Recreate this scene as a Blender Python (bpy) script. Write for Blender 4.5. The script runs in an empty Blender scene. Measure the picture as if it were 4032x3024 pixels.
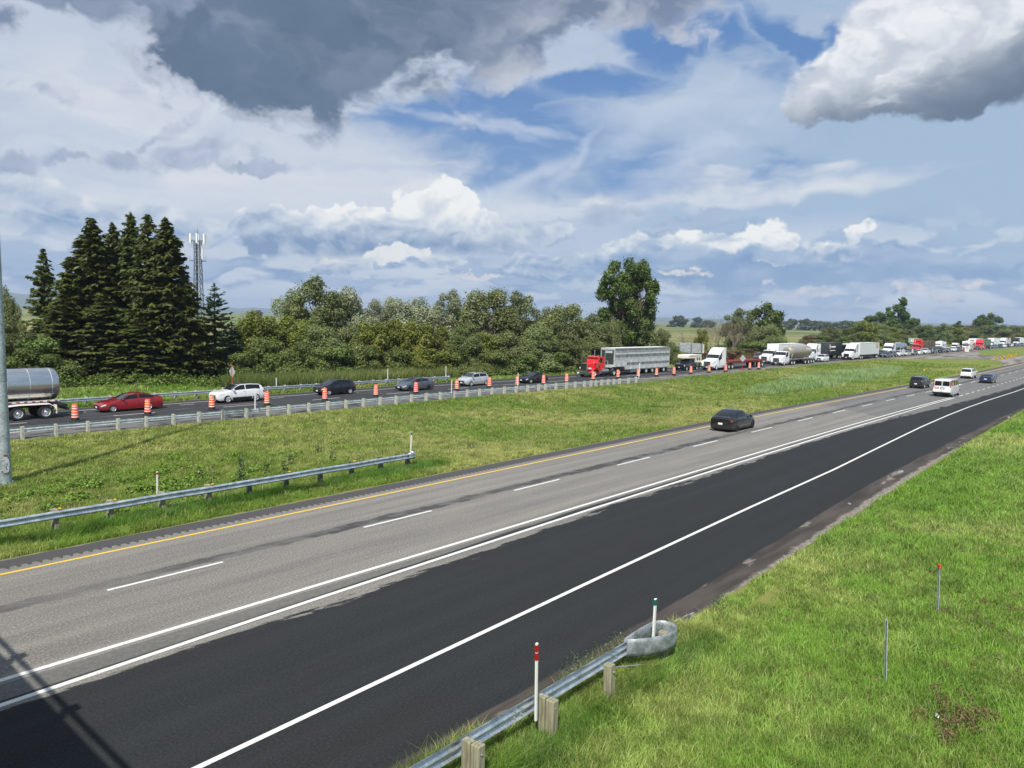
import bpy, bmesh, math, random
import numpy as np
from mathutils import Vector, Matrix
R = math.radians
rng = np.random.default_rng(7)
random.seed(7)
scene = bpy.context.scene
COL = scene.collection

# ------------------------------------------------------------------ camera
# World X runs along the motorway, Y to its left, origin under the photographer
HEAD, PITCH, ROLL, HCAM = 41.0, 5.1, 1.3, 8.3
cd = bpy.data.cameras.new('camera'); cam = bpy.data.objects.new('camera', cd); COL.objects.link(cam)
cd.sensor_width = 36.0; cd.lens = 36.0*2900/4032; cd.clip_start = 0.05; cd.clip_end = 30000
fw = Vector((math.cos(R(HEAD))*math.cos(R(PITCH)), math.sin(R(HEAD))*math.cos(R(PITCH)), -math.sin(R(PITCH))))
rt = Vector((math.sin(R(HEAD)), -math.cos(R(HEAD)), 0)); up = rt.cross(fw)
# the picture is turned so that the horizon falls to the right
rt2 = rt*math.cos(R(ROLL)) + up*math.sin(R(ROLL)); up2 = up*math.cos(R(ROLL)) - rt*math.sin(R(ROLL))
M = Matrix((rt2, up2, -fw)).transposed().to_4x4(); M.translation = Vector((0, 0, HCAM))
cam.matrix_world = M
scene.camera = cam

# ------------------------------------------------------------------ sun
SUN_DIR = Vector((-0.848, -0.530, 0)).normalized()          # towards the sun, on the ground plan
SUN_EL = 52.0
sl = bpy.data.lights.new('sun', 'SUN'); sl.energy = 5.0; sl.angle = R(0.5); sl.color = (1.0, 0.94, 0.85)
so = bpy.data.objects.new('sun', sl); COL.objects.link(so)
sd = Vector((SUN_DIR.x*math.cos(R(SUN_EL)), SUN_DIR.y*math.cos(R(SUN_EL)), math.sin(R(SUN_EL))))
so.rotation_euler = sd.to_track_quat('Z', 'Y').to_euler(); so.location = (0, 0, 200)

vs = scene.view_settings
vs.view_transform = 'Standard'; vs.look = 'None'; vs.exposure = 0.2; vs.gamma = 1.0; vs.use_curve_mapping = False

def lin(c):
    return tuple((x/12.92 if x <= 0.04045 else ((x+0.055)/1.055)**2.4) for x in (v/255 for v in c))

# ------------------------------------------------------------------ tiny node language
class NT:
    def __init__(s, tree): s.t = tree; s.k = 0
    def node(s, typ, **kw):
        n = s.t.nodes.new(typ); s.k += 1; n.location = (s.k*40, -(s.k % 17)*60)
        for k, v in kw.items(): setattr(n, k, v)
        return n
    def put(s, n, i, v):
        if isinstance(v, X): v = v.o
        if hasattr(v, 'links'): s.t.links.new(v, n.inputs[i])
        elif v is not None:
            if isinstance(v, (tuple, list)) and len(v) == 3 and len(getattr(n.inputs[i], 'default_value', [0]*3)) == 4: v = tuple(v)+(1,)
            n.inputs[i].default_value = v
    def math(s, op, *a, clamp=False):
        n = s.node('ShaderNodeMath', operation=op, use_clamp=clamp)
        for i, v in enumerate(a): s.put(n, i, v)
        return X(s, n.outputs[0])
    def vec(s, x, y, z=0.0):
        n = s.node('ShaderNodeCombineXYZ'); s.put(n, 0, x); s.put(n, 1, y); s.put(n, 2, z); return X(s, n.outputs[0])
    def sep(s, v):
        n = s.node('ShaderNodeSeparateXYZ'); s.put(n, 0, v); return [X(s, o) for o in n.outputs]
    def noise(s, v, scale=1.0, detail=4.0, rough=0.55, dist=0.0, lac=2.0, color=False, dim='3D'):
        n = s.node('ShaderNodeTexNoise'); n.noise_dimensions = dim
        s.put(n, 'Vector', v); s.put(n, 'Scale', scale); s.put(n, 'Detail', detail); s.put(n, 'Roughness', rough)
        s.put(n, 'Distortion', dist); s.put(n, 'Lacunarity', lac)
        return X(s, n.outputs[1 if color else 0])
    def voro(s, v, scale=1.0, out=0, feature='F1', rand=1.0):
        n = s.node('ShaderNodeTexVoronoi', feature=feature); s.put(n, 'Vector', v); s.put(n, 'Scale', scale); s.put(n, 'Randomness', rand)
        return X(s, n.outputs[out])
    def ss(s, v, a, b, c=0.0, d=1.0, kind='SMOOTHSTEP'):
        n = s.node('ShaderNodeMapRange', interpolation_type=kind)
        for i, q in enumerate((v, a, b, c, d)): s.put(n, i, q)
        return X(s, n.outputs[0])
    def mix(s, f, a, b, mode='MIX'):
        n = s.node('ShaderNodeMix', data_type='RGBA', blend_type=mode)
        s.put(n, 0, f); s.put(n, 6, a); s.put(n, 7, b); return X(s, n.outputs[2])
    def attr(s, name, out=0):
        n = s.node('ShaderNodeAttribute', attribute_name=name); return X(s, n.outputs[out])
    def obj(s):
        n = s.node('ShaderNodeTexCoord'); return X(s, n.outputs['Object'])
class X:
    def __init__(s, b, o): s.b = b; s.o = o
    def __add__(s, v): return s.b.math('ADD', s, v)
    __radd__ = __add__
    def __sub__(s, v): return s.b.math('SUBTRACT', s, v)
    def __rsub__(s, v): return s.b.math('SUBTRACT', v, s)
    def __mul__(s, v): return s.b.math('MULTIPLY', s, v)
    __rmul__ = __mul__
    def __truediv__(s, v): return s.b.math('DIVIDE', s, v)
    def mx(s, v): return s.b.math('MAXIMUM', s, v)
    def mn(s, v): return s.b.math('MINIMUM', s, v)
    def abs(s): return s.b.math('ABSOLUTE', s)

# ------------------------------------------------------------------ procedural cloud field (computed here, by bearing and height above the horizon)
def lin(c):
    return tuple((x/12.92 if x <= 0.04045 else ((x+0.055)/1.055)**2.4) for x in (v/255 for v in c))
def sstep(x, a, b):
    t = np.clip((x-a)/(b-a), 0, 1); return t*t*(3-2*t)
def lstep(x, a, b): return np.clip((x-a)/(b-a), 0, 1)
class Sky:
    def __init__(s, Av, Ev):
        s.a = Av.astype(np.float64); s.e = Ev.astype(np.float64)
        s.A = np.broadcast_to(s.a[None, :], (len(Ev), len(Av))); s.E = np.broadcast_to(s.e[:, None], (len(Ev), len(Av)))
        wx = s.fbm(3, .22, .22, 6, .6); wy = s.fbm(4, .22, .22, 6, .6)
        s.wy = wy
        u1 = s.fbm(13, .16, .3, 5, .6); u2 = s.fbm(14, .16, .3, 5, .6)
        s.da = abs(Av[1]-Av[0]); s.de = abs(Ev[1]-Ev[0]); kk = .25+.75*np.clip(s.E/15, 0, 1); s.wi = (u1-.5)*4.5*kk; s.wj = (u2-.5)*2.6*kk
        s.Aw = s.A + (wx-.5)*5.5; s.Ew = s.E + (wy-.5)*3.6
        vx = s.fbm(9, .09, .135, 5, .55); vy = s.fbm(10, .09, .135, 5, .55)
        s.Av = s.A + (vx-.5)*14; s.Ev = s.E + (vy-.5)*5
    def grid(s, seed, x, y):
        # smooth value noise on the separable lattice x (columns) by y (rows)
        def W(v):
            v = v + 1000.0
            i = np.floor(v).astype(int); f = v-i; f = f*f*f*(f*(f*6-15)+10)
            return i, f
        ix, fx = W(x); iy, fy = W(y)
        x0, y0 = ix.min(), iy.min()
        g = np.random.default_rng(seed).random((iy.max()-y0+2, ix.max()-x0+2), dtype=np.float32) if False else s.hashgrid(seed, x0, ix.max()+1, y0, iy.max()+1)
        ix = ix-x0; iy = iy-y0
        r = g[:, ix]*(1-fx)+g[:, ix+1]*fx
        return r[iy, :]*(1-fy)[:, None]+r[iy+1, :]*fy[:, None]
    def hashgrid(s, seed, x0, x1, y0, y1):
        X_, Y_ = np.meshgrid(np.arange(x0, x1+1, dtype=np.uint64), np.arange(y0, y1+1, dtype=np.uint64))
        h = (X_*np.uint64(374761393) + Y_*np.uint64(668265263) + np.uint64(seed*1442695041 % (1 << 31))) & np.uint64(0xffffffff)
        h = ((h ^ (h >> np.uint64(13)))*np.uint64(1274126177)) & np.uint64(0xffffffff)
        h = h ^ (h >> np.uint64(16)); h = (h*np.uint64(2246822519)) & np.uint64(0xffffffff); h = h ^ (h >> np.uint64(15))
        return h.astype(np.float64)/4294967295.0
    def fbm(s, seed, sx, sy, octv=6, rough=.55, ox=0.0, oy=0.0, ridge=False, warp=1.0):
        t = np.zeros(s.A.shape); amp = 1.0; tot = 0
        for o in range(octv):
            if max(sx*2**o*abs(s.a[1]-s.a[0]), sy*2**o*abs(s.e[1]-s.e[0])) > .55:      # finer than one sample
                t = t+.5*amp; tot += amp; amp *= rough; continue
            g = s.grid(seed*31+o, (s.a+ox)*sx*2**o + 17.3*o, (s.e+oy)*sy*2**o + 5.7*o)
            if ridge: g = 1-np.abs(2*g-1)
            t = t+g*amp; tot += amp; amp *= rough
        t = (t/tot-.5)*1.35+.5
        if warp and hasattr(s, 'wi'):
            H, W = t.shape
            i = np.clip(s.wi*warp/s.da+np.arange(W)[None, :], 0, W-1.001); j = np.clip(s.wj*warp/s.de+np.arange(H)[:, None], 0, H-1.001)
            i0 = i.astype(int); j0 = j.astype(int); fi = i-i0; fj = j-j0
            t = (t[j0, i0]*(1-fi)+t[j0, i0+1]*fi)*(1-fj)+(t[j0+1, i0]*(1-fi)+t[j0+1, i0+1]*fi)*fj
        return t
    def blob(s, A_, E_, a, e, ra, re, tilt=0.0):
        ct, st = math.cos(math.radians(tilt)), math.sin(math.radians(tilt))
        x = A_-a; y = E_-e
        return 1-np.sqrt(((x*ct+y*st)/ra)**2+((y*ct-x*st)/re)**2)
    def union(s, bl, A_=None, E_=None, k=.12):
        A_ = s.Aw if A_ is None else A_; E_ = s.Ew if E_ is None else E_
        f = None
        for b in bl:
            q = np.maximum(s.blob(A_, E_, *b), -4)
            if f is None: f = q
            else:
                h = np.maximum(k-np.abs(f-q), 0)/k; f = np.maximum(f, q)+h*h*h*k/6
        return f
def over(c, m, top):
    m = np.clip(m, 0, 1)[..., None]
    top = np.asarray(top, dtype=np.float64)
    return c*(1-m)+top*m
def cmix(t, a, b):
    t = np.clip(t, 0, 1)[..., None]; return np.asarray(a)*(1-t)+np.asarray(b)*t
def paint_sky(Av, Ev):
    s = Sky(Av, Ev); A, E = s.A, s.E
    L = lin
    col = cmix(sstep(E, 0, 20), L((138, 172, 212)), L((88, 134, 193)))
    n_hi = s.fbm(1, .06, .24, 8, .58); n_st = s.fbm(5, .045, .40, 7, .58); n_pt = s.fbm(7, .2, .5, 7, .6); n_f = s.fbm(6, .3, 1.2, 6, .58)
    opening = s.union([(2, 12.4, 12, 2.9, -3), (10.5, 10.8, 7.5, 2.2, 0), (-3, 14.8, 8, 1.8, 8), (15, 19.8, 6.5, 3.0, -8), (7, 16.8, 7, 1.6, 5), (22.0, 20.0, 2.8, 3.6, 40)], s.Av, s.Ev)
    op = sstep(opening+(n_hi-.5)*.7+(n_f-.5)*.35, -.30, .55)
    veil = 1-op*.93
    lift = s.union([(-8, 10.6, 15, 2.8, -3), (-22, 12.0, 14, 4.6, 0), (13, 8.9, 14, 1.0, 4), (17, 10.6, 5, .7, 6), (-20, 8.0, 16, 1.5, 0)], s.Av, s.Ev)
    lf = sstep(lift+(n_st-.5)*.8+(n_f-.5)*.3, -.25, .6)
    base = cmix(sstep(A+(n_hi-.5)*24, -6, 20), L((200, 210, 226)), L((168, 191, 217)))
    vc = cmix(lf, base, L((226, 230, 236)))
    vc = over(vc, sstep(n_st, .48, .78)*.4*sstep(E, 3, 7), L((196, 206, 226)))
    vc = over(vc, sstep(n_hi, .50, .28)*.25, L((156, 178, 210)))
    col = over(col, veil, vc)
    curl = s.union([(5.4, 12.0, 3.2, .55, 62), (1.8, 10.3, 5.0, .5, 22), (0.5, 13.5, 5, .35, -8), (9.5, 13.8, 5, 1.5, 35), (14, 12.2, 4.5, 1.2, 30), (-3, 13.9, 5, .3, -14), (12, 15.2, 7, 1.5, 10)], A+(s.Av-A)*.35, E+(s.Ev-E)*.35)
    col = over(col, sstep(curl+(n_hi-.5)*1.0+(n_f-.5)*1.2, -.75, 1.1)*.62, L((208, 219, 235)))
    def relief(seed, sx, sy, k, octv=8, rough=.58):
        a = s.fbm(seed, sx, sy, octv, rough)
        p = s.fbm(seed, sx, sy, 5, .5); b = s.fbm(seed, sx, sy, 5, .5, ox=.45*k, oy=-k)
        return a, b-p
    def layer(col, bl, seed, sc, amp, edge, top, mid, low, er, sy=1.4, bump=2.0, op=1.0, rough=.62, base=None, k=.5, octv=8, warp=.7):
        f = s.union(bl, A+(s.Aw-A)*warp, E+(s.Ew-E)*warp)
        n, d = relief(seed, sc, sc*sy, k/sc*.35, octv, rough)
        nb = s.fbm(seed+1, sc*.45, sc*.7, 4, .5)
        g = f+(n-.5)*amp
        m = sstep(g, 0, edge)
        if base is not None:
            yb = E+(n-.5)*base[2]+(A-base[3])*base[4]; m = m*sstep(yb, base[0], base[1])
        h = lstep(E+(nb-.5)*2.4, er[0], er[1])*.85+.08-d*bump+(n-.5)*.35
        h = h+(1-sstep(g, 0, .35))*.12
        c = cmix(h*2, low, mid); c = over(c, (h-.5)*2, top)
        return over(col, m*op, c)
    WH, PALE = L((252, 252, 249)), L((205, 215, 227))
    # low broken bank along the horizon
    col = over(col, sstep(E+(s.wy-.5)*3.0+(n_st-.5)*4, 7.0, 3.2)*.72, L((146, 174, 210)))
    for sd, sx, sy, lo, hi, e1, e2, c0, c1, op_ in ((21, .16, .42, .44, .62, 8.6, 4.8, (128, 160, 202), (218, 225, 234), .85), (33, .16, .7, .45, .62, 6.4, 3.0, (112, 148, 195), (210, 219, 230), .85), (37, .3, 1.3, .48, .64, 4.4, 1.4, (118, 152, 198), (206, 216, 229), .75)):
        n, d = relief(sd, sx, sy, .7, 8, .6)
        col = over(col, sstep(n, lo, hi)*sstep(E, e1, e2)*op_, cmix(sstep(-d+(n-.5)*.35, -.12, .15), L(c0), L(c1)))
    col = layer(col, [(20, 4.2, 17, 1.4, -3), (10, 3.3, 12, 1.4, 0), (2, 3.7, 8, 1.0, 0), (30, 4.4, 9, .8, 0)], 41, .16, 1.1, .6, L((170, 190, 217)), L((134, 165, 204)), L((114, 149, 194)), (1.8, 6.8), sy=2.2, bump=1.0)
    col = layer(col, [(7.5, 5.4, 3.2, .9, 0), (11.5, 6.0, 3.6, 1.1, 0), (15.5, 6.1, 3.2, .9, 0), (18.6, 6.3, 1.8, 1.1, 0), (22.6, 5.7, 3.0, 1.1, -10), (4.9, 5.0, 2.0, .6, 0), (1.6, 4.3, 2.4, .85, 0), (19, 4.9, 3.2, .5, 15), (24.2, 6.5, 1.8, .6, 0)], 11, .45, .8, .3, WH, PALE, L((136, 165, 203)), (3.9, 6.9), sy=1.2, bump=1.3)
    col = layer(col, [(9, 4.5, 5, .8, 0), (15, 4.9, 6, .8, 0), (23, 4.6, 6, .7, -4)], 111, .3, 1.0, .6, L((176, 195, 220)), L((140, 169, 206)), L((118, 152, 196)), (3.0, 6.0), sy=1.8, bump=1.2, op=.8)
    col = layer(col, [(18.3, 2.9, 1.0, .4, 20), (20.8, 2.75, 1.8, .32, 0), (23.4, 1.8, 1.8, .28, 0), (31.5, 3.3, .7, .4, 0), (-12, 4.1, 3, .5, 0), (-3, 3.2, 3, .3, 0), (13.0, 3.6, 1.8, .4, 0), (30, 2.1, 2, .3, 0)], 17, .7, 1.0, .4, L((238, 230, 228)), L((212, 213, 222)), L((160, 183, 212)), (.5, 4.0), sy=1.6, bump=1.0, op=.9)
    col = layer(col, [(.5, 6.6, 2.6, .35, 5), (1.6, 6.1, 2.4, .2, 0), (11.5, 7.0, 5, .3, 4), (15, 7.5, 3, .25, 8), (0, 5.3, 1.6, .25, 0), (7, 8.3, 4.4, .8, 0), (13, 7.9, 4, .3, 4)], 71, .3, .9, .7, L((186, 198, 220)), L((160, 176, 204)), L((140, 160, 191)), (5, 9.5), sy=2.2, bump=1.0, op=.65)
    col = layer(col, [(-33.5, 7.8, 3.4, 1.5, 0), (-30.5, 7.0, 4.5, 1.5, -10), (-26.5, 6.2, 5.0, 1.3, -8), (-35, 5.4, 7, 1.3, 0), (-23.5, 6.0, 3.5, .9, 0)], 23, .26, .9, .4, L((232, 235, 239)), L((190, 203, 221)), L((118, 151, 193)), (3.6, 8.6), bump=1.2, base=(4.0, 5.4, 1.4, -30, .05))
    col = layer(col, [(-33, 3.0, 5, .45, 0), (-24, 3.2, 6, .4, 0), (-29, 2.0, 8, .4, 0)], 29, .3, .9, .5, L((188, 201, 220)), L((154, 180, 211)), L((120, 154, 197)), (2, 4.5), sy=2, bump=1.0, op=.7)
    # flat-based heap
    hb = [(-6.0, 7.9, 3.4, 2.1, 0), (-9.6, 7.0, 4.2, 1.8, 10), (-2.2, 6.9, 4.0, 1.4, -12), (1.2, 6.9, 2.4, 1.0, 0), (-13.4, 6.3, 4.2, 1.7, 8), (-17.6, 6.0, 4.2, 1.5, 0), (-12.0, 5.1, 10.0, 1.0, 0), (-5, 5.5, 6, 1.0, 0)]
    col = layer(col, hb, 5, .33, .62, .12, WH, L((200, 211, 225)), L((122, 150, 188)), (4.7, 8.3), sy=1.15, bump=1.0, base=(4.3, 5.0, .5, -8, -.06), rough=.6, k=.5, warp=.6)
    col = layer(col, [(-11.5, 3.9, 4.4, .55, 3), (-6.5, 3.9, 3.4, .4, 0)], 57, .45, .9, .35, L((240, 241, 239)), L((206, 215, 226)), L((140, 167, 202)), (2.9, 4.6), bump=1.2)
    col = layer(col, [(-33.8, 9.4, 1.8, .8, 0), (-30.8, 9.8, 2.0, .45, 0), (-28, 14.2, 1.8, .8, 0), (-31.8, 12.6, 1.1, .4, 0), (-34, 13.4, 1.6, .35, 0), (-26.8, 10.2, 2.0, .9, 0), (-22.8, 10.6, 3.6, 1.2, 8), (-19.5, 10.2, 3, .5, 0), (-25, 12, 3, .8, 40)], 61, .4, .95, .6, L((208, 214, 228)), L((170, 182, 205)), L((146, 161, 188)), (8, 14), bump=1.0, op=.8)
    # great dark cloud
    f1 = s.union([(-12, 17.3, 10.5, 5.6, 4), (-16.0, 13.9, 8.0, 3.3, 3), (-3, 18.7, 12, 3.9, 6), (6, 20.6, 13, 3.5, 9), (-21, 17.5, 4.6, 5.2, 0), (-19.5, 12.8, 4.5, 1.6, -6), (-21.0, 13.8, 4.6, 2.6, 0), (-9, 24, 18, 5, 0), (14, 22.6, 10, 2.8, 4)], A+1.8*sstep(A, 0, -10)+(s.Aw-A)*.8, E-2.6+(s.Ew-E)*.55)
    n1, d1 = relief(81, .2, .26, 1.0, 9, .62); n2 = s.fbm(85, .07, .1, 4, .5); n3 = s.fbm(86, .26, .3, 7, .5)
    ff = f1+(n1-.5)*.85+(n3-.5)*.3
    m1 = sstep(ff+(n3-.5)*.35, -.10, .30)
    core = sstep(ff+(n2-.5)*.3, .0, .42)
    dk = cmix(lstep(n2+(n3-.5)*.5+(E-17)*.04-(A+12)*.004, .1, 1.0), L((66, 92, 116)), L((106, 124, 148)))
    cdk = cmix(core, L((158, 171, 194)), dk)
    edge = sstep(A+(n2-.5)*14-(E-18)*1.2, -5, 7)
    cdk = over(cdk, edge*.92, cmix(lstep((n3-.5)*1.1-d1*1.5+(1-core)*.30+.33-(E-19)*.05, 0, 1), L((126, 141, 168)), L((218, 222, 231))))
    cdk = over(cdk, lstep(-d1+(n3-.5)*.4, .0, .45)*.34*sstep(E-(A+12)*.1, 14, 21), L((176, 186, 205)))
    col = over(col, m1, cdk)
    col = over(col, sstep(ff, -.02, .12)*(1-sstep(ff, .10, .32))*sstep(A, -12, -17)*.5, L((200, 205, 218)))
    col = layer(col, [(-32.5, 19.2, 6.0, 2.2, 0), (-36, 16.6, 3, 1.2, 0), (-27, 21.0, 4.5, 1.8, 0)], 91, .25, .9, .5, L((146, 158, 183)), L((122, 137, 164)), L((100, 118, 147)), (15, 22), bump=.8, op=.93)
    # white cloud with a grey underside
    f2 = s.union([(29, 17.2, 7.6, 3.9, 6), (25.2, 13.9, 5.4, 2.4, -14), (34, 15.2, 8, 2.9, 6), (34, 21.5, 8.0, 5.0, 0), (28, 12.9, 7.5, 1.6, 8), (22.6, 12.5, 2.6, 1.5, 0)], A+.4+(s.Aw-A)*.6, E-2.3+(s.Ew-E)*.6)
    n4, d4 = relief(97, .2, .28, 1.0, 9, .6); n5 = s.fbm(98, .4, .5, 6, .5)
    g2 = f2+(n4-.5)*.5
    m2 = sstep(g2+(n5-.5)*.16, -.02, .20)
    hh = E-2.7-(A-28)*.20+(n4-.5)*2.2+(n5-.5)*.8
    c2 = cmix(sstep(hh, 11.0, 14.0), L((102, 118, 138)), L((150, 161, 177)))
    c2 = over(c2, sstep(hh, 12.8, 15.2), L((214, 220, 228)))
    c2 = over(c2, sstep(hh-d4*9, 14.2, 18.0), L((246, 248, 250)))
    c2 = over(c2, lstep(d4, -.05, .35)*.5*sstep(hh, 13.0, 15.5), L((180, 190, 207)))
    col = over(col, m2, c2)
    col = over(col, sstep(E, 2.4, .2)*.5, L((160, 184, 214)))
    return col

world = bpy.data.worlds.new('World'); scene.world = world; world.use_nodes = True
wt = world.node_tree; wt.nodes.clear(); w = NT(wt)
sky = w.node('ShaderNodeTexSky', sky_type='NISHITA'); sky.sun_disc = False
sky.sun_elevation = R(SUN_EL); sky.sun_rotation = math.atan2(SUN_DIR.x, SUN_DIR.y)
sky.air_density = 1.0; sky.dust_density = 0.6; sky.ozone_density = 2.5
tc = w.node('ShaderNodeTexCoord')
dx, dy, dz = w.sep(tc.outputs['Generated'])
A_ = w.math('WRAP', HEAD - w.math('ARCTAN2', dy, dx)*(180/math.pi), 180.0, -180.0)   # degrees right of the motorway bearing
E_ = w.math('ARCSINE', dz)*(180/math.pi)                                             # degrees above the horizon
def cloud_map(name, a0, a1, e0, e1, nx, ny):
    c = paint_sky(np.linspace(a0, a1, nx), np.linspace(e0, e1, ny))
    im = bpy.data.images.new(name, nx, ny, float_buffer=True); im.colorspace_settings.name = 'Linear Rec.709'
    px = np.ones((ny, nx, 4), dtype=np.float32); px[..., :3] = c; im.pixels.foreach_set(px.ravel()); im.update(); im.pack()
    n = w.node('ShaderNodeTexImage'); n.image = im; n.extension = 'EXTEND'; n.interpolation = 'Linear'
    w.put(n, 0, w.vec((A_ - a0)*(1/(a1-a0)), (E_ - e0)*(1/(e1-e0)), 0.0))
    return X(w, n.outputs[0])
near_map = cloud_map('cloud_field_ahead', -46, 46, -1, 27, 1472, 448)
wide_map = cloud_map('cloud_field_round', -180, 180, -1, 80, 720, 162)
sect = w.ss(A_.abs(), 45.0, 42.0)*w.ss(E_, 26.5, 24.0)
col = w.mix(sect, wide_map, near_map)
bg1 = w.node('ShaderNodeBackground'); wt.links.new(sky.outputs[0], bg1.inputs[0]); bg1.inputs[1].default_value = 0.08
bg2 = w.node('ShaderNodeBackground'); w.put(bg2, 0, col); bg2.inputs[1].default_value = 0.87
mxs = w.node('ShaderNodeMixShader'); mxs.inputs[0].default_value = 0.93
wt.links.new(bg1.outputs[0], mxs.inputs[1]); wt.links.new(bg2.outputs[0], mxs.inputs[2])
wo = w.node('ShaderNodeOutputWorld'); wt.links.new(mxs.outputs[0], wo.inputs[0])
world.cycles.sampling_method = 'MANUAL'; world.cycles.sample_map_resolution = 512
# ------------------------------------------------------------------ naming, parenting, copying
def tag(o, label=None, cat=None, group=None, kind=None):
    if label: o['label'] = label
    if cat: o['category'] = cat
    if group: o['group'] = group
    if kind: o['kind'] = kind
    return o
def empty(name, loc=(0, 0, 0), rz=0.0):
    o = bpy.data.objects.new(name, None); COL.objects.link(o); o.location = loc; o.rotation_euler = (0, 0, rz); o.empty_display_size = .3
    return o
def link(name, me, mats, parent=None, loc=None):
    o = bpy.data.objects.new(name, me); COL.objects.link(o)
    for m in (mats if isinstance(mats, (list, tuple)) else [mats]): me.materials.append(m)
    if parent: o.parent = parent
    if loc: o.location = loc
    return o
def copy_tree(o, parent=None):
    c = o.copy(); COL.objects.link(c); c.parent = parent
    if parent is not None: c.matrix_parent_inverse = o.matrix_parent_inverse.copy()
    for ch in list(o.children): copy_tree(ch, c)
    return c
def place(o, x, y, z=0.0, rz=0.0, sc=None):
    o.location = (x, y, z); o.rotation_euler = (0, 0, rz)
    if sc: o.scale = (sc, sc, sc) if not isinstance(sc, tuple) else sc
    return o

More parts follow.
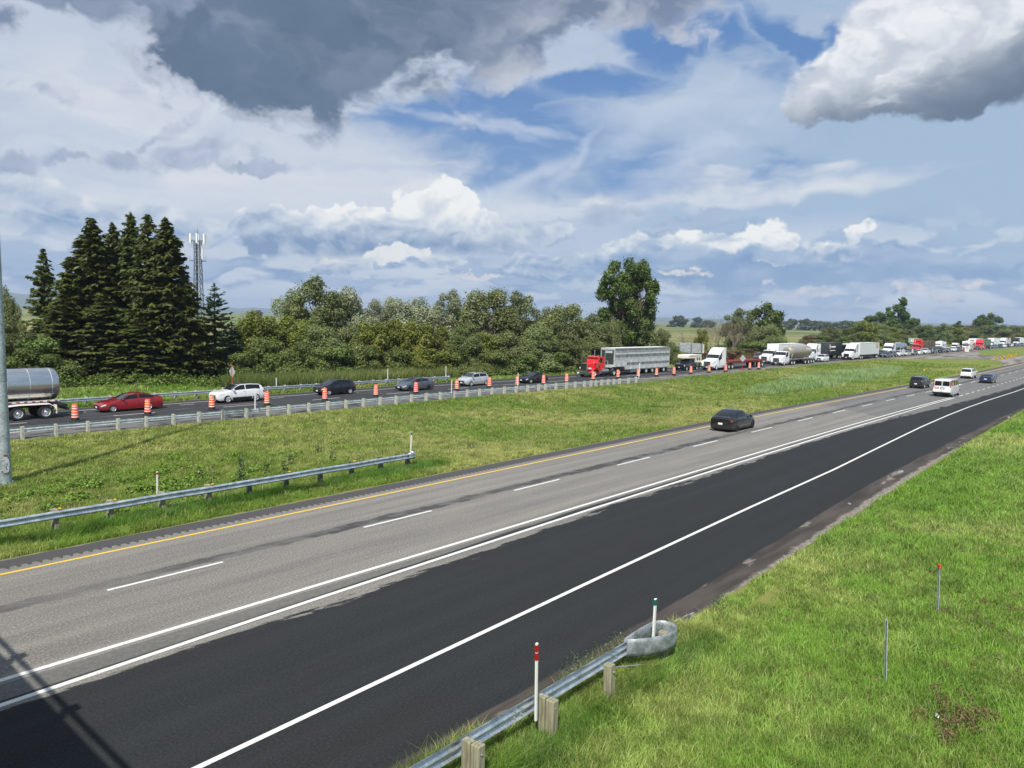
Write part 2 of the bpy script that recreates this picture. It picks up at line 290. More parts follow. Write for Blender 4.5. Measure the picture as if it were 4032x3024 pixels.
class MB:
    """collects faces; build() links them as one mesh"""
    def __init__(s): s.v = []; s.f = []; s.m = []; s.mi = 0
    def mat(s, i): s.mi = i; return s
    def add(s, vs_, fs):
        b = len(s.v); s.v += [tuple(p) for p in vs_]
        for f in fs: s.f.append(tuple(b+i for i in f)); s.m.append(s.mi)
        return s
    def box(s, x0, x1, y0, y1, z0, z1, bev=0.0):
        if bev <= 0:
            P = [(x, y, z) for z in (z0, z1) for y in (y0, y1) for x in (x0, x1)]
            return s.add(P, [(0, 2, 3, 1), (4, 5, 7, 6), (0, 1, 5, 4), (2, 6, 7, 3), (0, 4, 6, 2), (1, 3, 7, 5)])
        bm = bmesh.new(); bmesh.ops.create_cube(bm, size=1.0)
        for v in bm.verts: v.co = Vector(((x0+x1)/2+v.co.x*(x1-x0), (y0+y1)/2+v.co.y*(y1-y0), (z0+z1)/2+v.co.z*(z1-z0)))
        bmesh.ops.bevel(bm, geom=bm.edges[:], offset=bev, segments=2, affect='EDGES', profile=.5)
        return s.frombm(bm)
    def frombm(s, bm):
        bm.verts.index_update(); s.add([v.co[:] for v in bm.verts], [[v.index for v in f.verts] for f in bm.faces]); bm.free(); return s
    def quad(s, a, b, c, d): return s.add([a, b, c, d], [(0, 1, 2, 3)])
    def ngon(s, pts): return s.add(pts, [tuple(range(len(pts)))])
    def tube(s, pts, r, n=8, cap=True, closed=False):
        pts = [Vector(p) for p in pts]; rr = r if isinstance(r, (list, tuple)) else [r]*len(pts); V = []; F_ = []
        prev = None
        for i, p in enumerate(pts):
            t = (pts[min(i+1, len(pts)-1)]-pts[max(i-1, 0)])
            t = t.normalized() if t.length > 1e-9 else Vector((0, 0, 1))
            a = prev if prev is not None else (Vector((0, 0, 1)) if abs(t.z) < .9 else Vector((1, 0, 0)))
            a = (a-t*a.dot(t)); a = a.normalized() if a.length > 1e-6 else t.orthogonal().normalized(); b = t.cross(a); prev = a
            for k in range(n):
                q = 2*math.pi*(k+.5)/n; V.append(p+(a*math.cos(q)+b*math.sin(q))*rr[i])
        for i in range(len(pts)-1):
            for k in range(n):
                k2 = (k+1) % n; F_.append((i*n+k, i*n+k2, (i+1)*n+k2, (i+1)*n+k))
        if cap: F_ += [tuple(range(n-1, -1, -1)), tuple((len(pts)-1)*n+k for k in range(n))]
        return s.add(V, F_)
    def bar(s, a, b, wd, h):
        a, b = Vector(a), Vector(b); t = (b-a).normalized(); u = Vector((0, 0, 1)) if abs(t.z) < .95 else Vector((1, 0, 0))
        r_ = t.cross(u).normalized(); u = r_.cross(t)
        V = [p+r_*(i*wd/2)+u*(j*h/2) for p in (a, b) for i, j in ((-1, -1), (1, -1), (1, 1), (-1, 1))]
        return s.add(V, [(3, 2, 1, 0), (4, 5, 6, 7), (0, 1, 5, 4), (1, 2, 6, 5), (2, 3, 7, 6), (3, 0, 4, 7)])
    def lathe(s, prof, n=24, axis='Z', c=(0, 0, 0), cap=True, a0=0, a1=2*math.pi):
        V = []; F_ = []; full = abs(a1-a0-2*math.pi) < 1e-6; m = n if full else n+1
        for r_, h in prof:
            for k in range(m):
                q = a0+(a1-a0)*k/n; x, y = r_*math.cos(q), r_*math.sin(q)
                p = {'Z': (x, y, h), 'Y': (x, h, y), 'X': (h, x, y)}[axis]; V.append((p[0]+c[0], p[1]+c[1], p[2]+c[2]))
        for i in range(len(prof)-1):
            for k in range(n if full else n):
                k2 = (k+1) % m; F_.append((i*m+k, i*m+k2, (i+1)*m+k2, (i+1)*m+k))
        if cap and full: F_ += [tuple(range(n-1, -1, -1)), tuple((len(prof)-1)*m+k for k in range(n))]
        return s.add(V, F_)
    def prism(s, pts, y0, y1, axis='Y'):
        n = len(pts)
        mk = {'Y': lambda p, h: (p[0], h, p[1]), 'X': lambda p, h: (h, p[0], p[1]), 'Z': lambda p, h: (p[0], p[1], h)}[axis]
        V = [mk(p, y0) for p in pts]+[mk(p, y1) for p in pts]
        F_ = [tuple(range(n-1, -1, -1)), tuple(range(n, 2*n))]+[(i, (i+1) % n, n+(i+1) % n, n+i) for i in range(n)]
        return s.add(V, F_)
    def mesh(s, name, smooth=False, angle=None):
        me = bpy.data.meshes.new(name); me.from_pydata(s.v, [], s.f); me.polygons.foreach_set('material_index', s.m)
        bm = bmesh.new(); bm.from_mesh(me); bmesh.ops.remove_doubles(bm, verts=bm.verts, dist=1e-5) if smooth else None
        bmesh.ops.recalc_face_normals(bm, faces=bm.faces)
        if smooth:
            for f in bm.faces: f.smooth = True
            for e in bm.edges:
                if len(e.link_faces) == 2 and e.calc_face_angle(0) > R(angle or 35): e.smooth = False
        bm.to_mesh(me); bm.free(); me.update(); return me
    def build(s, name, mats, parent=None, smooth=False, angle=None, loc=None):
        return link(name, s.mesh(name, smooth, angle), mats, parent, loc)

def arr_mesh(name, V, F_, col=None, smooth=False):
    """V (n,3), F_ (m,k) numpy"""
    me = bpy.data.meshes.new(name); n = len(V); m, k = F_.shape
    me.vertices.add(n); me.vertices.foreach_set('co', V.astype(np.float32).ravel())
    me.loops.add(m*k); me.loops.foreach_set('vertex_index', F_.astype(np.int32).ravel())
    me.polygons.add(m); me.polygons.foreach_set('loop_start', np.arange(0, m*k, k, dtype=np.int32))
    try: me.polygons.foreach_set('loop_total', np.full(m, k, dtype=np.int32))
    except Exception: pass
    if smooth: me.polygons.foreach_set('use_smooth', np.ones(m, dtype=bool))
    if col is not None:
        at = me.color_attributes.new('tint', 'FLOAT_COLOR', 'POINT')
        at.data.foreach_set('color', np.concatenate([col, np.ones((n, 1))], 1).astype(np.float32).ravel())
    me.update(calc_edges=True); me.validate(clean_customdata=False)
    return me

# ------------------------------------------------------------------ materials
def mat(name):
    m = bpy.data.materials.new(name); m.use_nodes = True; t = NT(m.node_tree)
    b = m.node_tree.nodes['Principled BSDF']; return m, t, b
def flat(name, c, rough=.6, metal=0.0, spec=None, coat=0.0, vary=0.0, scale=3.0, emis=None):
    m, t, b = mat(name); L_ = lin(c) if max(c) > 1 else c
    if vary:
        n = t.noise(t.obj(), scale, 5, .6); v = t.ss(n, .3, .7, kind='LINEAR')
        t.put(b, 'Base Color', t.mix(v, tuple(x*(1-vary) for x in L_), tuple(min(1, x*(1+vary)) for x in L_)))
    else: b.inputs['Base Color'].default_value = (*L_, 1)
    b.inputs['Roughness'].default_value = rough; b.inputs['Metallic'].default_value = metal
    if spec is not None: b.inputs['Specular IOR Level'].default_value = spec
    if coat: b.inputs['Coat Weight'].default_value = coat; b.inputs['Coat Roughness'].default_value = .04
    return m
def paint(name, c, metal=0.0):
    """car paint: dirt film low down, clear coat"""
    m, t, b = mat(name); L_ = lin(c)
    x, y, z = t.sep(t.obj()); n = t.noise(t.obj(), 2.2, 5, .6)
    d = t.ss(z + (n-.5)*.5, .75, .15)*(.35 if sum(c) > 200 else .10)
    t.put(b, 'Base Color', t.mix(d, L_, lin((120, 112, 102))))
    t.put(b, 'Roughness', t.ss(n, .3, .7, .22, .36)); b.inputs['Metallic'].default_value = metal
    b.inputs['Coat Weight'].default_value = 1.0; b.inputs['Coat Roughness'].default_value = .05
    return m
def galv(name, lo=(118, 126, 132), hi=(178, 186, 190), rough=.42, metal=.75, scale=6.0):
    m, t, b = mat(name); o = t.obj()
    n = t.noise(o, scale, 6, .65); v = t.voro(o, scale*9)
    t.put(b, 'Base Color', t.mix(t.ss(n + (v-.5)*.3, .3, .7), lin(lo), lin(hi)))
    t.put(b, 'Roughness', t.ss(n, .3, .7, rough-.1, rough+.15)); b.inputs['Metallic'].default_value = metal
    return m
# ------------------------------------------------------------------ the lie of the land (X along the road, Y to its left)
def itp(pts):
    xs, ys = zip(*pts)
    def f(x): return float(np.interp(x, xs, ys))
    return f
dN = itp([(-500, 0), (52, 0), (66, .08), (80, .3), (97, .72), (110, 1.15), (124, 1.6), (141, 1.95), (162, 2.25), (217, 2.6), (400, 5), (900, 20)])
yF = itp([(-500, 57.2), (60, 57.0), (74, 56.3), (88, 55.4), (104, 54.9), (150, 55.0), (170, 54.6), (193, 53.9), (220, 53.0), (250, 52.3), (335, 51.8), (447, 50), (700, 44), (1200, 20)])
eF = itp([(-500, 65.8), (34, 65.7), (60, 65.0), (81, 63.7), (104, 63.2), (150, 62.6), (193, 61.4), (250, 59.8), (335, 59.3), (447, 57.5), (700, 51.5), (1200, 27.5)])
mF = itp([(-500, 60.9), (58, 60.9), (84, 60.1), (104, 59.6), (120, 59.1), (150, 58.8), (193, 57.6), (250, 56.0), (335, 55.5), (447, 53.7), (700, 47.7), (1200, 24)])
gR = itp([(-500, 53.4), (58, 53.4), (68, 53.0), (78, 52.5), (84, 52.0), (95, 52.3), (104, 52.9), (150, 53.2), (193, 52.2), (250, 50.8), (335, 50.2), (447, 48.5), (700, 42), (1200, 18)])
oF = itp([(-500, 68.0), (60, 67.4), (104, 66.0), (150, 65.5), (250, 62.8), (335, 62.3), (447, 60.5), (700, 54.5), (1200, 30)])
w2f = itp([(-500, 17.3), (0, 17.5), (4.2, 17.6), (11, 17.88), (18, 18.03), (26, 18.17), (40, 18.25), (60, 18.25), (80, 17.95), (90, 17.85), (103, 17.55)])
w3f = itp([(-500, 12.3), (5, 12.55), (12, 12.77), (20, 13.0), (32, 13.28), (44, 13.45), (56, 13.85), (69, 14.25), (80, 14.4), (90, 14.4), (102, 14.2), (118, 13.7), (160, 13), (217, 12.4), (400, 9.5), (900, -5)])
gB = itp([(-500, 9.6), (22, 9.3), (34, 9.4), (65, 10.0), (95, 10.0), (130, 9.7), (217, 8.6), (400, 6), (900, -8)])      # pavement edge by the near grass
STN = sorted(set([round(v, 2) for v in list(np.arange(-60, 120, 2.0))+list(np.arange(120, 260, 4.0))+list(np.arange(260, 700, 20))+[700, 800, 900]]))
_g = np.random.default_rng(3)
_lat = _g.random((64, 64))
def vnoise(x, y, sc, seed=0):
    x = x*sc+seed*7.13; y = y*sc+seed*3.71
    i = np.floor(x).astype(int); j = np.floor(y).astype(int); fx = x-i; fy = y-j; fx = fx*fx*(3-2*fx); fy = fy*fy*(3-2*fy)
    a = _lat[i % 64, j % 64]; b = _lat[(i+1) % 64, j % 64]; c = _lat[i % 64, (j+1) % 64]; d = _lat[(i+1) % 64, (j+1) % 64]
    return (a*(1-fx)+b*fx)*(1-fy)+(c*(1-fx)+d*fx)*fy
def fb(x, y, sc, seed=0, o=4):
    t = 0; s_ = 0
    for k in range(o): t = t+vnoise(x, y, sc*2**k, seed+k)*.55**k; s_ += .55**k
    return t/s_
def gz(x, y):
    """ground height"""
    x = np.asarray(x, dtype=float); y = np.asarray(y, dtype=float)
    nl = 28.0-np.interp(x, [52, 80, 110, 141, 217, 400], [0, .3, 1.15, 1.95, 2.6, 5]); fr = np.interp(x, [58, 84, 104, 150, 193, 250, 447], [53.2, 52, 52.8, 53.1, 52.1, 50.7, 48.4])
    u = np.clip((y-nl)/(fr-nl), 0, 1); z = -.02 - np.where((u > 0) & (u < 1), .55*np.sin(np.pi*np.clip(u, 0, 1))**1.2, 0)*np.clip((203-x)/22, 0, 1)
    k = np.clip((y-68)/5, 0, 1)*np.clip((84-y)/5, 0, 1)
    z = z - k*.6
    z = z + np.clip((y-86)/200, 0, 1)*.3
    r_ = np.clip((9.2-y)/30, 0, 1); z = z - r_*.5
    off = ((y > nl+.4) & (y < fr-.4)) | (y < 8.5) | (y > 69)
    z = z + np.clip((203-x)/22, 0, 1)*np.where(off, (fb(x, y, .35, 5, 3)-.5)*.22+(fb(x, y, .06, 9, 2)-.5)*.3*np.where(u > 0, np.minimum(1, 4*np.minimum(u, 1-u)+0*u), 1.0), 0)
    return z
def GZ(x, y): return float(gz(x, y))

# ground sheet
def axis_pts(segs):
    out = []
    for a, b, st in segs: out += list(np.arange(a, b, st))
    return np.array(out+[segs[-1][1]])
gx = axis_pts([(-9000, -2000, 1400), (-2000, -200, 300), (-200, -20, 20), (-20, 130, 1.0), (130, 260, 2.0), (260, 600, 10), (600, 2000, 200), (2000, 12000, 1000)])
gy = axis_pts([(-9000, -2000, 1400), (-2000, -200, 300), (-200, -20, 15), (-20, 5, 1.0), (5, 12, .5), (12, 24, 4), (24, 32, .5), (32, 50, .75), (50, 70, .5), (70, 90, 1.0), (90, 200, 10), (200, 2000, 100), (2000, 12000, 1000)])
GX, GY = np.meshgrid(gx, gy); GZZ = gz(GX, GY)
under = ((GY > 9.9) & (GY < 27.6)) | ((GY > 53.6) & (GY < 66.5))
GZZ = np.where(under, -.09, GZZ)
V = np.stack([GX, GY, GZZ], -1).reshape(-1, 3); nx = len(gx)
I, J = np.meshgrid(np.arange(nx-1), np.arange(len(gy)-1)); b0 = (J*nx+I).ravel()
F_ = np.stack([b0, b0+1, b0+nx+1, b0+nx], 1)
m, t, b = mat('grassland')
o = t.obj(); x, y, z = t.sep(o)
n1 = t.noise(t.vec(x*.10, y*.16), 1.0, 5, .6); n2 = t.noise(t.vec(x*.8, y*1.2), 1.0, 5, .65); n3 = t.noise(o, 9.0, 4, .7)
gcol = t.mix(t.ss(n1, .35, .65), (.120, .180, .028), (.190, .195, .055))
gcol = t.mix(t.ss(n2, .45, .75)*.7, gcol, (.070, .120, .018))
gcol = t.mix(t.ss(n3, .55, .8)*.6, gcol, (.19, .17, .085))
soil = t.ss(t.noise(t.vec(x*.25, y*.25), 1.0, 6, .7), .66, .74)
gcol = t.mix(soil*.8, gcol, (.20, .155, .105))
# farmland strips beyond the hedge
q = x*math.cos(R(24)) + y*math.sin(R(24)); p_ = y*math.cos(R(24)) - x*math.sin(R(24))
vb = t.voro(t.vec(q*.012, p_*.0022), 1.0, out=1); sv = t.sep(vb)
band = t.noise(t.vec(q*.05, p_*.003, 4.0), 1.0, 2, .5)
fcol = t.mix(t.ss(sv[0], .3, .7), (.075, .125, .030), (.145, .160, .055))
fcol = t.mix(t.ss(sv[1], .55, .6)*.8, fcol, (.24, .22, .10))
fcol = t.mix(t.ss(band, .52, .6)*.55, fcol, (.050, .095, .030))
fcol = t.mix(t.ss(band, .42, .34)*.5, fcol, (.22, .23, .10))
far = t.ss(y + x*.0, 118.0, 128.0)
t.put(b, 'Base Color', t.mix(far, gcol, fcol)); b.inputs['Roughness'].default_value = .9; b.inputs['Specular IOR Level'].default_value = .15
bp = t.node('ShaderNodeBump'); bp.inputs['Strength'].default_value = .5; bp.inputs['Distance'].default_value = .08
t.put(bp, 'Height', n3 + n2*2.0); t.m = m; m.node_tree.links.new(bp.outputs[0], b.inputs['Normal'])
ground = link('ground', arr_mesh('ground', V, F_, smooth=True), m); tag(ground, kind='structure')

# ------------------------------------------------------------------ pavements
def strip(name, lf, rf, mt, z=0.0, x0=-60, x1=900, lat=None, thick=.15):
    xs = [v for v in STN if x0 <= v <= x1]; V = []; F_ = []; uv = []
    for i, x_ in enumerate(xs):
        a, b_ = lf(x_), rf(x_); d = lat(x_) if lat else 0
        V += [(x_, a, z), (x_, b_, z), (x_, a+.12, z-thick), (x_, b_-.12, z-thick)]; uv += [(x_, a+d), (x_, b_+d), (x_, a+d), (x_, b_+d)]
        if i:
            k = 4*i; F_ += [(k-4, k-3, k+1, k), (k-2, k-4, k, k+2), (k-3, k-1, k+3, k+1)]
    me = bpy.data.meshes.new(name); me.from_pydata(V, [], F_); ul = me.uv_layers.new(name='road')
    for lp in me.loops: ul.data[lp.index].uv = uv[lp.vertex_index]
    bm = bmesh.new(); bm.from_mesh(me); bmesh.ops.recalc_face_normals(bm, faces=bm.faces)
    if bm.faces[0].normal.z < 0: bmesh.ops.reverse_faces(bm, faces=bm.faces)
    bm.to_mesh(me); bm.free()
    return link(name, me, mt)
def roaduv(t):
    n = t.node('ShaderNodeUVMap'); n.uv_map = 'road'; return t.sep(X(t, n.outputs[0]))[:2]
m, t, b = mat('worn_asphalt_with_fresh_lane')
x, y = roaduv(t)
fine = t.noise(t.vec(x, y), 17.0, 4, .85); grit = t.noise(t.vec(x, y), 6.0, 3, .75); mid = t.noise(t.vec(x*.22, y*1.6), 1.0, 5, .6); lng = t.noise(t.vec(x*.03, y*1.3), 1.0, 4, .55)
ragged = t.noise(t.vec(x*.9 + y*.9, y*1.4 - x*.15), 1.0, 7, .66); rag2 = t.noise(t.vec(x*.25, y*2.2, 3.0), 1.0, 6, .65)
old = t.mix(t.ss(lng, .3, .7), (.125, .120, .110), (.205, .195, .174)); old = t.mix(t.ss(mid, .35, .7)*.35, old, (.245, .232, .205))
track = t.ss((y-24.6).abs()-.9, .35, .0)*t.ss((y-24.6).abs()-.9, -.35, .0) + t.ss((y-20.9).abs()-.9, .35, .0)*t.ss((y-20.9).abs()-.9, -.35, .0)
old = t.mix(track*.25, old, (.125, .123, .118))
newer = t.ss(x - y*.9 + (mid-.5)*.6, 56.0, 56.4)
old = t.mix(newer*.75, old, t.mix(t.ss(lng, .3, .7), (.085, .087, .090), (.125, .125, .125)))
old = t.mix(t.ss(grit, .35, .7)*.3, old, t.mix(t.ss(fine, .4, .6), (.06, .06, .06), (.36, .35, .33)))
old = t.mix(t.ss(fine, .52, .68)*.6, old, (.42, .40, .37)); old = t.mix(t.ss(fine, .48, .34)*.6, old, (.04, .04, .04))
# dark smears of crack filler beside the lane line
seam = t.ss((y - 23.33 + (rag2-.5)*.9 - t.ss(x, 70.0, 90.0)*.3).abs() + (ragged-.5)*.55, .34, .24)*t.ss(t.noise(t.vec(x*.05, 2.0), 1.0, 3, .6), .36, .50)
old = t.mix(seam*.92, old, t.mix(t.ss(ragged, .45, .6), (.045, .045, .047), (.10, .10, .10)))
fresh = t.mix(t.ss(fine, .35, .75), (.015, .018, .0195), (.040, .044, .046)); fresh = t.mix(t.ss(t.noise(t.vec(x*.12, y*.5), 1.0, 5, .6), .4, .7)*.35, fresh, (.026, .022, .020)); fresh = t.mix((t.ss((y-14.4).abs(), .5, .15) + t.ss((y-16.2).abs(), .5, .15))*t.ss(rag2, .35, .6)*.10, fresh, (.055, .058, .060)); fresh = t.mix(t.ss(lng, .4, .75)*.3, fresh, (.038, .040, .043)); fresh = t.mix(t.ss(t.noise(t.vec(x, y), 60.0, 2, .5), .66, .74)*.5, fresh, (.16, .16, .155))
# the ragged left edge of the new surface and the dark joint beside the line
bnd = t.ss(x, 10.0, 30.0)*.55 - t.ss(x, 62.0, 100.0)*1.3 + 17.38; rag3 = t.noise(t.vec(x*.45, y*.5, 21.0), 1.0, 3, .5)
sm = t.noise(t.vec((x + y*2.6)*.33, y*2.0, 31.0), 1.0, 8, .72); sm2 = t.noise(t.vec((x + y*1.5)*1.6, y*5.0, 37.0), 1.0, 5, .75)
e1 = t.ss(y - bnd + (sm-.47)*2.3*t.ss(x, 3.0, 12.0) + (sm2-.5)*.5, .06, -.06)
col_ = t.mix(e1, old, fresh)
w2a = t.ss(x, 0.0, 26.0)*.65 + 17.52
joint = t.ss(y - w2a - (rag2-.45)*.7*t.ss(x, 4.0, 30.0) - .05, .24, .16)*t.ss(y - w2a, -.02, .02)*t.ss(x, 100.0, 92.0)
grn = t.ss(y, 18.62, 18.58)*t.ss(y - w2a, .0, .05)*t.ss(x, 98.0, 80.0)
col_ = t.mix(grn*.75, col_, t.mix(t.ss(grit, .3, .7), (.085, .085, .080), (.13, .13, .122)))
col_ = t.mix(joint*.92, col_, (.022, .023, .025))
# outer strip by the verge: older, brown and dusty
ob = t.ss(x, 12.0, 45.0)*.75 + 10.05
os_ = t.ss(y - ob + (rag2-.5)*.35, .05, -.05)
outer = t.mix(t.ss(mid, .35, .65), (.042, .037, .034), (.080, .070, .061))
blot = t.noise(t.vec(x*.35, y*1.2, 8.0), 1.0, 3, .5); outer = t.mix(t.ss(blot, .68, .71), outer, (.30, .33, .37)); outer = t.mix(t.ss(t.noise(t.vec(x*.3, y*1.0, 12.0), 1.0, 4, .6), .6, .66)*.8, outer, (.22, .20, .17))
col_ = t.mix(os_, col_, outer)
col_ = t.mix(t.ss(y - ob + .85 + (ragged-.5)*.7, .10, -.10)*.85, col_, t.mix(t.ss(grit, .4, .6), (.16, .14, .115), (.30, .27, .235)))
# dark inner shoulder and rumble strip
sh = t.ss(y, 27.10, 27.14); col_ = t.mix(sh, col_, t.mix(t.ss(fine, .35, .7), (.055, .052, .054), (.082, .079, .079)))
rum = t.math('SINE', x*(2*math.pi/.305)); notch = t.ss(rum + (27.12-y)*-5.0, -.3, .2)*t.ss(y, 26.78, 26.82)*t.ss(y, 27.16, 27.10)*t.ss(x, 64.0, 60.0)
col_ = t.mix(notch*.92, col_, (.045, .044, .046))
col_ = t.mix(t.ss(y + (ragged-.5)*.35, 27.93, 27.99)*.85, col_, (.20, .185, .16))
t.put(b, 'Base Color', col_); b.inputs['Roughness'].default_value = .85; t.put(b, 'Specular IOR Level', t.mix(e1, (.25, .25, .25), (.12, .12, .12)))
bp = t.node('ShaderNodeBump'); bp.inputs['Strength'].default_value = .35; bp.inputs['Distance'].default_value = .02
t.put(bp, 'Height', fine + notch*-3.0); m.node_tree.links.new(bp.outputs[0], b.inputs['Normal'])
road_n = strip('near_carriageway', lambda x_: 28.02-dN(x_), gB, m, lat=dN); tag(road_n, kind='structure')

m, t, b = mat('patched_asphalt')
x, y = roaduv(t)
fine = t.noise(t.vec(x, y), 14.0, 3, .7); p1 = t.noise(t.vec(x*.35, y*1.2), 1.0, 6, .65); p2 = t.noise(t.vec(x*.10, y*1.5), 1.0, 5, .6)
g1 = t.mix(t.ss(fine, .3, .7), (.105, .105, .105), (.165, .162, .155)); d1_ = t.mix(t.ss(p2, .3, .7), (.024, .025, .028), (.045, .046, .049))
lane = t.ss(y - 4.15 + (p1-.5)*.9, -.15, .15)         # y = distance left of the median edge of the tarmac
c_ = t.mix(lane, t.mix(t.ss(p1, .50, .58), g1, d1_), t.mix(t.ss(p2 + (p1-.5)*.3, .58, .66), d1_, g1))
c_ = t.mix(t.ss(y, 9.0, 9.4)*.6, c_, d1_)
t.put(b, 'Base Color', c_); b.inputs['Roughness'].default_value = .8; b.inputs['Specular IOR Level'].default_value = .3
road_f = strip('far_carriageway', oF, gR, m, lat=lambda x_: -gR(x_)); tag(road_f, kind='structure')

m, t, b = mat('crossover_gravel'); o = t.obj(); x, y, z = t.sep(o)
n1 = t.noise(t.vec(x*.05, y*.35), 1.0, 5, .6); n2 = t.noise(o, 2.0, 4, .7)
t.put(b, 'Base Color', t.mix(t.ss(n1 + (n2-.5)*.2, .42, .56), (.090, .078, .070), (.235, .215, .19))); b.inputs['Roughness'].default_value = .9
cross = [(203, gR(203)+.2), (214, 48.6), (228, 43.5), (240, 37.5), (238, 33.5), (224, 29.0), (198, 25.4), (215, 25.2), (300, 24.0), (312, 27), (292, 31), (274, 35.5), (272, 38.0), (284, 43), (322, gR(322)-.3), (335, gR(335)+.2), (260, gR(260)+.2)]
from mathutils.geometry import tessellate_polygon
cv = [Vector((px, py, .012)) for px, py in cross]; me = bpy.data.meshes.new('crossover'); me.from_pydata([tuple(v) for v in cv], [], [tuple(t_) for t_ in tessellate_polygon([cv])]); me.update()
bm = bmesh.new(); bm.from_mesh(me)
for f_ in bm.faces:
    if f_.normal.z < 0: f_.normal_flip()
bm.to_mesh(me); bm.free()
tag(link('gravel_crossover', me, m), kind='structure')

# painted lines
def line_mat(name, c, wear=.5):
    m, t, b = mat(name); o = t.obj(); n = t.noise(o, 7.0, 6, .75); n2 = t.noise(o, 38.0, 2, .6)
    t.put(b, 'Base Color', t.mix(t.ss(n + (n2-.5)*.6, .54, .76)*wear, c, (.14, .14, .135))); b.inputs['Roughness'].default_value = .6
    return m
mw = line_mat('white_road_paint', (.66, .66, .63), .7); my = line_mat('yellow_road_paint', (.74, .48, .04), .45); mw2 = line_mat('dull_white_road_paint', (.6, .6, .59), .8)
def paint_strip(name, f, wd, x0, x1, mt, z=.006):
    xs = [x0]+[v for v in STN if x0 < v < x1]+[x1]; mb = MB()
    for a, c in zip(xs[:-1], xs[1:]): mb.quad((a, f(a)-wd/2, z), (c, f(c)-wd/2, z), (c, f(c)+wd/2, z), (a, f(a)+wd/2, z))
    return mb
def lay(name, f, wd, spans, mt, z=.006):
    mb = MB()
    for a, c in spans: q = paint_strip(name, f, wd, a, c, mt, z); mb.add(q.v, q.f)
    return tag(mb.build(name, mt), kind='structure')
lay('yellow_edge_line', lambda x_: 26.5-dN(x_), .13, [(-60, 900)], my)
dsp = [(-1.0, 2.6), (8.2, 11.8), (17.6, 21.2), (26.6, 30.2), (35.7, 39.3), (45.0, 48.6), (54.4, 58.3), (64.0, 67.5), (72.8, 76.3), (81.4, 84.9), (89.7, 93.1), (98.0, 101.4), (106.2, 109.4)]+[(106.2+8.75*k, 109.5+8.75*k) for k in range(1, 40)]
lay('lane_dashes', lambda x_: 22.83-dN(x_), .13, dsp, mw)
lay('solid_lane_line', lambda x_: 18.82-dN(x_), .165, [(-60, 101)], mw)
lay('solid_ramp_line', w2f, .165, [(-60, 101)], mw)
lay('short_dashes', lambda x_: np.interp(x_, [103, 155, 300], [17.65, 16.9, 15.4]), .16, [(104.1, 106.4), (108.0, 109.9)]+[(111.7+3.65*k, 113.0+3.65*k) for k in range(36)], mw)
lay('right_edge_line', w3f, .145, [(-60, 900)], mw)
lay('far_yellow_edge_line', yF, .13, [(-60, 900)], my)
lay('far_lane_dashes', mF, .12, [(-60+9.05*k+1.2, -60+9.05*k+4.4) for k in range(0, 60)], mw)
lay('far_short_dashes', lambda x_: eF(x_)-1.25, .12, [(-50.6+8.9*k, -49.3+8.9*k) for k in range(0, 17)], mw2)
lay('far_edge_line', eF, .13, [(-60, 900)], mw)

# ------------------------------------------------------------------ distant hills
m, t, b = mat('wooded_hills'); o = t.obj(); n = t.noise(o, .004, 6, .6)
t.put(b, 'Base Color', t.mix(t.ss(n, .35, .65), (.035, .060, .028), (.065, .085, .035))); b.inputs['Roughness'].default_value = .95
def hills(az0, az1, dist, hmax, seed, name):
    V = []; n = 90
    for i in range(n+1):
        f = i/n; az = R(HEAD-(az0+(az1-az0)*f)); e = math.sin(math.pi*f)**.6
        h = hmax*e*(.55+.45*float(fb(np.array(f*9.0), np.array(seed*1.0), 1.0, seed, 4))*1.6)
        for k, hh in ((0, 0), (.25, .55), (.55, .9), (.8, 1.0), (1.3, .8), (2.4, 0)):
            r_ = dist*(1+k*.12); V.append((r_*math.cos(az), r_*math.sin(az), -2+h*hh*(.9+.2*float(fb(np.array(f*40.0), np.array(k*3.0), 1.0, seed, 3)))))
    F_ = [(i*6+k, (i+1)*6+k, (i+1)*6+k+1, i*6+k+1) for i in range(n) for k in range(5)]
    me = bpy.data.meshes.new(name); me.from_pydata(V, [], F_); me.update()
    for p in me.polygons: p.use_smooth = True
    tag(link(name, me, m), kind='structure')
hills(-52, -20, 7600, 175, 3, 'hills_left'); hills(-27, 8, 8400, 95, 5, 'hills_middle'); hills(-2, 52, 7000, 60, 8, 'hills_right')

# ------------------------------------------------------------------ overpass the photographer stands on (throws the shadow at lower left)
m_conc = flat('bridge_concrete', (150, 146, 138), .85, vary=.15, scale=.8)
m_gal = galv('galvanised_steel')
br = empty('bridge', (0, 0, 0)); tag(br, 'concrete road overpass with steel railing that the view is taken from', 'bridge')
MB().box(-13.5, -.12, -60, 100, 5.2, 6.45).build('deck', m_conc, br)
MB().box(-.32, -.05, -60, 100, 6.45, 7.48, .02).build('parapet', m_conc, br)
mb = MB(); mb.tube([(-.12, -60, 7.86), (-.12, 100, 7.86)], .058, 10); mb.build('railing', m_gal, br, smooth=True)
for k in range(-16, 30):
    mb = MB(); y_ = 16.6-3.45*0+3.45*(k-2); mb.box(-.19, -.06, y_-.06, y_+.06, 7.485, 7.80); mb.box(-.22, .05, y_-.13, y_+.13, 7.80, 7.93); mb.box(-.24, -.0, y_-.14, y_+.14, 7.485, 7.50); mb.build('rail_post', m_gal, br)
for y_ in (29.2+.6, 47.5): MB().box(-12.5, -1.5, y_-.5, y_+.5, -.3, 5.2, .05).build('pier', m_conc, br)
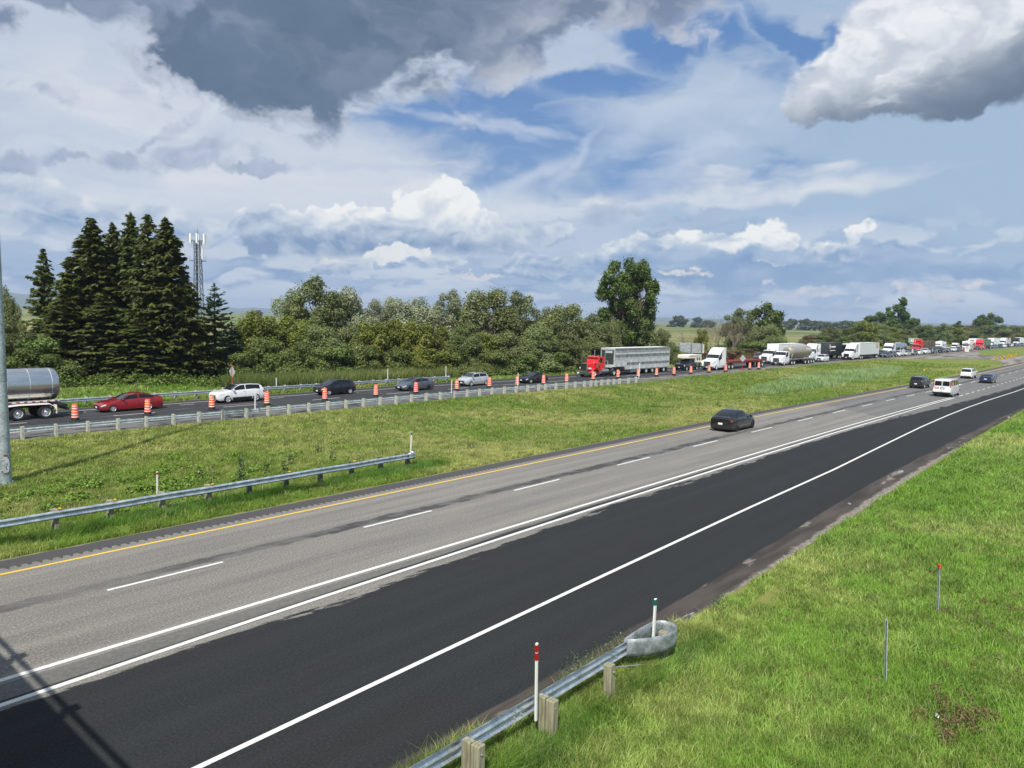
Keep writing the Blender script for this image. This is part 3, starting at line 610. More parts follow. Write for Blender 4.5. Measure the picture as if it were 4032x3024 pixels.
# ------------------------------------------------------------------ vegetation
def leaf_mat(name, c, c2, trans=.3, rough=.55, sheen=0.0):
    m = bpy.data.materials.new(name); m.use_nodes = True; t = NT(m.node_tree); m.node_tree.nodes.remove(m.node_tree.nodes['Principled BSDF'])
    out = m.node_tree.nodes['Material Output']; tint = t.attr('tint'); tr = t.sep(tint)
    base = t.mix(tr[0], c, c2)
    gi = t.node('ShaderNodeObjectInfo'); oi = X(t, gi.outputs['Random'])
    hs = t.node('ShaderNodeHueSaturation'); t.put(hs, 'Hue', t.ss(oi, 0, 1, .487, .513, kind='LINEAR')); t.put(hs, 'Value', (tr[1]*.9 + .55)*t.ss(oi, 0, 1, .85, 1.12, kind='LINEAR')); t.put(hs, 'Color', base)
    pb = t.node('ShaderNodeBsdfPrincipled'); t.put(pb, 'Base Color', X(t, hs.outputs[0])); pb.inputs['Roughness'].default_value = rough; pb.inputs['Specular IOR Level'].default_value = .35
    tb = t.node('ShaderNodeBsdfTranslucent'); t.put(tb, 'Color', t.mix(.5, X(t, hs.outputs[0]), t.mix(1.0, X(t, hs.outputs[0]), (1.0, 1.25, .45), 'MULTIPLY')))
    mx = t.node('ShaderNodeMixShader'); mx.inputs[0].default_value = trans
    L_ = m.node_tree.links.new; L_(pb.outputs[0], mx.inputs[1]); L_(tb.outputs[0], mx.inputs[2]); L_(mx.outputs[0], out.inputs[0])
    return m
m_bark = flat('bark', (96, 84, 70), .9, vary=.35, scale=1.5); m_bark2 = flat('grey_dead_bark', (128, 116, 104), .9, vary=.2, scale=1.5)
LM = {'spruce': leaf_mat('spruce_needles', (.055, .082, .018), (.125, .145, .032), .15),
      'pine': leaf_mat('pine_needles', (.060, .105, .060), (.110, .160, .085), .12),
      'willow': leaf_mat('willow_leaves', (.120, .155, .045), (.275, .300, .130), .3, .5),
      'silver': leaf_mat('silver_leaves', (.155, .185, .080), (.44, .46, .34), .28, .5),
      'poplar': leaf_mat('yellow_green_leaves', (.105, .145, .022), (.290, .290, .060), .35),
      'bush': leaf_mat('bush_leaves', (.095, .140, .030), (.200, .240, .070), .3),
      'cotton': leaf_mat('cottonwood_leaves', (.060, .105, .022), (.130, .185, .042), .25, .45),
      'rust': leaf_mat('rusty_scrub_leaves', (.120, .095, .045), (.240, .165, .085), .25),
      'far': leaf_mat('far_leaves', (.055, .085, .038), (.095, .125, .050), .2)}
def unit(v): return v/np.maximum(np.linalg.norm(v, axis=-1, keepdims=True), 1e-9)
def cards(P, N, size, g, aspect=1.6, shape=None):
    """a kite-shaped leaf card at every point, facing N"""
    n = len(P); rnd = unit(g.normal(size=(n, 3))); U = unit(np.cross(N, rnd)); Vv = np.cross(N, U)
    L_ = (size*g.uniform(.7, 1.3, n))[:, None]*.5; Wd = L_/aspect
    return np.stack([P-U*L_, P-Vv*Wd+U*L_*.1, P+U*L_, P+Vv*Wd+U*L_*.1], 1).reshape(-1, 3)
def quads(n): return np.arange(n*4).reshape(-1, 4)
def crown(seed, h, r, nclump, nleaf, leaf, z0=.18, env='round', squash=.8, spread=.30, up=.5):
    g = np.random.default_rng(seed); cs = []
    while len(cs) < nclump:
        p = g.uniform(-1, 1, 3)
        if env == 'round': ok = (p**2).sum() < 1 and (p**2).sum() > .12
        elif env == 'tall': ok = (p[0]**2+p[1]**2) < (1-abs(p[2])**2.5)*.9
        elif env == 'fan': ok = (p[0]**2+p[1]**2) < (.35+.65*((p[2]+1)/2))**2*(1-max(0, p[2])**6*.5)
        else: ok = (p[0]**2+p[1]**2) < (1-((p[2]+1)/2)**2)
        if ok: cs.append(p)
    cs = np.array(cs); zc = h*(z0+1)/2; hz = h*(1-z0)/2
    C_ = np.stack([cs[:, 0]*r*.86, cs[:, 1]*r*.86, zc+cs[:, 2]*hz*.9], 1)
    cr = r*spread*g.uniform(.6, 1.25, nclump)
    w_ = cr**2; cnt = g.multinomial(nleaf, w_/w_.sum()); idx = np.repeat(np.arange(nclump), cnt)
    D = unit(g.normal(size=(nleaf, 3))); D[:, 2] += up*.35; D = unit(D)
    rad = cr[idx]*(g.uniform(.25, 1, nleaf)**.5)*np.where(g.random(nleaf) < .16, g.uniform(1.0, 1.55, nleaf), 1.0)*(1+.35*(fb(D[:, 0]*3+idx, D[:, 1]*3+D[:, 2]*2, 1.0, 4, 3)-.5)*2)
    P = C_[idx]+D*rad[:, None]*np.array([1, 1, squash])
    P[:, 2] = np.clip(P[:, 2], .05, h*1.02)
    N = unit(D*.9+g.normal(size=(nleaf, 3))*.55+np.array([0, 0, .25]))
    V = cards(P, N, leaf, g)
    cl = g.uniform(0, 1, nclump)[idx]
    t0 = np.clip(cl*.45+g.uniform(0, 1, nleaf)*.55, 0, 1)**1.4; t1 = np.clip(.5+(g.uniform(0, 1, nclump)[idx]-.5)*.5+(g.uniform(0, 1, nleaf)-.5)*.5, 0, 1)
    col = np.repeat(np.stack([t0, t1, t1], 1), 4, 0)
    return V, col, C_, cr
def limbs(C_, h, r, g, base=.02, thick=None, lean=0.0):
    mb = MB(); T0 = thick or .022*h; top = Vector((lean, 0, h*.62))
    trunk = [Vector((0, 0, -.3)), Vector((.03*h*g.normal()*.3, .02*h*g.normal()*.3, h*.2)), Vector((lean*.5, .03*h*g.normal()*.4, h*.42)), top]
    mb.tube(trunk, [T0*1.25, T0, T0*.75, T0*.35], 8)
    for c in C_:
        k = g.uniform(.12, .85); s_ = trunk[1].lerp(top, k) if k > .2 else trunk[0].lerp(trunk[1], k*4)
        e = Vector(c); md = s_.lerp(e, .5)+Vector((g.normal()*.3, g.normal()*.3, g.uniform(-.1, .5)))
        mb.tube([s_, md, e], [T0*.38, T0*.22, T0*.07], 5, cap=False)
    return mb
TM = {}
def decid(key, seed, h, r, nc, nl, leaf, **kw):
    g = np.random.default_rng(seed+100); V, col, C_, cr = crown(seed, h, r, nc, nl, leaf, **kw)
    TM.setdefault(key, []).append((h, r, arr_mesh('crown_'+key, V, quads(len(V)//4), col), limbs(C_, h, r, g).mesh('trunk_'+key, True)))
decid('willow', 1, 12, 4.2, 46, 26000, .29, z0=.04, env='round', spread=.31, squash=.95)
decid('willow', 2, 12, 4.2, 40, 24000, .29, z0=.06, env='dome', spread=.33, squash=.95)
decid('willow', 5, 12, 4.2, 60, 26000, .28, z0=.03, env='dome', spread=.29, squash=1.1)
decid('poplar', 11, 8, 3.0, 34, 15000, .26, z0=.02, env='dome', spread=.30, squash=1.0)
decid('poplar', 12, 8, 3.0, 30, 14000, .27, z0=.04, env='round', spread=.32, squash=1.0)
decid('bush', 21, 4.5, 2.8, 30, 10000, .24, z0=.0, env='dome', spread=.32, squash=.8)
decid('bush', 22, 4.5, 2.8, 26, 9000, .25, z0=.0, env='dome', spread=.34, squash=.75)
decid('cotton', 31, 20, 6.6, 105, 30000, .40, z0=.20, env='round', spread=.155, squash=1.1)
decid('cotton2', 41, 16, 6.0, 48, 15000, .62, z0=.03, env='dome', spread=.25, squash=1.0)
decid('tall', 51, 22, 5.2, 40, 11000, .85, z0=.06, env='tall', spread=.26, squash=1.1)
decid('far', 61, 15, 8, 22, 2600, 1.9, z0=.0, env='round', spread=.36, squash=.8)
decid('far', 62, 15, 8, 18, 2400, 1.9, z0=.0, env='dome', spread=.38, squash=.8)
TM['silver'] = TM['willow']; TM['rust'] = TM['bush']
def spruce(key, seed, h, r, dens=1.0, droop=.35, pine=False):
    g = np.random.default_rng(seed); mb = MB(); mb.tube([(0, 0, -.3), (0, 0, h*.5), (0, 0, h)], [h*.014+.05, h*.009+.03, .015], 7)
    Ps, Ns, Ls, Us, Cs = [], [], [], [], []; z = .25
    while z < h*.985:
        f = z/h; L0 = r*(1-f)**(.84 if not pine else .8)*(1.0 if f > .08 else .8)+.10
        nb = int((9 if f < .75 else 7)*dens+g.integers(0, 2)); a0 = g.uniform(0, 6.28)
        for k in range(nb):
            a = a0+k*2*math.pi/nb+g.normal()*.18; L_ = L0*g.uniform(.5, 1.15)*(1.3 if g.random() < .12 else 1); o = np.array([math.cos(a), math.sin(a), 0]); s_ = np.array([-o[1], o[0], 0])
            sl_ = g.uniform(.25, .6) if f > .7 else g.uniform(-.05, .25); q_ = droop*g.uniform(.6, 1.4)*(1-f*.7); zb = z+g.normal()*.2
            pt = lambda t_: o*L_*t_+np.array([0, 0, zb+L_*(sl_*t_-q_*t_*t_*1.0+.12*t_**4)])
            mb.tube([pt(0), pt(.5), pt(1)], [.035*(1-f)+.012, .02*(1-f)+.008, .006], 4, cap=False)
            n = max(5, int(L_*(15 if not pine else 14)*dens)); t_ = g.uniform(.12, 1.03, n)
            cv = g.uniform(0, 1)
            for tt in t_:
                side = g.choice([-1, 1]); wdt = (1-tt)*.42*L_+.12
                P = pt(tt)+s_*side*g.uniform(0, 1)*wdt*.8+np.array([0, 0, -abs(g.normal())*.09])
                U = unit(o*g.uniform(.3, 1.0)+s_*side*g.uniform(.2, .9)+np.array([0, 0, g.uniform(-.75, .05) if not pine else g.uniform(-.1, .6)]))
                Ps.append(P); Us.append(U); Ls.append(g.uniform(.42, .8)*(.75 if f > .85 else 1)*(1 if not pine else .7)); Cs.append(cv)
        z += (.30+.22*(1-f))/max(.7, dens)*g.uniform(.8, 1.2)*(1 if not pine else 1.35)
    n = 12
    for i in range(n):
        a = i*2.4; Ps.append(np.array([.06*math.cos(a), .06*math.sin(a), h*(.965+.035*i/n)])); Us.append(unit(np.array([math.cos(a)*.6, math.sin(a)*.6, .7]))); Ls.append(.28); Cs.append(.5)
    P = np.array(Ps); U = np.array(Us); L_ = np.array(Ls)[:, None]; n = len(P)
    N = unit(np.cross(U, np.cross(np.array([0, 0, 1.0]), U))+g.normal(size=(n, 3))*.35); W_ = unit(np.cross(N, U))
    V = np.stack([P-U*L_*.45, P-W_*L_*.22, P+U*L_*.55, P+W_*L_*.22], 1)
    N2 = unit(N+W_*.9); W2 = unit(np.cross(N2, U))
    V2 = np.stack([P-U*L_*.40+W2*.02, P-W2*L_*.21, P+U*L_*.60, P+W2*L_*.21], 1)
    V = np.concatenate([V, V2]).reshape(-1, 3)
    t0 = np.clip(np.array(Cs)*.5+g.uniform(0, .5, n), 0, 1); t1 = np.clip(.5+g.normal(size=n)*.18, 0, 1); col = np.stack([t0, t1, t1], 1); col = np.repeat(np.concatenate([col, col]), 4, 0)
    TM.setdefault(key, []).append((h, r, arr_mesh('crown_'+key, V, quads(len(V)//4), col), mb.mesh('trunk_'+key, True)))
spruce('spruce', 71, 19, 3.9, 1.35, .34); spruce('spruce', 72, 19, 3.9, 1.25, .55); spruce('spruce', 74, 19, 4.0, 1.25, .26); spruce('spruce', 73, 15, 3.6, .95, .30)
spruce('pine', 75, 12, 3.2, .9, .12, True)
def bare(key, seed, h, r):
    g = np.random.default_rng(seed); mb = MB()
    def grow(p, d_, L_, rad, lv):
        e = p+d_*L_; md = p+d_*L_*.5+Vector((g.normal(), g.normal(), g.normal()))*L_*.05; mb.tube([p, md, e], [rad, rad*.8, rad*.55], 5 if lv < 2 else 3, cap=False)
        if lv >= 5: return
        for _ in range(3 if lv < 4 else 2):
            nd = (d_+Vector((g.normal()*.42, g.normal()*.42, g.uniform(-.1, .35)))).normalized(); grow(p+d_*L_*g.uniform(.45, 1.0), nd, L_*g.uniform(.55, .82), rad*.55, lv+1)
    for k in range(4): grow(Vector((g.normal()*.5, g.normal()*.5, -.2)), Vector((g.normal()*.12, g.normal()*.12, 1)).normalized(), h*.34, .075, 0)
    TM.setdefault(key, []).append((h, r, None, mb.mesh('branches_'+key)))
bare('bare', 81, 12, 2.6); bare('bare', 82, 12, 2.6)
TREES = {'spruce': [(30.9,103.5,15.6,3.0),(34.2,97.1,19.1,3.9),(37.4,99.2,19.2,3.0),(38.5,96.6,20.4,2.9),(38.3,91.3,19.7,3.4),(39.7,89.6,19.4,3.8),(31.4,96.0,14.3,3.2),(29.7,93.4,9.9,3.4),(41.1,87.8,12.5,2.7),(33.2,91.1,10.1,3.7),(35.8,88.0,7.5,3.3)],
'pine': [(47.2,92.7,12.0,3.6),(49.9,93.5,7.0,3.7),(44.7,90.6,7.6,2.5)],
'bush': [(54.7,97.8,6.9,2.5),(26.0,91.4,5.8,3.0),(24.0,88.8,4.0,2.6),(27.4,88.9,3.4,2.6),(51.5,86.9,5.6,2.9),(123.5,70.1,5.1,3.1),(53.4,83.4,4.6,2.5),(57.8,81.6,4.9,2.8),(61.8,79.9,4.6,2.5),(65.8,78.0,4.9,2.6),(73.2,73.8,4.9,2.6),(77.9,71.9,4.4,2.7),(84.0,71.0,4.2,3.1),(91.8,70.9,3.9,3.3),(98.3,70.6,3.4,2.7),(48.1,87.7,3.6,2.2),(183.8,78.8,4.9,5.0),(172.0,80.8,3.2,4.2),(151.2,77.6,3.6,3.7),(140.3,76.9,3.8,3.0),(200.4,78.0,3.6,2.0),(307.0,90.3,7.2,5.0),(287.0,87.5,4.4,5.7),(284.8,94.4,5.3,3.8),(320.5,97.6,7.8,4.2)],
'willow': [(51.9,94.7,4.1,2.4),(25.0,96.8,11.3,1.6),(24.3,92.9,6.8,2.7),(63.3,99.6,12.7,3.5),(65.2,95.9,14.0,4.4),(88.5,82.5,13.3,4.6),(93.2,80.3,13.2,4.3),(98.6,78.4,11.7,3.2),(100.8,75.6,11.7,3.8),(105.2,72.9,10.1,3.2),(109.5,71.9,8.8,2.5),(119.3,71.3,9.1,3.9),(123.4,70.2,7.7,2.7),(58.0,85.1,6.9,3.2),(62.7,84.2,7.3,3.0),(77.2,76.9,7.6,3.1),(83.4,73.3,7.7,3.5),(87.8,71.1,7.5,3.6),(95.0,71.6,6.8,3.4),(101.7,70.9,6.2,3.5),(108.9,71.0,5.6,3.7),(118.1,71.4,6.2,4.3),(196.5,87.3,12.5,4.7),(190.6,75.5,9.8,3.2),(295.2,94.5,7.7,5.8),(421.2,86.4,10.5,9.5),(370.3,85.1,7.5,7.2),(534.5,76.8,11.7,13.6),(555.6,69.9,10.3,10.6),(491.2,93.4,9.3,7.9),(598.3,66.9,10.6,11.4),(324.1,102.7,6.5,4.7),(326.5,94.7,8.7,4.7),(337.9,91.2,10.4,5.1),(348.5,90.3,9.7,5.0),(369.7,87.9,8.3,4.8),(401.2,84.6,9.9,5.2),(432.1,83.1,10.9,5.0),(463.2,79.7,9.2,5.3),(473.8,77.1,9.1,5.1),(503.8,65.1,10.1,5.4),(544.2,64.7,11.2,6.2),(636.8,63.8,12.9,8.0),(199.4,80.4,8.6,3.4)],
'silver': [(70.2,94.9,13.4,4.1),(75.5,95.9,10.9,3.1),(79.3,95.3,11.4,2.7),(81.1,91.1,12.1,4.6),(86.4,88.9,12.8,3.5)],
'poplar': [(52.3,92.2,8.8,2.7),(54.3,88.7,8.4,3.3),(58.5,89.6,7.8,2.4),(64.1,81.9,8.0,2.9),(67.8,81.5,8.4,3.3),(71.0,80.1,8.3,3.0),(73.8,78.8,7.9,2.7),(80.8,76.1,6.8,2.8),(69.8,75.8,4.7,2.6),(159.0,80.0,7.7,1.3),(317.7,89.3,11.0,7.8),(359.1,89.1,8.6,4.7),(452.5,82.8,9.8,5.2)],
'cotton': [(114.9,72.7,20.8,5.5)],
'bare': [(180.8,85.5,13.7,3.1),(175.1,85.8,10.6,2.5),(172.9,78.7,12.7,2.4),(151.8,87.0,9.1,1.4),(159.0,84.3,8.7,2.0)],
'cotton2': [(205.3,84.6,16.3,5.6),(405.9,107.8,17.8,8.7),(419.7,93.7,15.0,6.2),(397.9,99.0,12.3,7.7),(553.8,83.2,20.0,7.7),(554.5,78.4,21.8,7.7),(390.9,85.0,10.2,5.0),(411.9,82.0,10.5,4.8),(494.0,77.3,10.8,5.3),(515.3,69.5,12.2,5.9),(592.6,63.9,12.2,6.7),(209.6,81.9,10.0,2.1)],
'rust': [(148.5,71.9,3.6,3.6),(156.9,70.4,3.1,3.2),(163.8,69.6,2.8,2.8),(283.5,98.2,5.1,4.1),(532.7,88.7,10.0,8.5)],
'tall': [(418.0,100.8,24.4,6.2),(511.9,91.2,13.4,3.6),(409.4,94.0,12.5,4.5)],
'far': [(1033.1,570.1,11.0,7.4),(1039.1,559.2,17.7,11.1),(1050.8,536.9,16.8,9.6),(1059.0,520.6,11.5,11.1),(1103.7,417.3,14.1,6.7),(1106.4,410.2,16.3,8.2),(1112.1,394.5,17.4,10.4),(1116.1,382.9,14.2,9.6),(1120.0,371.5,14.5,5.9),(1123.1,361.9,12.7,7.4),(1126.9,350.2,14.3,9.6),(1130.4,338.4,15.3,11.1),(1133.6,327.8,13.5,9.6),(590.4,1021.7,11.4,5.2)]}

NTH = ['leftmost', 'second', 'third', 'fourth', 'fifth', 'sixth', 'seventh', 'eighth', 'ninth', 'tenth', 'eleventh', 'twelfth', 'thirteenth', 'fourteenth', 'fifteenth', 'sixteenth', 'seventeenth', 'eighteenth', 'nineteenth', 'twentieth', 'twenty-first', 'twenty-second', 'twenty-third', 'twenty-fourth', 'twenty-fifth', 'twenty-sixth', 'twenty-seventh', 'twenty-eighth', 'twenty-ninth', 'thirtieth', 'thirty-first', 'thirty-second', 'thirty-third', 'thirty-fourth', 'thirty-fifth', 'thirty-sixth', 'thirty-seventh', 'thirty-eighth', 'thirty-ninth', 'fortieth', 'forty-first', 'forty-second', 'forty-third', 'forty-fourth', 'forty-fifth', 'forty-sixth', 'forty-seventh', 'forty-eighth', 'forty-ninth', 'fiftieth']
def nth(i): return NTH[i] if i == 0 else NTH[i]+' from the left'
TN = {'spruce': ('spruce_tree', 'tall dark green spruce', 'dark spruces left of the phone mast'), 'pine': ('pine_tree', 'blue-green pine', 'pines right of the phone mast'), 'willow': ('willow_tree', 'grey-green round willow', 'grey-green willows of the hedge'),
      'silver': ('willow_tree', 'silvery pale-leaved willow', 'silvery willows of the hedge'), 'poplar': ('poplar_tree', 'yellow-green small tree', 'yellow-green trees of the hedge'), 'bush': ('bush', 'low dark green bush', 'bushes along the ditch'),
      'cotton': ('cottonwood_tree', 'tall dark cottonwood rising behind the red livestock truck', None), 'cotton2': ('ash_tree', 'large dark green broadleaf tree', 'large trees behind the far queue'), 'tall': ('poplar_tree', 'slender tall poplar', 'tall poplars behind the far queue'),
      'rust': ('shrub', 'rusty brown shrub', 'brownish shrubs behind the trucks'), 'bare': ('bare_tree', 'leafless grey dead tree', 'dead trees behind the trucks'), 'far': ('field_tree', 'small bluish tree on the far edge of the fields', 'trees far across the fields')}
PART = {'bare': 'branches'}
for key, lst in TREES.items():
    nm, lab, grp = TN[key]; vs_ = TM[key]
    lst = sorted(lst, key=lambda q_: -math.atan2(q_[1], q_[0]))
    for i, (tx, ty, th, trd) in enumerate(lst):
        h, r, cm, tm = vs_[(i*7+len(lst)) % len(vs_)]
        if key == 'spruce' and th < 16: h, r, cm, tm = vs_[-1]
        z_ = GZ(tx, ty); root = empty(nm, (tx, ty, z_-.05), random.uniform(0, 6.28))
        s_ = max(trd/r, .62*th/h if key not in ('far', 'bush', 'rust', 'willow', 'silver') else .4*th/h)*(1.15 if key != 'spruce' else (1.48 if i > 0 else 1.15)); s_ = min(s_, (1.9 if key in ('willow', 'poplar', 'bush', 'silver', 'rust', 'cotton2', 'tall') else 9)*th/h); root.scale = (s_, s_, th/h)
        if key == 'cotton': root.rotation_euler.z = 2.0
        if cm:
            c_ = link('crown', cm, [], root); c_.data.materials.clear() if False else None
            if not c_.data.materials: c_.data.materials.append(None)
            c_.material_slots[0].link = 'OBJECT'; c_.material_slots[0].material = LM[key if key in LM else 'cotton']
        tk = link('trunk' if cm else 'branches', tm, [], root)
        if not tk.data.materials: tk.data.materials.append(None)
        tk.material_slots[0].link = 'OBJECT'; tk.material_slots[0].material = m_bark if cm else m_bark2
        if key == 'cotton': tag(root, 'tall dark green cottonwood rising alone above the red livestock truck', 'tree')
        else:
            where = {'spruce': 'in the clump beside the phone mast', 'pine': 'just right of the phone mast', 'willow': 'in the long hedge', 'silver': 'in the hedge back row', 'poplar': 'in the long hedge', 'bush': 'at the foot of the trees', 'cotton2': 'behind the queue', 'tall': 'behind the far queue', 'rust': 'behind the trucks', 'bare': 'behind the flatbed truck', 'far': 'far away'}[key]
            sz = '' if key in ('far',) else ''
            tag(root, '%s %s, %s' % (lab, where, nth(i)), 'bush' if nm in ('bush', 'shrub') else 'tree', grp) if key != 'far' else tag(root, '%s, %s' % (lab, nth(i)), 'tree', grp)

# ------------------------------------------------------------------ grass, reeds and weeds
def blades(name, pts, h, wd, col, mt, lean=.35, seed=5, tuft=1):
    g = np.random.default_rng(seed); n = len(pts); a = g.uniform(0, 2*math.pi, n); U = np.stack([np.cos(a), np.sin(a), np.zeros(n)], 1)
    b_ = g.uniform(0, 2*math.pi, n); Ln = np.stack([np.cos(b_), np.sin(b_), np.zeros(n)], 1)*(np.abs(g.normal(size=n))*lean+.12)[:, None]*h[:, None]+np.array([.25, .05, 0])*h[:, None]*lean
    W_ = wd[:, None]*.5; up_ = np.array([0, 0, 1.0]); H_ = h[:, None]
    P0 = pts-U*W_-up_*.02; P1 = pts+U*W_-up_*.02; M0 = pts+Ln*.35+up_*H_*.55; P2 = pts+Ln+up_*H_*g.uniform(.75, 1.0, n)[:, None]
    V = np.stack([P0, P1, M0+U*W_*.7, M0-U*W_*.7, P2], 1).reshape(-1, 3)
    k = np.arange(n)[:, None]*5; F1 = k+np.array([0, 1, 2, 3]); F2 = k+np.array([3, 2, 4, 4])
    T_ = np.concatenate([k+np.array([0, 1, 2]), k+np.array([0, 2, 3]), k+np.array([3, 2, 4])])
    me = arr_mesh(name, V, T_, np.repeat(col, 5, 0)); return tag(link(name, me, mt), kind='stuff')
def scatter(n, x0, x1, y0, y1, keep, seed):
    g = np.random.default_rng(seed); x = g.uniform(x0, x1, n); y = g.uniform(y0, y1, n); d = np.hypot(x, y); k = keep(x, y, d, g); return x[k], y[k], d[k], g
def view_ok(x, y, pad=2.5):
    az = HEAD-np.degrees(np.arctan2(y, x)); return np.abs(az) < 34.8+pad+60/np.maximum(np.hypot(x, y), 8)
grass_m = leaf_mat('grass_blades', (.165, .275, .040), (.400, .410, .150), .42, .5)
def grass_col(x, y, g, dry=.5):
    n = len(x); a = fb(x, y, .10, 21, 4); b_ = fb(x, y, .5, 25, 3)
    t0 = np.clip((a-.5)*2.6*dry*2+.25+(b_-.5)*1.1+g.normal(size=n)*.22, 0, 1); t1 = np.clip(.62+(fb(x, y, 2.4, 77, 3)-.5)*1.7+g.normal(size=n)*.26, 0, 1)
    return np.stack([t0, t1, t1], 1)
def meadow(name, x0, x1, y0, y1, n, cond, seed, hh=(.10, .22), d0=14.0, dry=.5, dens=1.0, edge=None, wk=.011):
    x, y, d, g = scatter(n, x0, x1, y0, y1, lambda x, y, d, g: view_ok(x, y) & cond(x, y) & (g.random(len(x)) < np.clip((d0/np.maximum(d, 1))**1.55, 0, 1)*dens), seed)
    z = gz(x, y); cl = fb(x, y, .9, 31, 3); k = (d/d0)**.55
    h = g.uniform(hh[0], hh[1], len(x))*(.55+cl*.9)*np.maximum(1, k*.75); wd = wk*np.maximum(1, (d/d0)**.95)*g.uniform(.7, 1.4, len(x))
    return blades(name, np.stack([x, y, z], 1), h, wd, grass_col(x, y, g, dry), grass_m, .75, seed)
meadow('verge_grass', 8, 130, -14, 9.45, 2500000, lambda x, y: (y < np.interp(x, [0, 22, 65, 95, 130], [9.5, 9.25, 9.9, 9.9, 9.6])-.05+ (fb(x, y, 1.2, 3, 2)-.5)*.5), 11, (.10, .22), 15.0, .55, wk=.0145)
meadow('verge_edge_weeds', 6, 19, 8.4, 9.75, 26000, lambda x, y: (fb(x, y, .8, 41, 3) > .42) & (y < 9.75-np.clip((x-11)/8, 0, 1)*.45), 13, (.12, .34), 16.0, .8)
meadow('median_grass', -2, 215, 27.6, 52.9, 3400000, lambda x, y: (y > 28.15-np.interp(x, [52, 80, 110, 141, 217], [0, .3, 1.15, 1.95, 2.6])+(fb(x, y, 1.0, 3, 2)-.5)*.3) & (y < np.interp(x, [58, 84, 104, 150, 193, 250], [53.0, 51.7, 52.4, 52.6, 51.8, 50.3])) & ~((x > 196) & (y > 24)), 12, (.10, .24), 30.0, .42, wk=.02)
meadow('far_verge_grass', 5, 230, 66.0, 84, 500000, lambda x, y: y > np.interp(x, [60, 104, 150, 250], [67.8, 66.4, 65.9, 63.2]), 14, (.25, .5), 60.0, .3, wk=.05)
def stalks(name, x0, x1, y0, y1, n, hh, wd, seed):
    x, y, d, g = scatter(n, x0, x1, y0, y1, lambda x, y, d, g: view_ok(x, y) & (fb(x, y, .3, seed, 3) > .5), seed); n = len(x)
    c_ = np.stack([g.uniform(.3, 1, n), g.uniform(.4, .9, n), g.uniform(.4, .9, n)], 1)
    blades(name, np.stack([x, y, gz(x, y)], 1), g.uniform(hh[0], hh[1], n), np.full(n, wd), c_, straw_m, .55, seed)
straw_m = leaf_mat('dry_stalks', (.26, .22, .10), (.42, .36, .21), .3, .7)
stalks('verge_dry_stalks', 9, 60, -12, 9.0, 26000, (.14, .34), .010, 91)
stalks('median_dry_stalks', 4, 150, 29, 52, 60000, (.16, .34), .03, 92)
# long grass growing up through the near guardrails
def strip_grass(name, x0, x1, yc, yw, n, hh, wd, seed, mt, dry=.2, f=None):
    g = np.random.default_rng(seed); x = g.uniform(x0, x1, n); y = yc+g.normal(size=n)*yw
    if f is not None: y = f(x)+g.normal(size=n)*yw
    h = g.uniform(hh[0], hh[1], n)*(.6+fb(x, y, .5, seed, 3)*.8); return blades(name, np.stack([x, y, gz(x, y)], 1), h, np.full(n, wd), grass_col(x, y, g, dry), mt, .5, seed)
lush_m = leaf_mat('lush_grass', (.085, .175, .022), (.170, .270, .055), .38, .55)
pale_m = leaf_mat('pale_tall_grass', (.19, .27, .10), (.33, .40, .19), .35, .6)
reed_m = leaf_mat('reed_leaves', (.110, .165, .040), (.230, .265, .090), .3, .6)
strip_grass('guardrail_grass', 3, 29, 30.3, .38, 26000, (.22, .45), .02, 31, lush_m)
strip_grass('verge_rail_grass', 7, 18, 8.35, .28, 9000, (.16, .34), .012, 32, lush_m)
x, y, d, g = scatter(60000, 84, 175, 30, 50, lambda x, y, d, g: (((x-(124+(y-37)*2.2))/38)**2+((y-(39+(x-124)*.02))/5.2)**2 + (fb(x, y, .25, 51, 3)-.5)*1.2 < 1), 33)
blades('pale_tall_grass', np.stack([x, y, gz(x, y)], 1), g.uniform(.45, .95, len(x)), np.full(len(x), .07), grass_col(x, y, g, .3), pale_m, .35, 33)
x, y, d, g = scatter(60000, 41, 86, 69.5, 82, lambda x, y, d, g: (y > 71.0+(fb(x, y, .2, 52, 2)-.5)*2) & (y < 79-(x-45)*.12), 34)
blades('cattail_reeds', np.stack([x, y, gz(x, y)], 1), g.uniform(1.5, 2.5, len(x)), np.full(len(x), .075), grass_col(x, y, g, .3), reed_m, .12, 34)
def weeds(name, spots, mt, leaf, seed):
    g = np.random.default_rng(seed); Vs = []; Cs = []
    for (cx, cy, rx, ry, hh, n) in spots:
        u = g.normal(size=(n, 3)); u = unit(u)*(g.random((n, 1))**.4); px = cx+u[:, 0]*rx; py = cy+u[:, 1]*ry; lum = fb(px, py, 1.4, seed, 3)
        P = np.stack([px, py, gz(px, py)+.04+np.abs(u[:, 2])*hh*(.3+lum*1.3)], 1); N = unit(g.normal(size=(n, 3))*.5+np.array([0, 0, 1.0])+u*.5)
        Vs.append(cards(P, N, np.full(n, leaf), g, 1.2)); t0 = np.clip(g.normal(.5, .25, n), 0, 1); Cs.append(np.repeat(np.stack([t0, np.clip(g.normal(.5, .2, n), 0, 1), t0], 1), 4, 0))
    V = np.concatenate(Vs); return tag(link(name, arr_mesh(name, V, quads(len(V)//4), np.concatenate(Cs)), mt), kind='stuff')
weed_m = leaf_mat('broad_weed_leaves', (.100, .180, .022), (.230, .310, .045), .35, .5); dark_weed = leaf_mat('dark_weed_leaves', (.045, .085, .030), (.095, .140, .055), .25, .5); bramble_m = leaf_mat('bramble_leaves', (.085, .150, .024), (.180, .240, .050), .35, .5)
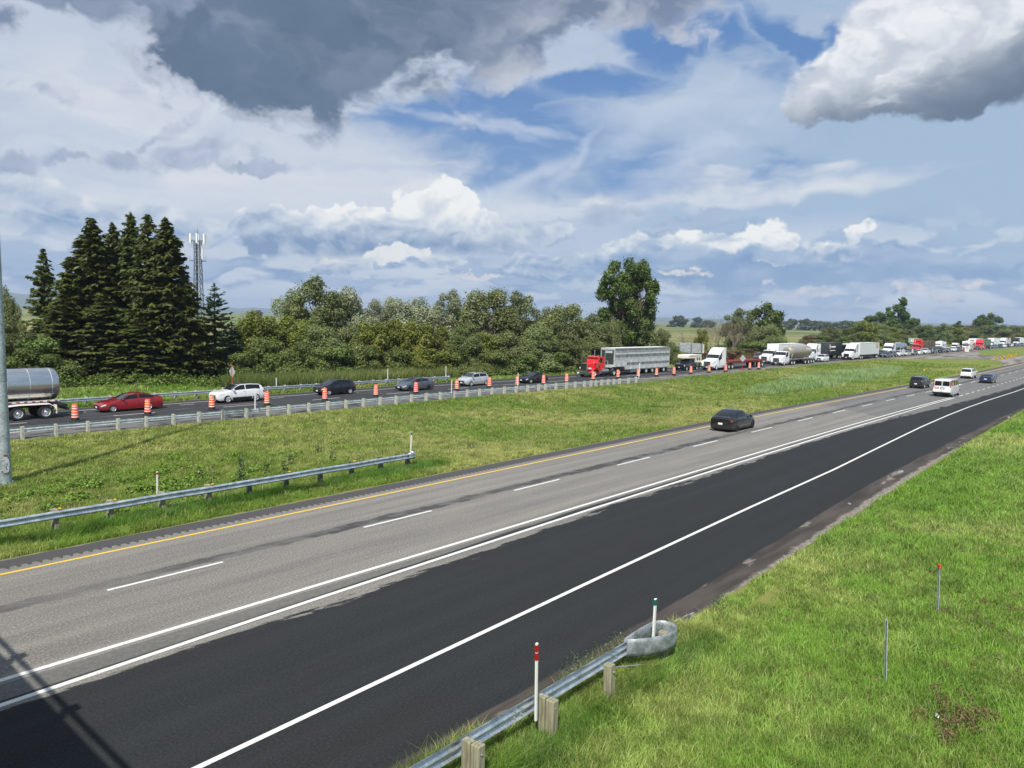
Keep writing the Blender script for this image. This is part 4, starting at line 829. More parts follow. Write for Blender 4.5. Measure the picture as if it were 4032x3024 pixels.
wr_ = np.random.default_rng(77); wsp = [(15+wr_.normal()*3.6, 37.2+wr_.normal()*2.3, wr_.uniform(.25, .9), wr_.uniform(.2, .6), wr_.uniform(.3, .75), int(wr_.uniform(40, 170))) for _ in range(46)]+[(10+wr_.normal()*2.0, 37+wr_.normal()*2.0, .5, .35, .4, 90) for _ in range(8)]+[(43+wr_.normal()*4.0, 42.6+wr_.normal()*1.3, .7, .5, .3, 60) for _ in range(16)]+[(26+wr_.normal()*7, 40+wr_.normal()*4, .4, .3, .3, 40) for _ in range(24)]+[(112+wr_.normal()*7, 31.8+wr_.normal()*.5, 1.0, .4, .25, 50) for _ in range(14)]
weeds('median_weeds', wsp, weed_m, .14, 61)
weeds('median_milkweed', [(15.9+g_, 34.0+h_, .22, .22, .9, 60) for g_, h_ in ((0, 0), (1.5, .6), (2.6, .1), (3.3, 1.2), (4.4, .5), (4.0, 2.4), (6.0, 1.4), (7.5, 3.2), (2.2, 3.4), (5.0, 4.2), (9.5, 2.0), (11, 5.5))]+[(62, 36.5, .5, .4, .8, 70), (66, 38, .5, .4, .8, 70), (71, 33.5, .4, .4, .7, 60), (34, 33, .3, .3, .6, 50)], dark_weed, .12, 62)
weeds('spruce_foot_brambles', [(36+k*2.5, 83.5-k*.9+(k % 2), 2.2, 1.6, 1.3, 900) for k in range(-3, 8)], bramble_m, .24, 63)
weeds('roadside_goldenrod', [(64+k*2.2, 72.6-k*.12, 1.6, 1.0, 1.0, 420) for k in range(0, 16)], weed_m, .2, 64)
weeds('verge_leafy_weeds', [(11.6, 9.3, .5, .35, .7, 160), (12.9, 9.35, .4, .3, .9, 160), (14.0, 9.5, .7, .4, .6, 260), (14.9, 9.35, .5, .3, .7, 200), (9.6, 9.2, .3, .3, .5, 80), (16.6, 9.2, .6, .3, .4, 150), (20, 9.1, .6, .3, .3, 120)], dark_weed, .05, 65)
weeds('brown_dead_patch', [(18.3+a_*.9, 2.7+b_*.35, .3, .22, .30, 75) for a_, b_ in np.random.default_rng(5).normal(size=(17, 2))]+[(24.0+a_*.5, 3.6+b_*.3, .2, .16, .22, 24) for a_, b_ in np.random.default_rng(6).normal(size=(6, 2))]+[(26.5+a_*3.2, 2.6+b_*.5, .3, .15, .22, 26) for a_, b_ in np.random.default_rng(8).normal(size=(22, 2))]+[(17.7+a_*.7, 4.6+b_*.4, .2, .15, .2, 20) for a_, b_ in np.random.default_rng(9).normal(size=(7, 2))], leaf_mat('dead_leaves', (.10, .085, .035), (.24, .15, .08), .2, .8), .05, 66)
mb = MB(); mb.add([(0, 0, .0), (.09, .01, .03), (.10, .08, .05), (.01, .07, .02), (.05, .04, .09)], [(0, 1, 4), (1, 2, 4), (2, 3, 4), (3, 0, 4), (3, 2, 1, 0)])
lt_ = mb.build('litter', flat('white_paper', (230, 230, 228), .8)); lt_.location = (17.6, 2.9, GZ(17.6, 2.9)+.12); tag(lt_, 'small scrap of white paper lying in the right-hand grass', 'litter')
# ------------------------------------------------------------------ guardrails
m_wood = None
def wood_mat():
    m, t, b = mat('weathered_post_wood'); o = t.obj(); x, y, z = t.sep(o)
    n = t.noise(t.vec(x*18, y*18, z*1.5), 1.0, 5, .65); n2 = t.noise(o, 3.0, 4, .6)
    t.put(b, 'Base Color', t.mix(t.ss(n, .35, .7), t.mix(n2, (.13, .135, .075), (.22, .21, .13)), (.36, .34, .24))); b.inputs['Roughness'].default_value = .9
    return m
m_wood = wood_mat(); m_pale = flat('pale_weathered_wood', (166, 168, 158), .9, vary=.3, scale=4)
m_steel = galv('guardrail_steel', (160, 170, 178), (208, 216, 221), .34, .72, 3.0); m_dull_steel = galv('dull_zinc', (112, 120, 126), (160, 168, 173), .5, .35, 4.0); m_steel2 = galv('sunlit_guardrail_steel', (165, 174, 180), (210, 218, 222), .42, .3, 3.0); m_dksteel = galv('dark_steel', (70, 76, 82), (110, 118, 122), .5, .7)
m_white = flat('white_plastic', (225, 226, 224), .5, vary=.05); m_red = flat('red_reflector', (170, 22, 30), .35); m_green = flat('green_reflector', (10, 100, 80), .4)
m_yel = flat('yellow_reflector', (240, 190, 30), .4); m_orange = flat('orange_plastic', (238, 92, 38), .45, vary=.08, scale=5); m_blackr = flat('black_rubber', (34, 34, 36), .75, vary=.2)
# W-beam section: (out, up) from the post face
WB = [(0.0, -.155), (.012, -.150), (.078, -.118), (.083, -.075), (.012, -.022), (.004, 0), (.012, .022), (.083, .075), (.078, .118), (.012, .150), (0, .155)]
def wbeam(xs, yf, zc, side, wave=0.0):
    """side=+1 the corrugation faces +Y"""
    mb = MB(); V = []; n = len(WB)
    for x_ in xs:
        for o, u in WB: V.append((x_, yf(x_)+side*o, zc(x_)+u))
    F_ = [(i*n+k, (i+1)*n+k, (i+1)*n+k+1, i*n+k+1) for i in range(len(xs)-1) for k in range(n-1)]
    b0 = len(V); V2 = [(x_, yf(x_)+side*(o-.006), zc(x_)+u) for x_ in xs for o, u in WB]
    mb.add(V, F_); mb.add(V2, [tuple(reversed(f)) for f in F_]); return mb
def terminal(parent, x_, y_, z_, side, back, r=.22, big=False):
    """end shoe: sheet wrapped round in a bulb behind the last post"""
    mb = MB(); n = 14; pts = []
    if big:
        for k in range(n+1):
            a = -math.pi*.5+math.pi*1.28*k/n; pts.append((x_+.42+math.cos(a)*r, y_+side*(.06-r)-side*math.sin(a)*-r*-1 if False else y_+side*(.06-r)-side*(math.sin(a)*r)*-1))
        pts = [(x_-1.0, y_+side*.075), (x_-.5, y_+side*.09), (x_-.1, y_+side*.09)]+[(x_+.22+r*1.05*math.sin(a), y_+side*(.09-r+r*math.cos(a))) for a in [math.pi*k/n for k in range(n+1)]]+[(x_-.15, y_+side*(.09-2*r+.03)), (x_-.55, y_+side*(.09-2*r+.20)), (x_-.85, y_+side*(.09-2*r+.40)), (x_-1.05, y_+side*(.09-2*r+.56))]
    else:
        pts = [(x_-.2, y_+side*.085)]+[(x_+.15+r*.6*math.sin(a), y_+side*(.085-r*.6+r*.6*math.cos(a))) for a in [math.pi*.85*k/n for k in range(n+1)]]
    hz = .165 if not big else .20
    V = []
    for i, (px, py) in enumerate(pts):
        f = i/len(pts)
        for u, b_ in ((-hz, 0), (-hz*.45, .02*(1-f)), (0, -.02*(1-f)), (hz*.45, .02*(1-f)), (hz, 0)): V.append((px, py+side*b_, z_+u*(1.12 if i else 1)))
    m_ = 5; F_ = [(i*m_+k, (i+1)*m_+k, (i+1)*m_+k+1, i*m_+k+1) for i in range(len(pts)-1) for k in range(m_-1)]
    mb.add(V, F_); o = mb.build('end_terminal', m_dull_steel if big else m_steel, parent, smooth=True, angle=50)
    md = o.modifiers.new('thick', 'SOLIDIFY'); md.thickness = .008
    return o
def post(parent, x_, y_, z0, h, wx=.2, wy=.15, mt=None, name='post', lean=(0, 0)):
    mb = MB(); mb.box(-wx/2, wx/2, -wy/2, wy/2, -.4, h, .008); o = mb.build(name, mt or m_wood, parent); o.location = (x_, y_, z0); o.rotation_euler = (lean[0], lean[1], 0); return o
def bolts(parent, pts, side):
    mb = MB()
    for x_, y_, z_ in pts: mb.lathe([(.0, 0), (.022, 0), (.018, side*.02), (0, side*.022)], 8, 'Y', (x_, y_, z_), cap=False)
    return mb.build('bolt', m_steel, parent)
# right-hand guardrail at the bottom of the view (we look at its back)
gr = empty('guardrail', (9, 8.6, 0)); tag(gr, 'steel guardrail on greenish wooden posts at the bottom edge, ending in a curled steel nose', 'guardrail')
def gl(o): o.location = Vector(o.location)-Vector((9, 8.6, 0)); return o
xs = list(np.arange(-8, 15.0, .6))+[15.0]
gl(wbeam(xs, lambda x_: 8.86, lambda x_: .60, 1).build('rail', m_steel, gr, smooth=True, angle=60))
for k, x_ in enumerate([-6, -4, -2, 0, 2, 4.5, 6.8, 9.07, 11.2, 13.28, 15.62]):
    gl(post(gr, x_, 8.50, -.05, .82, .185, .19, m_wood, lean=(R(1.0*((k*37) % 3-1)), R(.8*((k*17) % 3-1)))))
    if k != 9 and k != 10: gl(post(gr, x_-.03, 8.70, .36, .43, .15, .20, m_wood, 'spacer_block')) .scale = (1, 1, 1)
    o = bolts(gr, [(x_, 8.40, .62)], -1); gl(o)
for sx in (3.2, 10.6, 14.0): gl(bolts(gr, [(sx+dx_, 8.86+.012, .60+dz_) for dx_ in (-.1, .1) for dz_ in (-.06, .06)], -1))
gl(terminal(gr, 15.55, 8.86, .61, 1, True, .34, True))
mb = MB(); mb.tube([(13.6, 8.72, .50), (15.0, 8.62, .12), (15.35, 8.6, -.1)], .014, 6); gl(mb.build('anchor_cable', m_steel, gr, smooth=True))
# median guardrail nearer to us (we see its back too; the grass is behind)
gm = empty('guardrail', (14, 30.6, 0)); tag(gm, 'grey steel guardrail in the median grass, its end just above the yellow line', 'guardrail')
def g2(o): o.location = Vector(o.location)-Vector((14, 30.6, 0)); return o
xs = list(np.arange(-10, 26.9, .75))+[27.0]
yG = lambda x_: 30.42+max(0, (x_-20))*.012
g2(wbeam(xs, lambda x_: yG(x_)-.0, lambda x_: .60+.012*math.sin(x_*1.3)*math.sin(x_*.37), -1).build('rail', m_steel, gm, smooth=True, angle=60))
for k, x_ in enumerate([-8.5, -6.6, -4.7, -2.8, -.9, 1.3, 3.5, 5.5, 7.3, 9.25, 11.2, 13.2, 15.2]):
    g2(post(gm, x_, yG(x_)+.30, -.2, .98, .2, .2, m_wood)); g2(post(gm, x_, yG(x_)+.12, .40, .38, .15, .2, m_wood, 'spacer_block'))
for k, x_ in enumerate([17.1, 19.0, 20.9, 22.8, 24.7, 26.6]):
    mb = MB(); mb.box(-.05, .05, -.006, .006, -.4, .76); mb.box(-.05, -.043, -.06, .06, -.4, .76); mb.box(.043, .05, -.06, .06, -.4, .76); o = mb.build('post', m_dksteel, gm); o.location = (x_, yG(x_)+.26, 0); g2(o)
    g2(post(gm, x_, yG(x_)+.12, .42, .34, .14, .18, m_dksteel, 'spacer_block'))
for k, x_ in enumerate([9.25, 11.2, 15.2, 19.0, 22.8]):
    mb = MB(); mb.box(x_+.05, x_+.19, yG(x_)-.02, yG(x_)+.12, .785, .80); mb.mat(1).box(x_+.08, x_+.16, yG(x_)+.0, yG(x_)+.1, .80, .835); g2(mb.build('reflector', [m_dksteel, m_yel], gm))
g2(terminal(gm, 26.7, 30.5, .62, -1, True, .30))
# far guardrail between median grass and far carriageway
gf = empty('guardrail', (40, 53.4, 0)); tag(gf, 'long steel guardrail on pale wooden posts beside the orange barrels', 'guardrail')
def g3(o): o.location = Vector(o.location)-Vector((40, 53.4, 0)); return o
xs = list(np.arange(-14, 85.6, 1.0))+[85.6]
g3(wbeam(xs, lambda x_: gR(x_)+.32, lambda x_: .58, 1).build('rail', m_steel2, gf, smooth=True, angle=60))
px = [-12.2+1.905*k for k in range(42)]+[67.1, 69.0, 70.9, 72.6, 74.4, 75.7, 76.7, 77.9, 79.2, 80.4, 81.6, 83.5, 85.4]
for k, x_ in enumerate(px):
    g3(post(gf, x_, gR(x_)-.02, 0, .78+.03*((k*7) % 3-1), .16, .16, m_pale, lean=(R(.9*((k*31) % 3-1)), R(.9*((k*13) % 3-1))))); g3(post(gf, x_+.02, gR(x_)+.2, .42, .36, .15, .18, m_pale, 'spacer_block'))
g3(terminal(gf, 85.6, gR(85.6)+.34, .60, 1, True, .22))
# rail on the outer side of the far carriageway
go = empty('guardrail', (40, 68.3, 0)); tag(go, 'steel guardrail behind the queue of cars, running along the reeds', 'guardrail')
def g4(o): o.location = Vector(o.location)-Vector((40, 68.3, 0)); return o
yO = itp([(-30, 68.3), (50, 68.0), (66, 67.6)])
xs = list(np.arange(-20, 65.4, 1.2))+[65.5]
g4(wbeam(xs, lambda x_: yO(x_), lambda x_: .60, -1).build('rail', m_steel, go, smooth=True, angle=60))
for k in range(45):
    x_ = 65.2-1.905*k; g4(post(go, x_, yO(x_)+.28, 0, .80, .2, .18, m_pale)); g4(post(go, x_, yO(x_)+.12, .42, .34, .14, .18, m_pale, 'spacer_block'))
g4(terminal(go, 65.4, yO(65.4), .60, -1, True, .22))

# ------------------------------------------------------------------ marker posts
def delin(name, x_, y_, z0, h, label, bands=(), wd=.075, lean=(0, 0), mt=None, group=None):
    o = empty(name, (x_, y_, z0)); o.rotation_euler = (R(lean[0]), R(lean[1]), 0); tag(o, label, 'marker post', group)
    MB().box(-wd/2, wd/2, -.02, .02, 0, h, .006).build('post', mt or m_white, o)
    for z0_, z1_, m_ in bands: MB().box(-wd/2-.003, wd/2+.003, -.023, .023, z0_, z1_).build('reflector_band', m_, o)
    return o
delin('marker_post', 10.86, 8.62, .42, 1.60, 'white post with two red bands on the bottom guardrail', [(1.25, 1.40, m_red), (1.42, 1.56, m_red)], .055, (0, -1.2))
delin('marker_post', 15.12, 8.50, .45, 1.28, 'white post with a green top by the curled guardrail nose', [(1.12, 1.26, m_green)], .085, (0, 2.0))
delin('marker_post', 13.15, 30.95, .35, 1.25, 'white post with a small red top on the median guardrail', [(1.13, 1.21, m_red)], .06, (0, 1.0))
delin('marker_post', 26.85, 30.7, .45, 1.45, 'white leaning post with a green top at the end of the median guardrail', [(1.28, 1.42, m_green)], .075, (0, 3.0))
for i, (x_, y_, h_) in enumerate([(30.4, 53.35, 1.35), (52.0, 53.3, 1.35), (62.2, 53.2, 1.6), (85.5, 51.8, 2.1)]):
    delin('marker_post', x_, y_, .6, h_, ['white thin post on the far guardrail by the rear of the white car', 'white thin post on the far guardrail in front of the grey and silver cars', 'white thin post on the far guardrail left of the red truck', 'thick white post at the right end of the long guardrail'][i], (), .09 if i < 3 else .16, (0, .5 if i < 3 else 2.5), group='white posts on the far guardrail')
for i, (x_, y_) in enumerate([(41.4, 68.4), (55.9, 68.1), (65.2, 67.9)]):
    delin('marker_post', x_, y_, .5, 1.5 if i else 1.1, ['short white post among the reeds by the dark blue car', 'white post in front of the reeds above the grey car', 'white post at the end of the outer guardrail by the silver car'][i], (), .10, group='white posts on the outer guardrail')
m_stk = galv('stake_zinc', (150, 158, 164), (196, 204, 208), .5, .1, 8.0)
# steel stakes in the right-hand grass
def stake(x_, y_, h_, label, top=None, lean=(0, 0)):
    o = empty('metal_stake', (x_, y_, GZ(x_, y_))); o.rotation_euler = (R(lean[0]), R(lean[1]), .7); tag(o, label, 'stake')
    mb = MB(); mb.box(-.03, .03, -.002, .002, -.2, h_); mb.box(-.032, -.028, -.002, .022, -.2, h_); mb.box(.028, .032, -.002, .022, -.2, h_)
    mb.box(-.05, -.03, .018, .022, -.2, h_); mb.box(.03, .05, .018, .022, -.2, h_)
    mb.mat(1)
    for k in range(int(h_/.05)): mb.box(-.006, .006, -.0045, -.002, .05+k*.05, .066+k*.05)
    mb.build('stake', [m_stk, m_blackr], o)
    if top: MB().box(-.06, .06, -.012, .032, h_-.02, h_+.11, .01).build('reflector_cap', top, o)
stake(18.8, 4.25, 1.55, 'bare steel stake in the right-hand grass, nearer one', None, (-2, 1.5)); stake(24.4, 4.25, 1.32, 'steel stake with an orange-red cap in the right-hand grass', flat('orange_red_cap', (226, 74, 52), .5), (-1, 2.5))
o = empty('marker_post', (141.2, 29.4, GZ(141.2, 29.4))); tag(o, 'thin grey post with a small yellow plate in the median grass', 'marker post')
MB().tube([(0, 0, -.2), (0, 0, 1.25)], .035, 6).build('post', m_gal, o); MB().box(-.03, .03, -.12, .12, 1.18, 1.42).build('yellow_plate', m_yel, o)

# ------------------------------------------------------------------ orange barrels
m_wband = flat('white_reflective_band', (232, 228, 220), .35)
def make_barrel():
    o = empty('traffic_barrel'); tag(o, 'x', 'barrel', 'orange barrels along the closed lane')
    mb = MB(); mb.lathe([(.0, 0), (.40, 0), (.40, .05), (.29, .10), (.27, .12), (.265, .30), (0, .30)], 20, cap=False); mb.build('rubber_base', m_blackr, o, smooth=True)
    prof = [(.245, .28)]; 
    for k in range(5):
        z_ = .30+k*.19; r_ = .24-k*.012; prof += [(r_+.012, z_), (r_, z_+.02), (r_-.004, z_+.17), (r_+.010, z_+.18)]
    prof += [(.18, 1.27), (.15, 1.30), (0, 1.30)]
    MB().lathe(prof, 20, cap=False).build('drum', m_orange, o, smooth=True)
    for z_ in (.33, .535, .74, .95, 1.13): r_ = .243-(z_-.3)*.063; MB().lathe([(r_+.006, z_), (r_+.002, z_+.055)], 20, cap=False).build('reflective_band', m_wband, o, smooth=True)
    return o
BR = [(10.2, 59.5), (14.9, 59.5), (19.5, 59.5), (24.7, 59.5), (29.9, 59.4), (34.9, 59.2), (40.9, 59.1), (47.0, 59.1), (52.2, 58.9), (58.1, 58.7), (63.7, 58.9), (67.8, 58.1), (72.3, 57.6), (77.0, 57.5), (83.3, 57.7), (89.5, 57.7), (93.7, 56.9), (98.1, 56.4), (103.1, 56.2), (108.1, 55.9), (113.5, 55.4), (118.7, 54.9), (128.6, 54.9), (131.4, 54.4)]
BR = BR[2:]
bl_ = ['beside the steel tanker', 'in front of the red sedan', 'in front of the white car nose', 'behind the white car', 'at the front of the dark blue car', 'between the dark blue and grey cars', 'in front of the grey car', 'at the nose of the silver car', 'at the tail of the silver car', 'at the nose of the black convertible', 'at the tail of the black convertible', 'left of the red truck bumper', 'in front of the red truck front wheel', 'under the front of the livestock trailer', 'beside the white post at the guardrail end', 'by the rear axles of the livestock trailer', 'at the nose of the blue pickup', 'at the tail of the blue pickup', 'at the nose of the white flatbed truck', 'under the cab door of the white flatbed truck', 'right of the grey diamond sign', 'farthest right beside the flatbed deck']
b0_ = make_barrel()
for i, (x_, y_) in enumerate(BR):
    o = b0_ if i == 0 else copy_tree(b0_); place(o, x_, y_, .0, i*.7); o['label'] = 'orange and white barrel '+bl_[i]

# ------------------------------------------------------------------ signs
m_signback = galv('sign_back_aluminium', (150, 157, 162), (188, 194, 198), .5, .15, 2.0); m_redst = flat('red_sign_stand', (196, 40, 44), .5)
def sign_board(name, x_, y_, label, cat, rz, parts, group=None, z=None):
    o = empty(name, (x_, y_, GZ(x_, y_) if z is None else z), rz); tag(o, label, cat, group)
    for pn, mb, mt in parts: mb.build(pn, mt, o)
    return o
def diamond(cx, cz, r, t_=.012, y0=0): return MB().prism([(cx, cz-r), (cx+r, cz), (cx, cz+r), (cx-r, cz)], y0, y0+t_, 'Y')
face = R(90)      # boards across the road face along X: build them in the local XZ plane and turn
sign_board('road_sign', 37.3, 69.8, 'grey back of a diamond sign on a red post behind the white car', 'sign', face, [('panel', diamond(0, 2.55, .62), m_signback), ('post', MB().bar((0, .03, -.2), (0, .03, 3.3), .07, .05), m_redst)])
sg = [('panel', diamond(0, 2.05, .62), m_signback), ('stand', MB().bar((0, -.04, .1), (0, -.04, 2.75), .06, .05), m_redst), ('foot', MB().bar((-.7, -.04, .06), (.7, -.04, .06), .05, .05).bar((0, -.7, .05), (0, .6, .05), .05, .05), m_redst)]
sign_board('road_sign', 127.0, 55.6, 'grey back of a diamond sign on a red portable stand in front of the flatbed', 'sign', face, sg, z=0)
o = sign_board('road_sign', 88.5, 69.9, 'grey rectangular sign back on two thin posts left of the red truck', 'sign', face, [('panel', MB().box(-.36, .36, -.02, .02, 2.2, 3.4), m_signback), ('post', MB().box(-.28, -.22, .02, .07, -.3, 3.4), m_gal), ('post', MB().box(.22, .28, .02, .07, -.3, 3.4), m_gal)])
# large sign seen from behind with its horizontal stiffeners
pl = MB()
for k in range(7): pl.box(-2.7, 2.7, .0, .03, 2.35+k*.30, 2.35+k*.30+.28); pl.box(-2.7, 2.7, -.05, 0, 2.44+k*.30, 2.50+k*.30)
pr_ = [('panel', pl, m_signback)]+[('post', MB().box(c-.1, c+.1, -.26, -.05, -.4, 4.5), m_gal) for c in (-2.4, .3, 2.5)]
side = MB()
for k in range(7): side.box(2.72, 3.0, -.01, .02, 2.45+k*.27, 2.62+k*.27)
pr_.append(('bracket_strip', side, m_white))
sign_board('road_sign', 144.6, 75.2, 'large grey sign back on three posts above the pickup camper', 'sign', R(-90)+R(14), pr_)
# hazard markers with yellow and black diagonal stripes
m_blk = flat('black_paint', (22, 22, 22), .5); m_yelr = flat('yellow_sign_sheet', (250, 206, 28), .4)
def hazard():
    o = empty('hazard_marker'); MB().box(-.025, .025, -.02, .02, -.3, 2.0).build('post', m_gal, o)
    MB().box(-.26, .26, -.035, -.02, 1.1, 2.2).build('panel', m_yelr, o); s_ = MB()
    for k in range(4):
        z_ = 1.0+k*.34; a, c = z_, z_+.19
        P_ = [(-.26, a), (.26, a+.22), (.26, c+.22), (-.26, c)]; P_ = [(px, min(max(pz, 1.1), 2.2)) for px, pz in P_]; s_.prism(P_, -.050, -.0365, 'Y')
    s_.build('black_stripes', m_blk, o); return o
hz = [(208.4, 28.3), (212.7, 27.7), (217.0, 27.2), (224.0, 28.0), (230.5, 28.0), (236.5, 27.8)]
h0 = hazard()
for i, (x_, y_) in enumerate(hz):
    o = h0 if i == 0 else copy_tree(h0); place(o, x_, y_, GZ(x_, y_)-.1, R(-90)+R(8)); tag(o, 'yellow and black striped marker, '+['leftmost of the six', 'second of the six from the left', 'third of the six from the left', 'fourth of the six from the left', 'fifth of the six from the left', 'rightmost of the six'][i], 'sign', 'striped markers at the crossover')
# no U-turn sign
m_sheet = flat('white_sign_sheet', (232, 232, 230), .45)
ring = MB(); n = 28
for k in range(n):
    a, c = 2*math.pi*k/n, 2*math.pi*(k+1)/n; q = lambda r_, t_: (r_*math.cos(t_), -.05, 3.0+r_*math.sin(t_)); ring.quad(q(.33, a), q(.42, a), q(.42, c), q(.33, c))
ring.quad((-.27, -.05, 3.22), (-.22, -.05, 3.27), (.27, -.05, 2.78), (.22, -.05, 2.73))
arr = MB(); arr.box(.06, .12, -.047, -.045, 2.78, 3.08); arr.box(-.12, -.06, -.047, -.045, 2.92, 3.08); arr.box(-.12, .12, -.047, -.045, 3.08, 3.15); arr.ngon([(-.17, -.046, 2.93), (-.01, -.046, 2.93), (-.09, -.046, 2.80)])
wr = MB()
for k, (a, c) in enumerate(((-.40, -.1), (-.05, .12), (.17, .42))): wr.box(a, c, -.045, -.042, 2.20, 2.24)
for k, (a, c) in enumerate(((-.36, .0), (.06, .36))): wr.box(a, c, -.045, -.042, 2.08, 2.12)
sign_board('road_sign', 238.5, 39.4, 'white no U-turn sign with red ring on two posts by the crossover', 'sign', R(-90)+R(8), [('panel', MB().box(-.5, .5, -.04, -.02, 2.45, 3.5, .005), m_sheet), ('lower_panel', MB().box(-.5, .5, -.04, -.02, 1.9, 2.4, .005), m_sheet), ('red_ring', ring, m_red), ('arrow', arr, m_blk), ('lettering', wr, m_blk), ('post', MB().box(-.4, -.34, -.02, .03, -.4, 3.5), m_gal), ('post', MB().box(.34, .4, -.02, .03, -.4, 3.5), m_gal)])
# thin posts and small sign backs by the crossover
sign_board('pole', 208.7, 50.9, 'tall thin pale pole in front of the white tanker truck', 'pole', 0, [('pole', MB().tube([(0, 0, -.3), (0, 0, 4.3)], .07, 8), m_gal), ('box', MB().box(-.12, .12, -.1, .1, 1.5, 2.1), m_gal)])
sign_board('road_sign', 219.8, 51.2, 'small grey diamond sign back on a red stand near the tall pole', 'sign', face, [('panel', diamond(-.1, 1.95, .62), m_signback), ('panel', MB().box(.5, .8, .03, .05, 1.3, 2.5), m_signback), ('stand', MB().bar((-.1, -.04, 0), (-.1, -.04, 2.6), .05, .05), m_redst)])
for i, (x_, y_, h_, wd, mt, lab) in enumerate([(227.5, 50.6, 2.3, .34, m_wband, 'narrow cream panel on a post in front of the dark grey car'), (236.0, 50.2, 2.2, .30, m_signback, 'narrow grey panel on a post in front of the small white car'), (249.9, 50.2, 2.2, .30, m_signback, 'narrow grey panel on a post in front of the white pickup'), (289.9, 49.2, 2.2, .34, m_signback, 'narrow grey panel on a post by the red hatchback'), (303.1, 48.8, 2.6, .3, m_signback, 'narrow white panel on a post beside the motorhome'), (322, 47.5, 2.2, .34, m_redst, 'narrow red and grey panel on a post by the red tractor')]):
    sign_board('road_sign', x_, y_, lab, 'sign', R(90), [('panel', MB().box(-wd/2, wd/2, -.01, .01, h_-1.0, h_), mt), ('post', MB().box(-.03, .03, .01, .05, -.3, h_), m_gal)], 'thin panels on posts by the crossover')
m_bsign = flat('pale_green_sign_sheet', (140, 166, 158), .5)
sign_board('road_sign', 297.0, 66.0, 'pale grey-green sign on two posts against the far trees', 'sign', R(-90)+R(6), [('panel', MB().box(-1.6, 1.6, -.03, 0, 2.9, 4.5), m_bsign), ('panel', MB().box(-1.0, 1.6, -.03, 0, 2.3, 2.8), m_bsign), ('panel', MB().box(1.75, 2.6, -.03, 0, 3.4, 4.3), m_bsign), ('lettering', MB().box(-.7, -.4, -.045, -.03, 3.2, 4.0).box(-.4, .9, -.045, -.03, 3.2, 3.4).box(-.1, .4, -.045, -.03, 3.7, 4.1), m_white), ('post', MB().box(-1.2, -1.1, 0, .1, -.3, 4.5), m_gal), ('post', MB().box(1.1, 1.2, 0, .1, -.3, 4.5), m_gal)])

# ------------------------------------------------------------------ high-mast lamp at the left edge
ml = empty('lamp_mast', (10.75, 42.77, GZ(10.75, 42.77))); tag(ml, 'thick galvanised high-mast pole at the left edge standing in the median', 'lamp mast')
mb = MB(); mb.tube([(0, 0, 0), (0, 0, 6), (0, 0, 16), (0, 0, 30)], [.31, .245, .165, .09], 24); mb.tube([(0, 0, 5.2), (0, 0, 5.26)], .262, 24); mb.build('pole', galv('pole_zinc', (128, 142, 146), (172, 184, 188), .5, .25, 1.2), ml, smooth=True)
mb = MB(); mb.lathe([(0, -.3), (.52, -.3), (.52, .05), (0, .05)], 24, cap=False); mb.build('foundation', m_conc, ml)
mb = MB(); mb.lathe([(0, .05), (.45, .05), (.45, .09), (0, .09)], 24, cap=False)
for k in range(8): a = k*math.pi/4; mb.lathe([(0, 0), (.03, 0), (.03, .12), (.02, .14), (0, .14)], 6, 'Z', (.39*math.cos(a), .39*math.sin(a), .09), cap=False)
mb.build('base_flange', m_gal, ml)
hd = empty('x'); bpy.data.objects.remove(hd)
ang = math.atan2(-42.6, -10.9)+.15
u_ = Vector((math.cos(ang), math.sin(ang), 0)); v_ = Vector((-u_.y, u_.x, 0))
def oval(w_, h_, zc, n=24): return [(w_*math.cos(q)*(1 if abs(math.cos(q)) < .7 else 1), zc+h_*(abs(math.sin(q))**.55)*(1 if math.sin(q) > 0 else -1)) for q in [2*math.pi*k/n for k in range(n)]]
mb = MB(); P_ = oval(.17, .42, 1.05); mb.ngon([tuple(u_*.335+v_*a+Vector((0, 0, z_))) for a, z_ in P_]); f_ = [tuple(u_*.20+v_*a*1.02+Vector((0, 0, z_))) for a, z_ in P_]; g_ = [tuple(u_*.335+v_*a+Vector((0, 0, z_))) for a, z_ in P_]
mb.add(f_+g_, [(i, (i+1) % 24, 24+(i+1) % 24, 24+i) for i in range(24)]); hatch = mb.build('access_hatch', m_stk, ml); mb = MB(); P2 = oval(.185, .44, 1.05); mb.ngon([tuple(u_*.328+v_*a+Vector((0, 0, z_))) for a, z_ in P2]); mb.build('hatch_rim_shadow', m_dksteel, ml)  # dark oval plate behind the hatch stands in for its rim shadow
mb = MB(); mb.tube([u_*.36+v_*.07+Vector((0, 0, 1.18)), u_*.40+v_*-.04+Vector((0, 0, 1.10)), u_*.40+v_*-.04+Vector((0, 0, .95)), u_*.36+v_*.07+Vector((0, 0, .86))], .011, 6); mb.build('handle', m_gal, hatch)
for z_ in (1.32, .78): MB().tube([u_*.33+v_*-.2+Vector((0, 0, z_)), u_*.35+v_*-.12+Vector((0, 0, z_))], .015, 6).build('hinge', m_gal, hatch)
mb = MB(); mb.tube([u_*.31+v_*-.06+Vector((0, 0, 1.53)), u_*.31+v_*.10+Vector((0, 0, 1.53))], .03, 8); mb.build('red_tag', m_red, ml)
mb = MB(); mb.lathe([(.9, 29.6), (1.0, 29.7), (.9, 29.8)], 20, cap=False)
for k in range(6): a = k*math.pi/3; mb.box(math.cos(a)*1.1-.2, math.cos(a)*1.1+.2, math.sin(a)*1.1-.2, math.sin(a)*1.1+.2, 29.45, 29.65)
mb.build('lamp_ring', m_gal, ml)

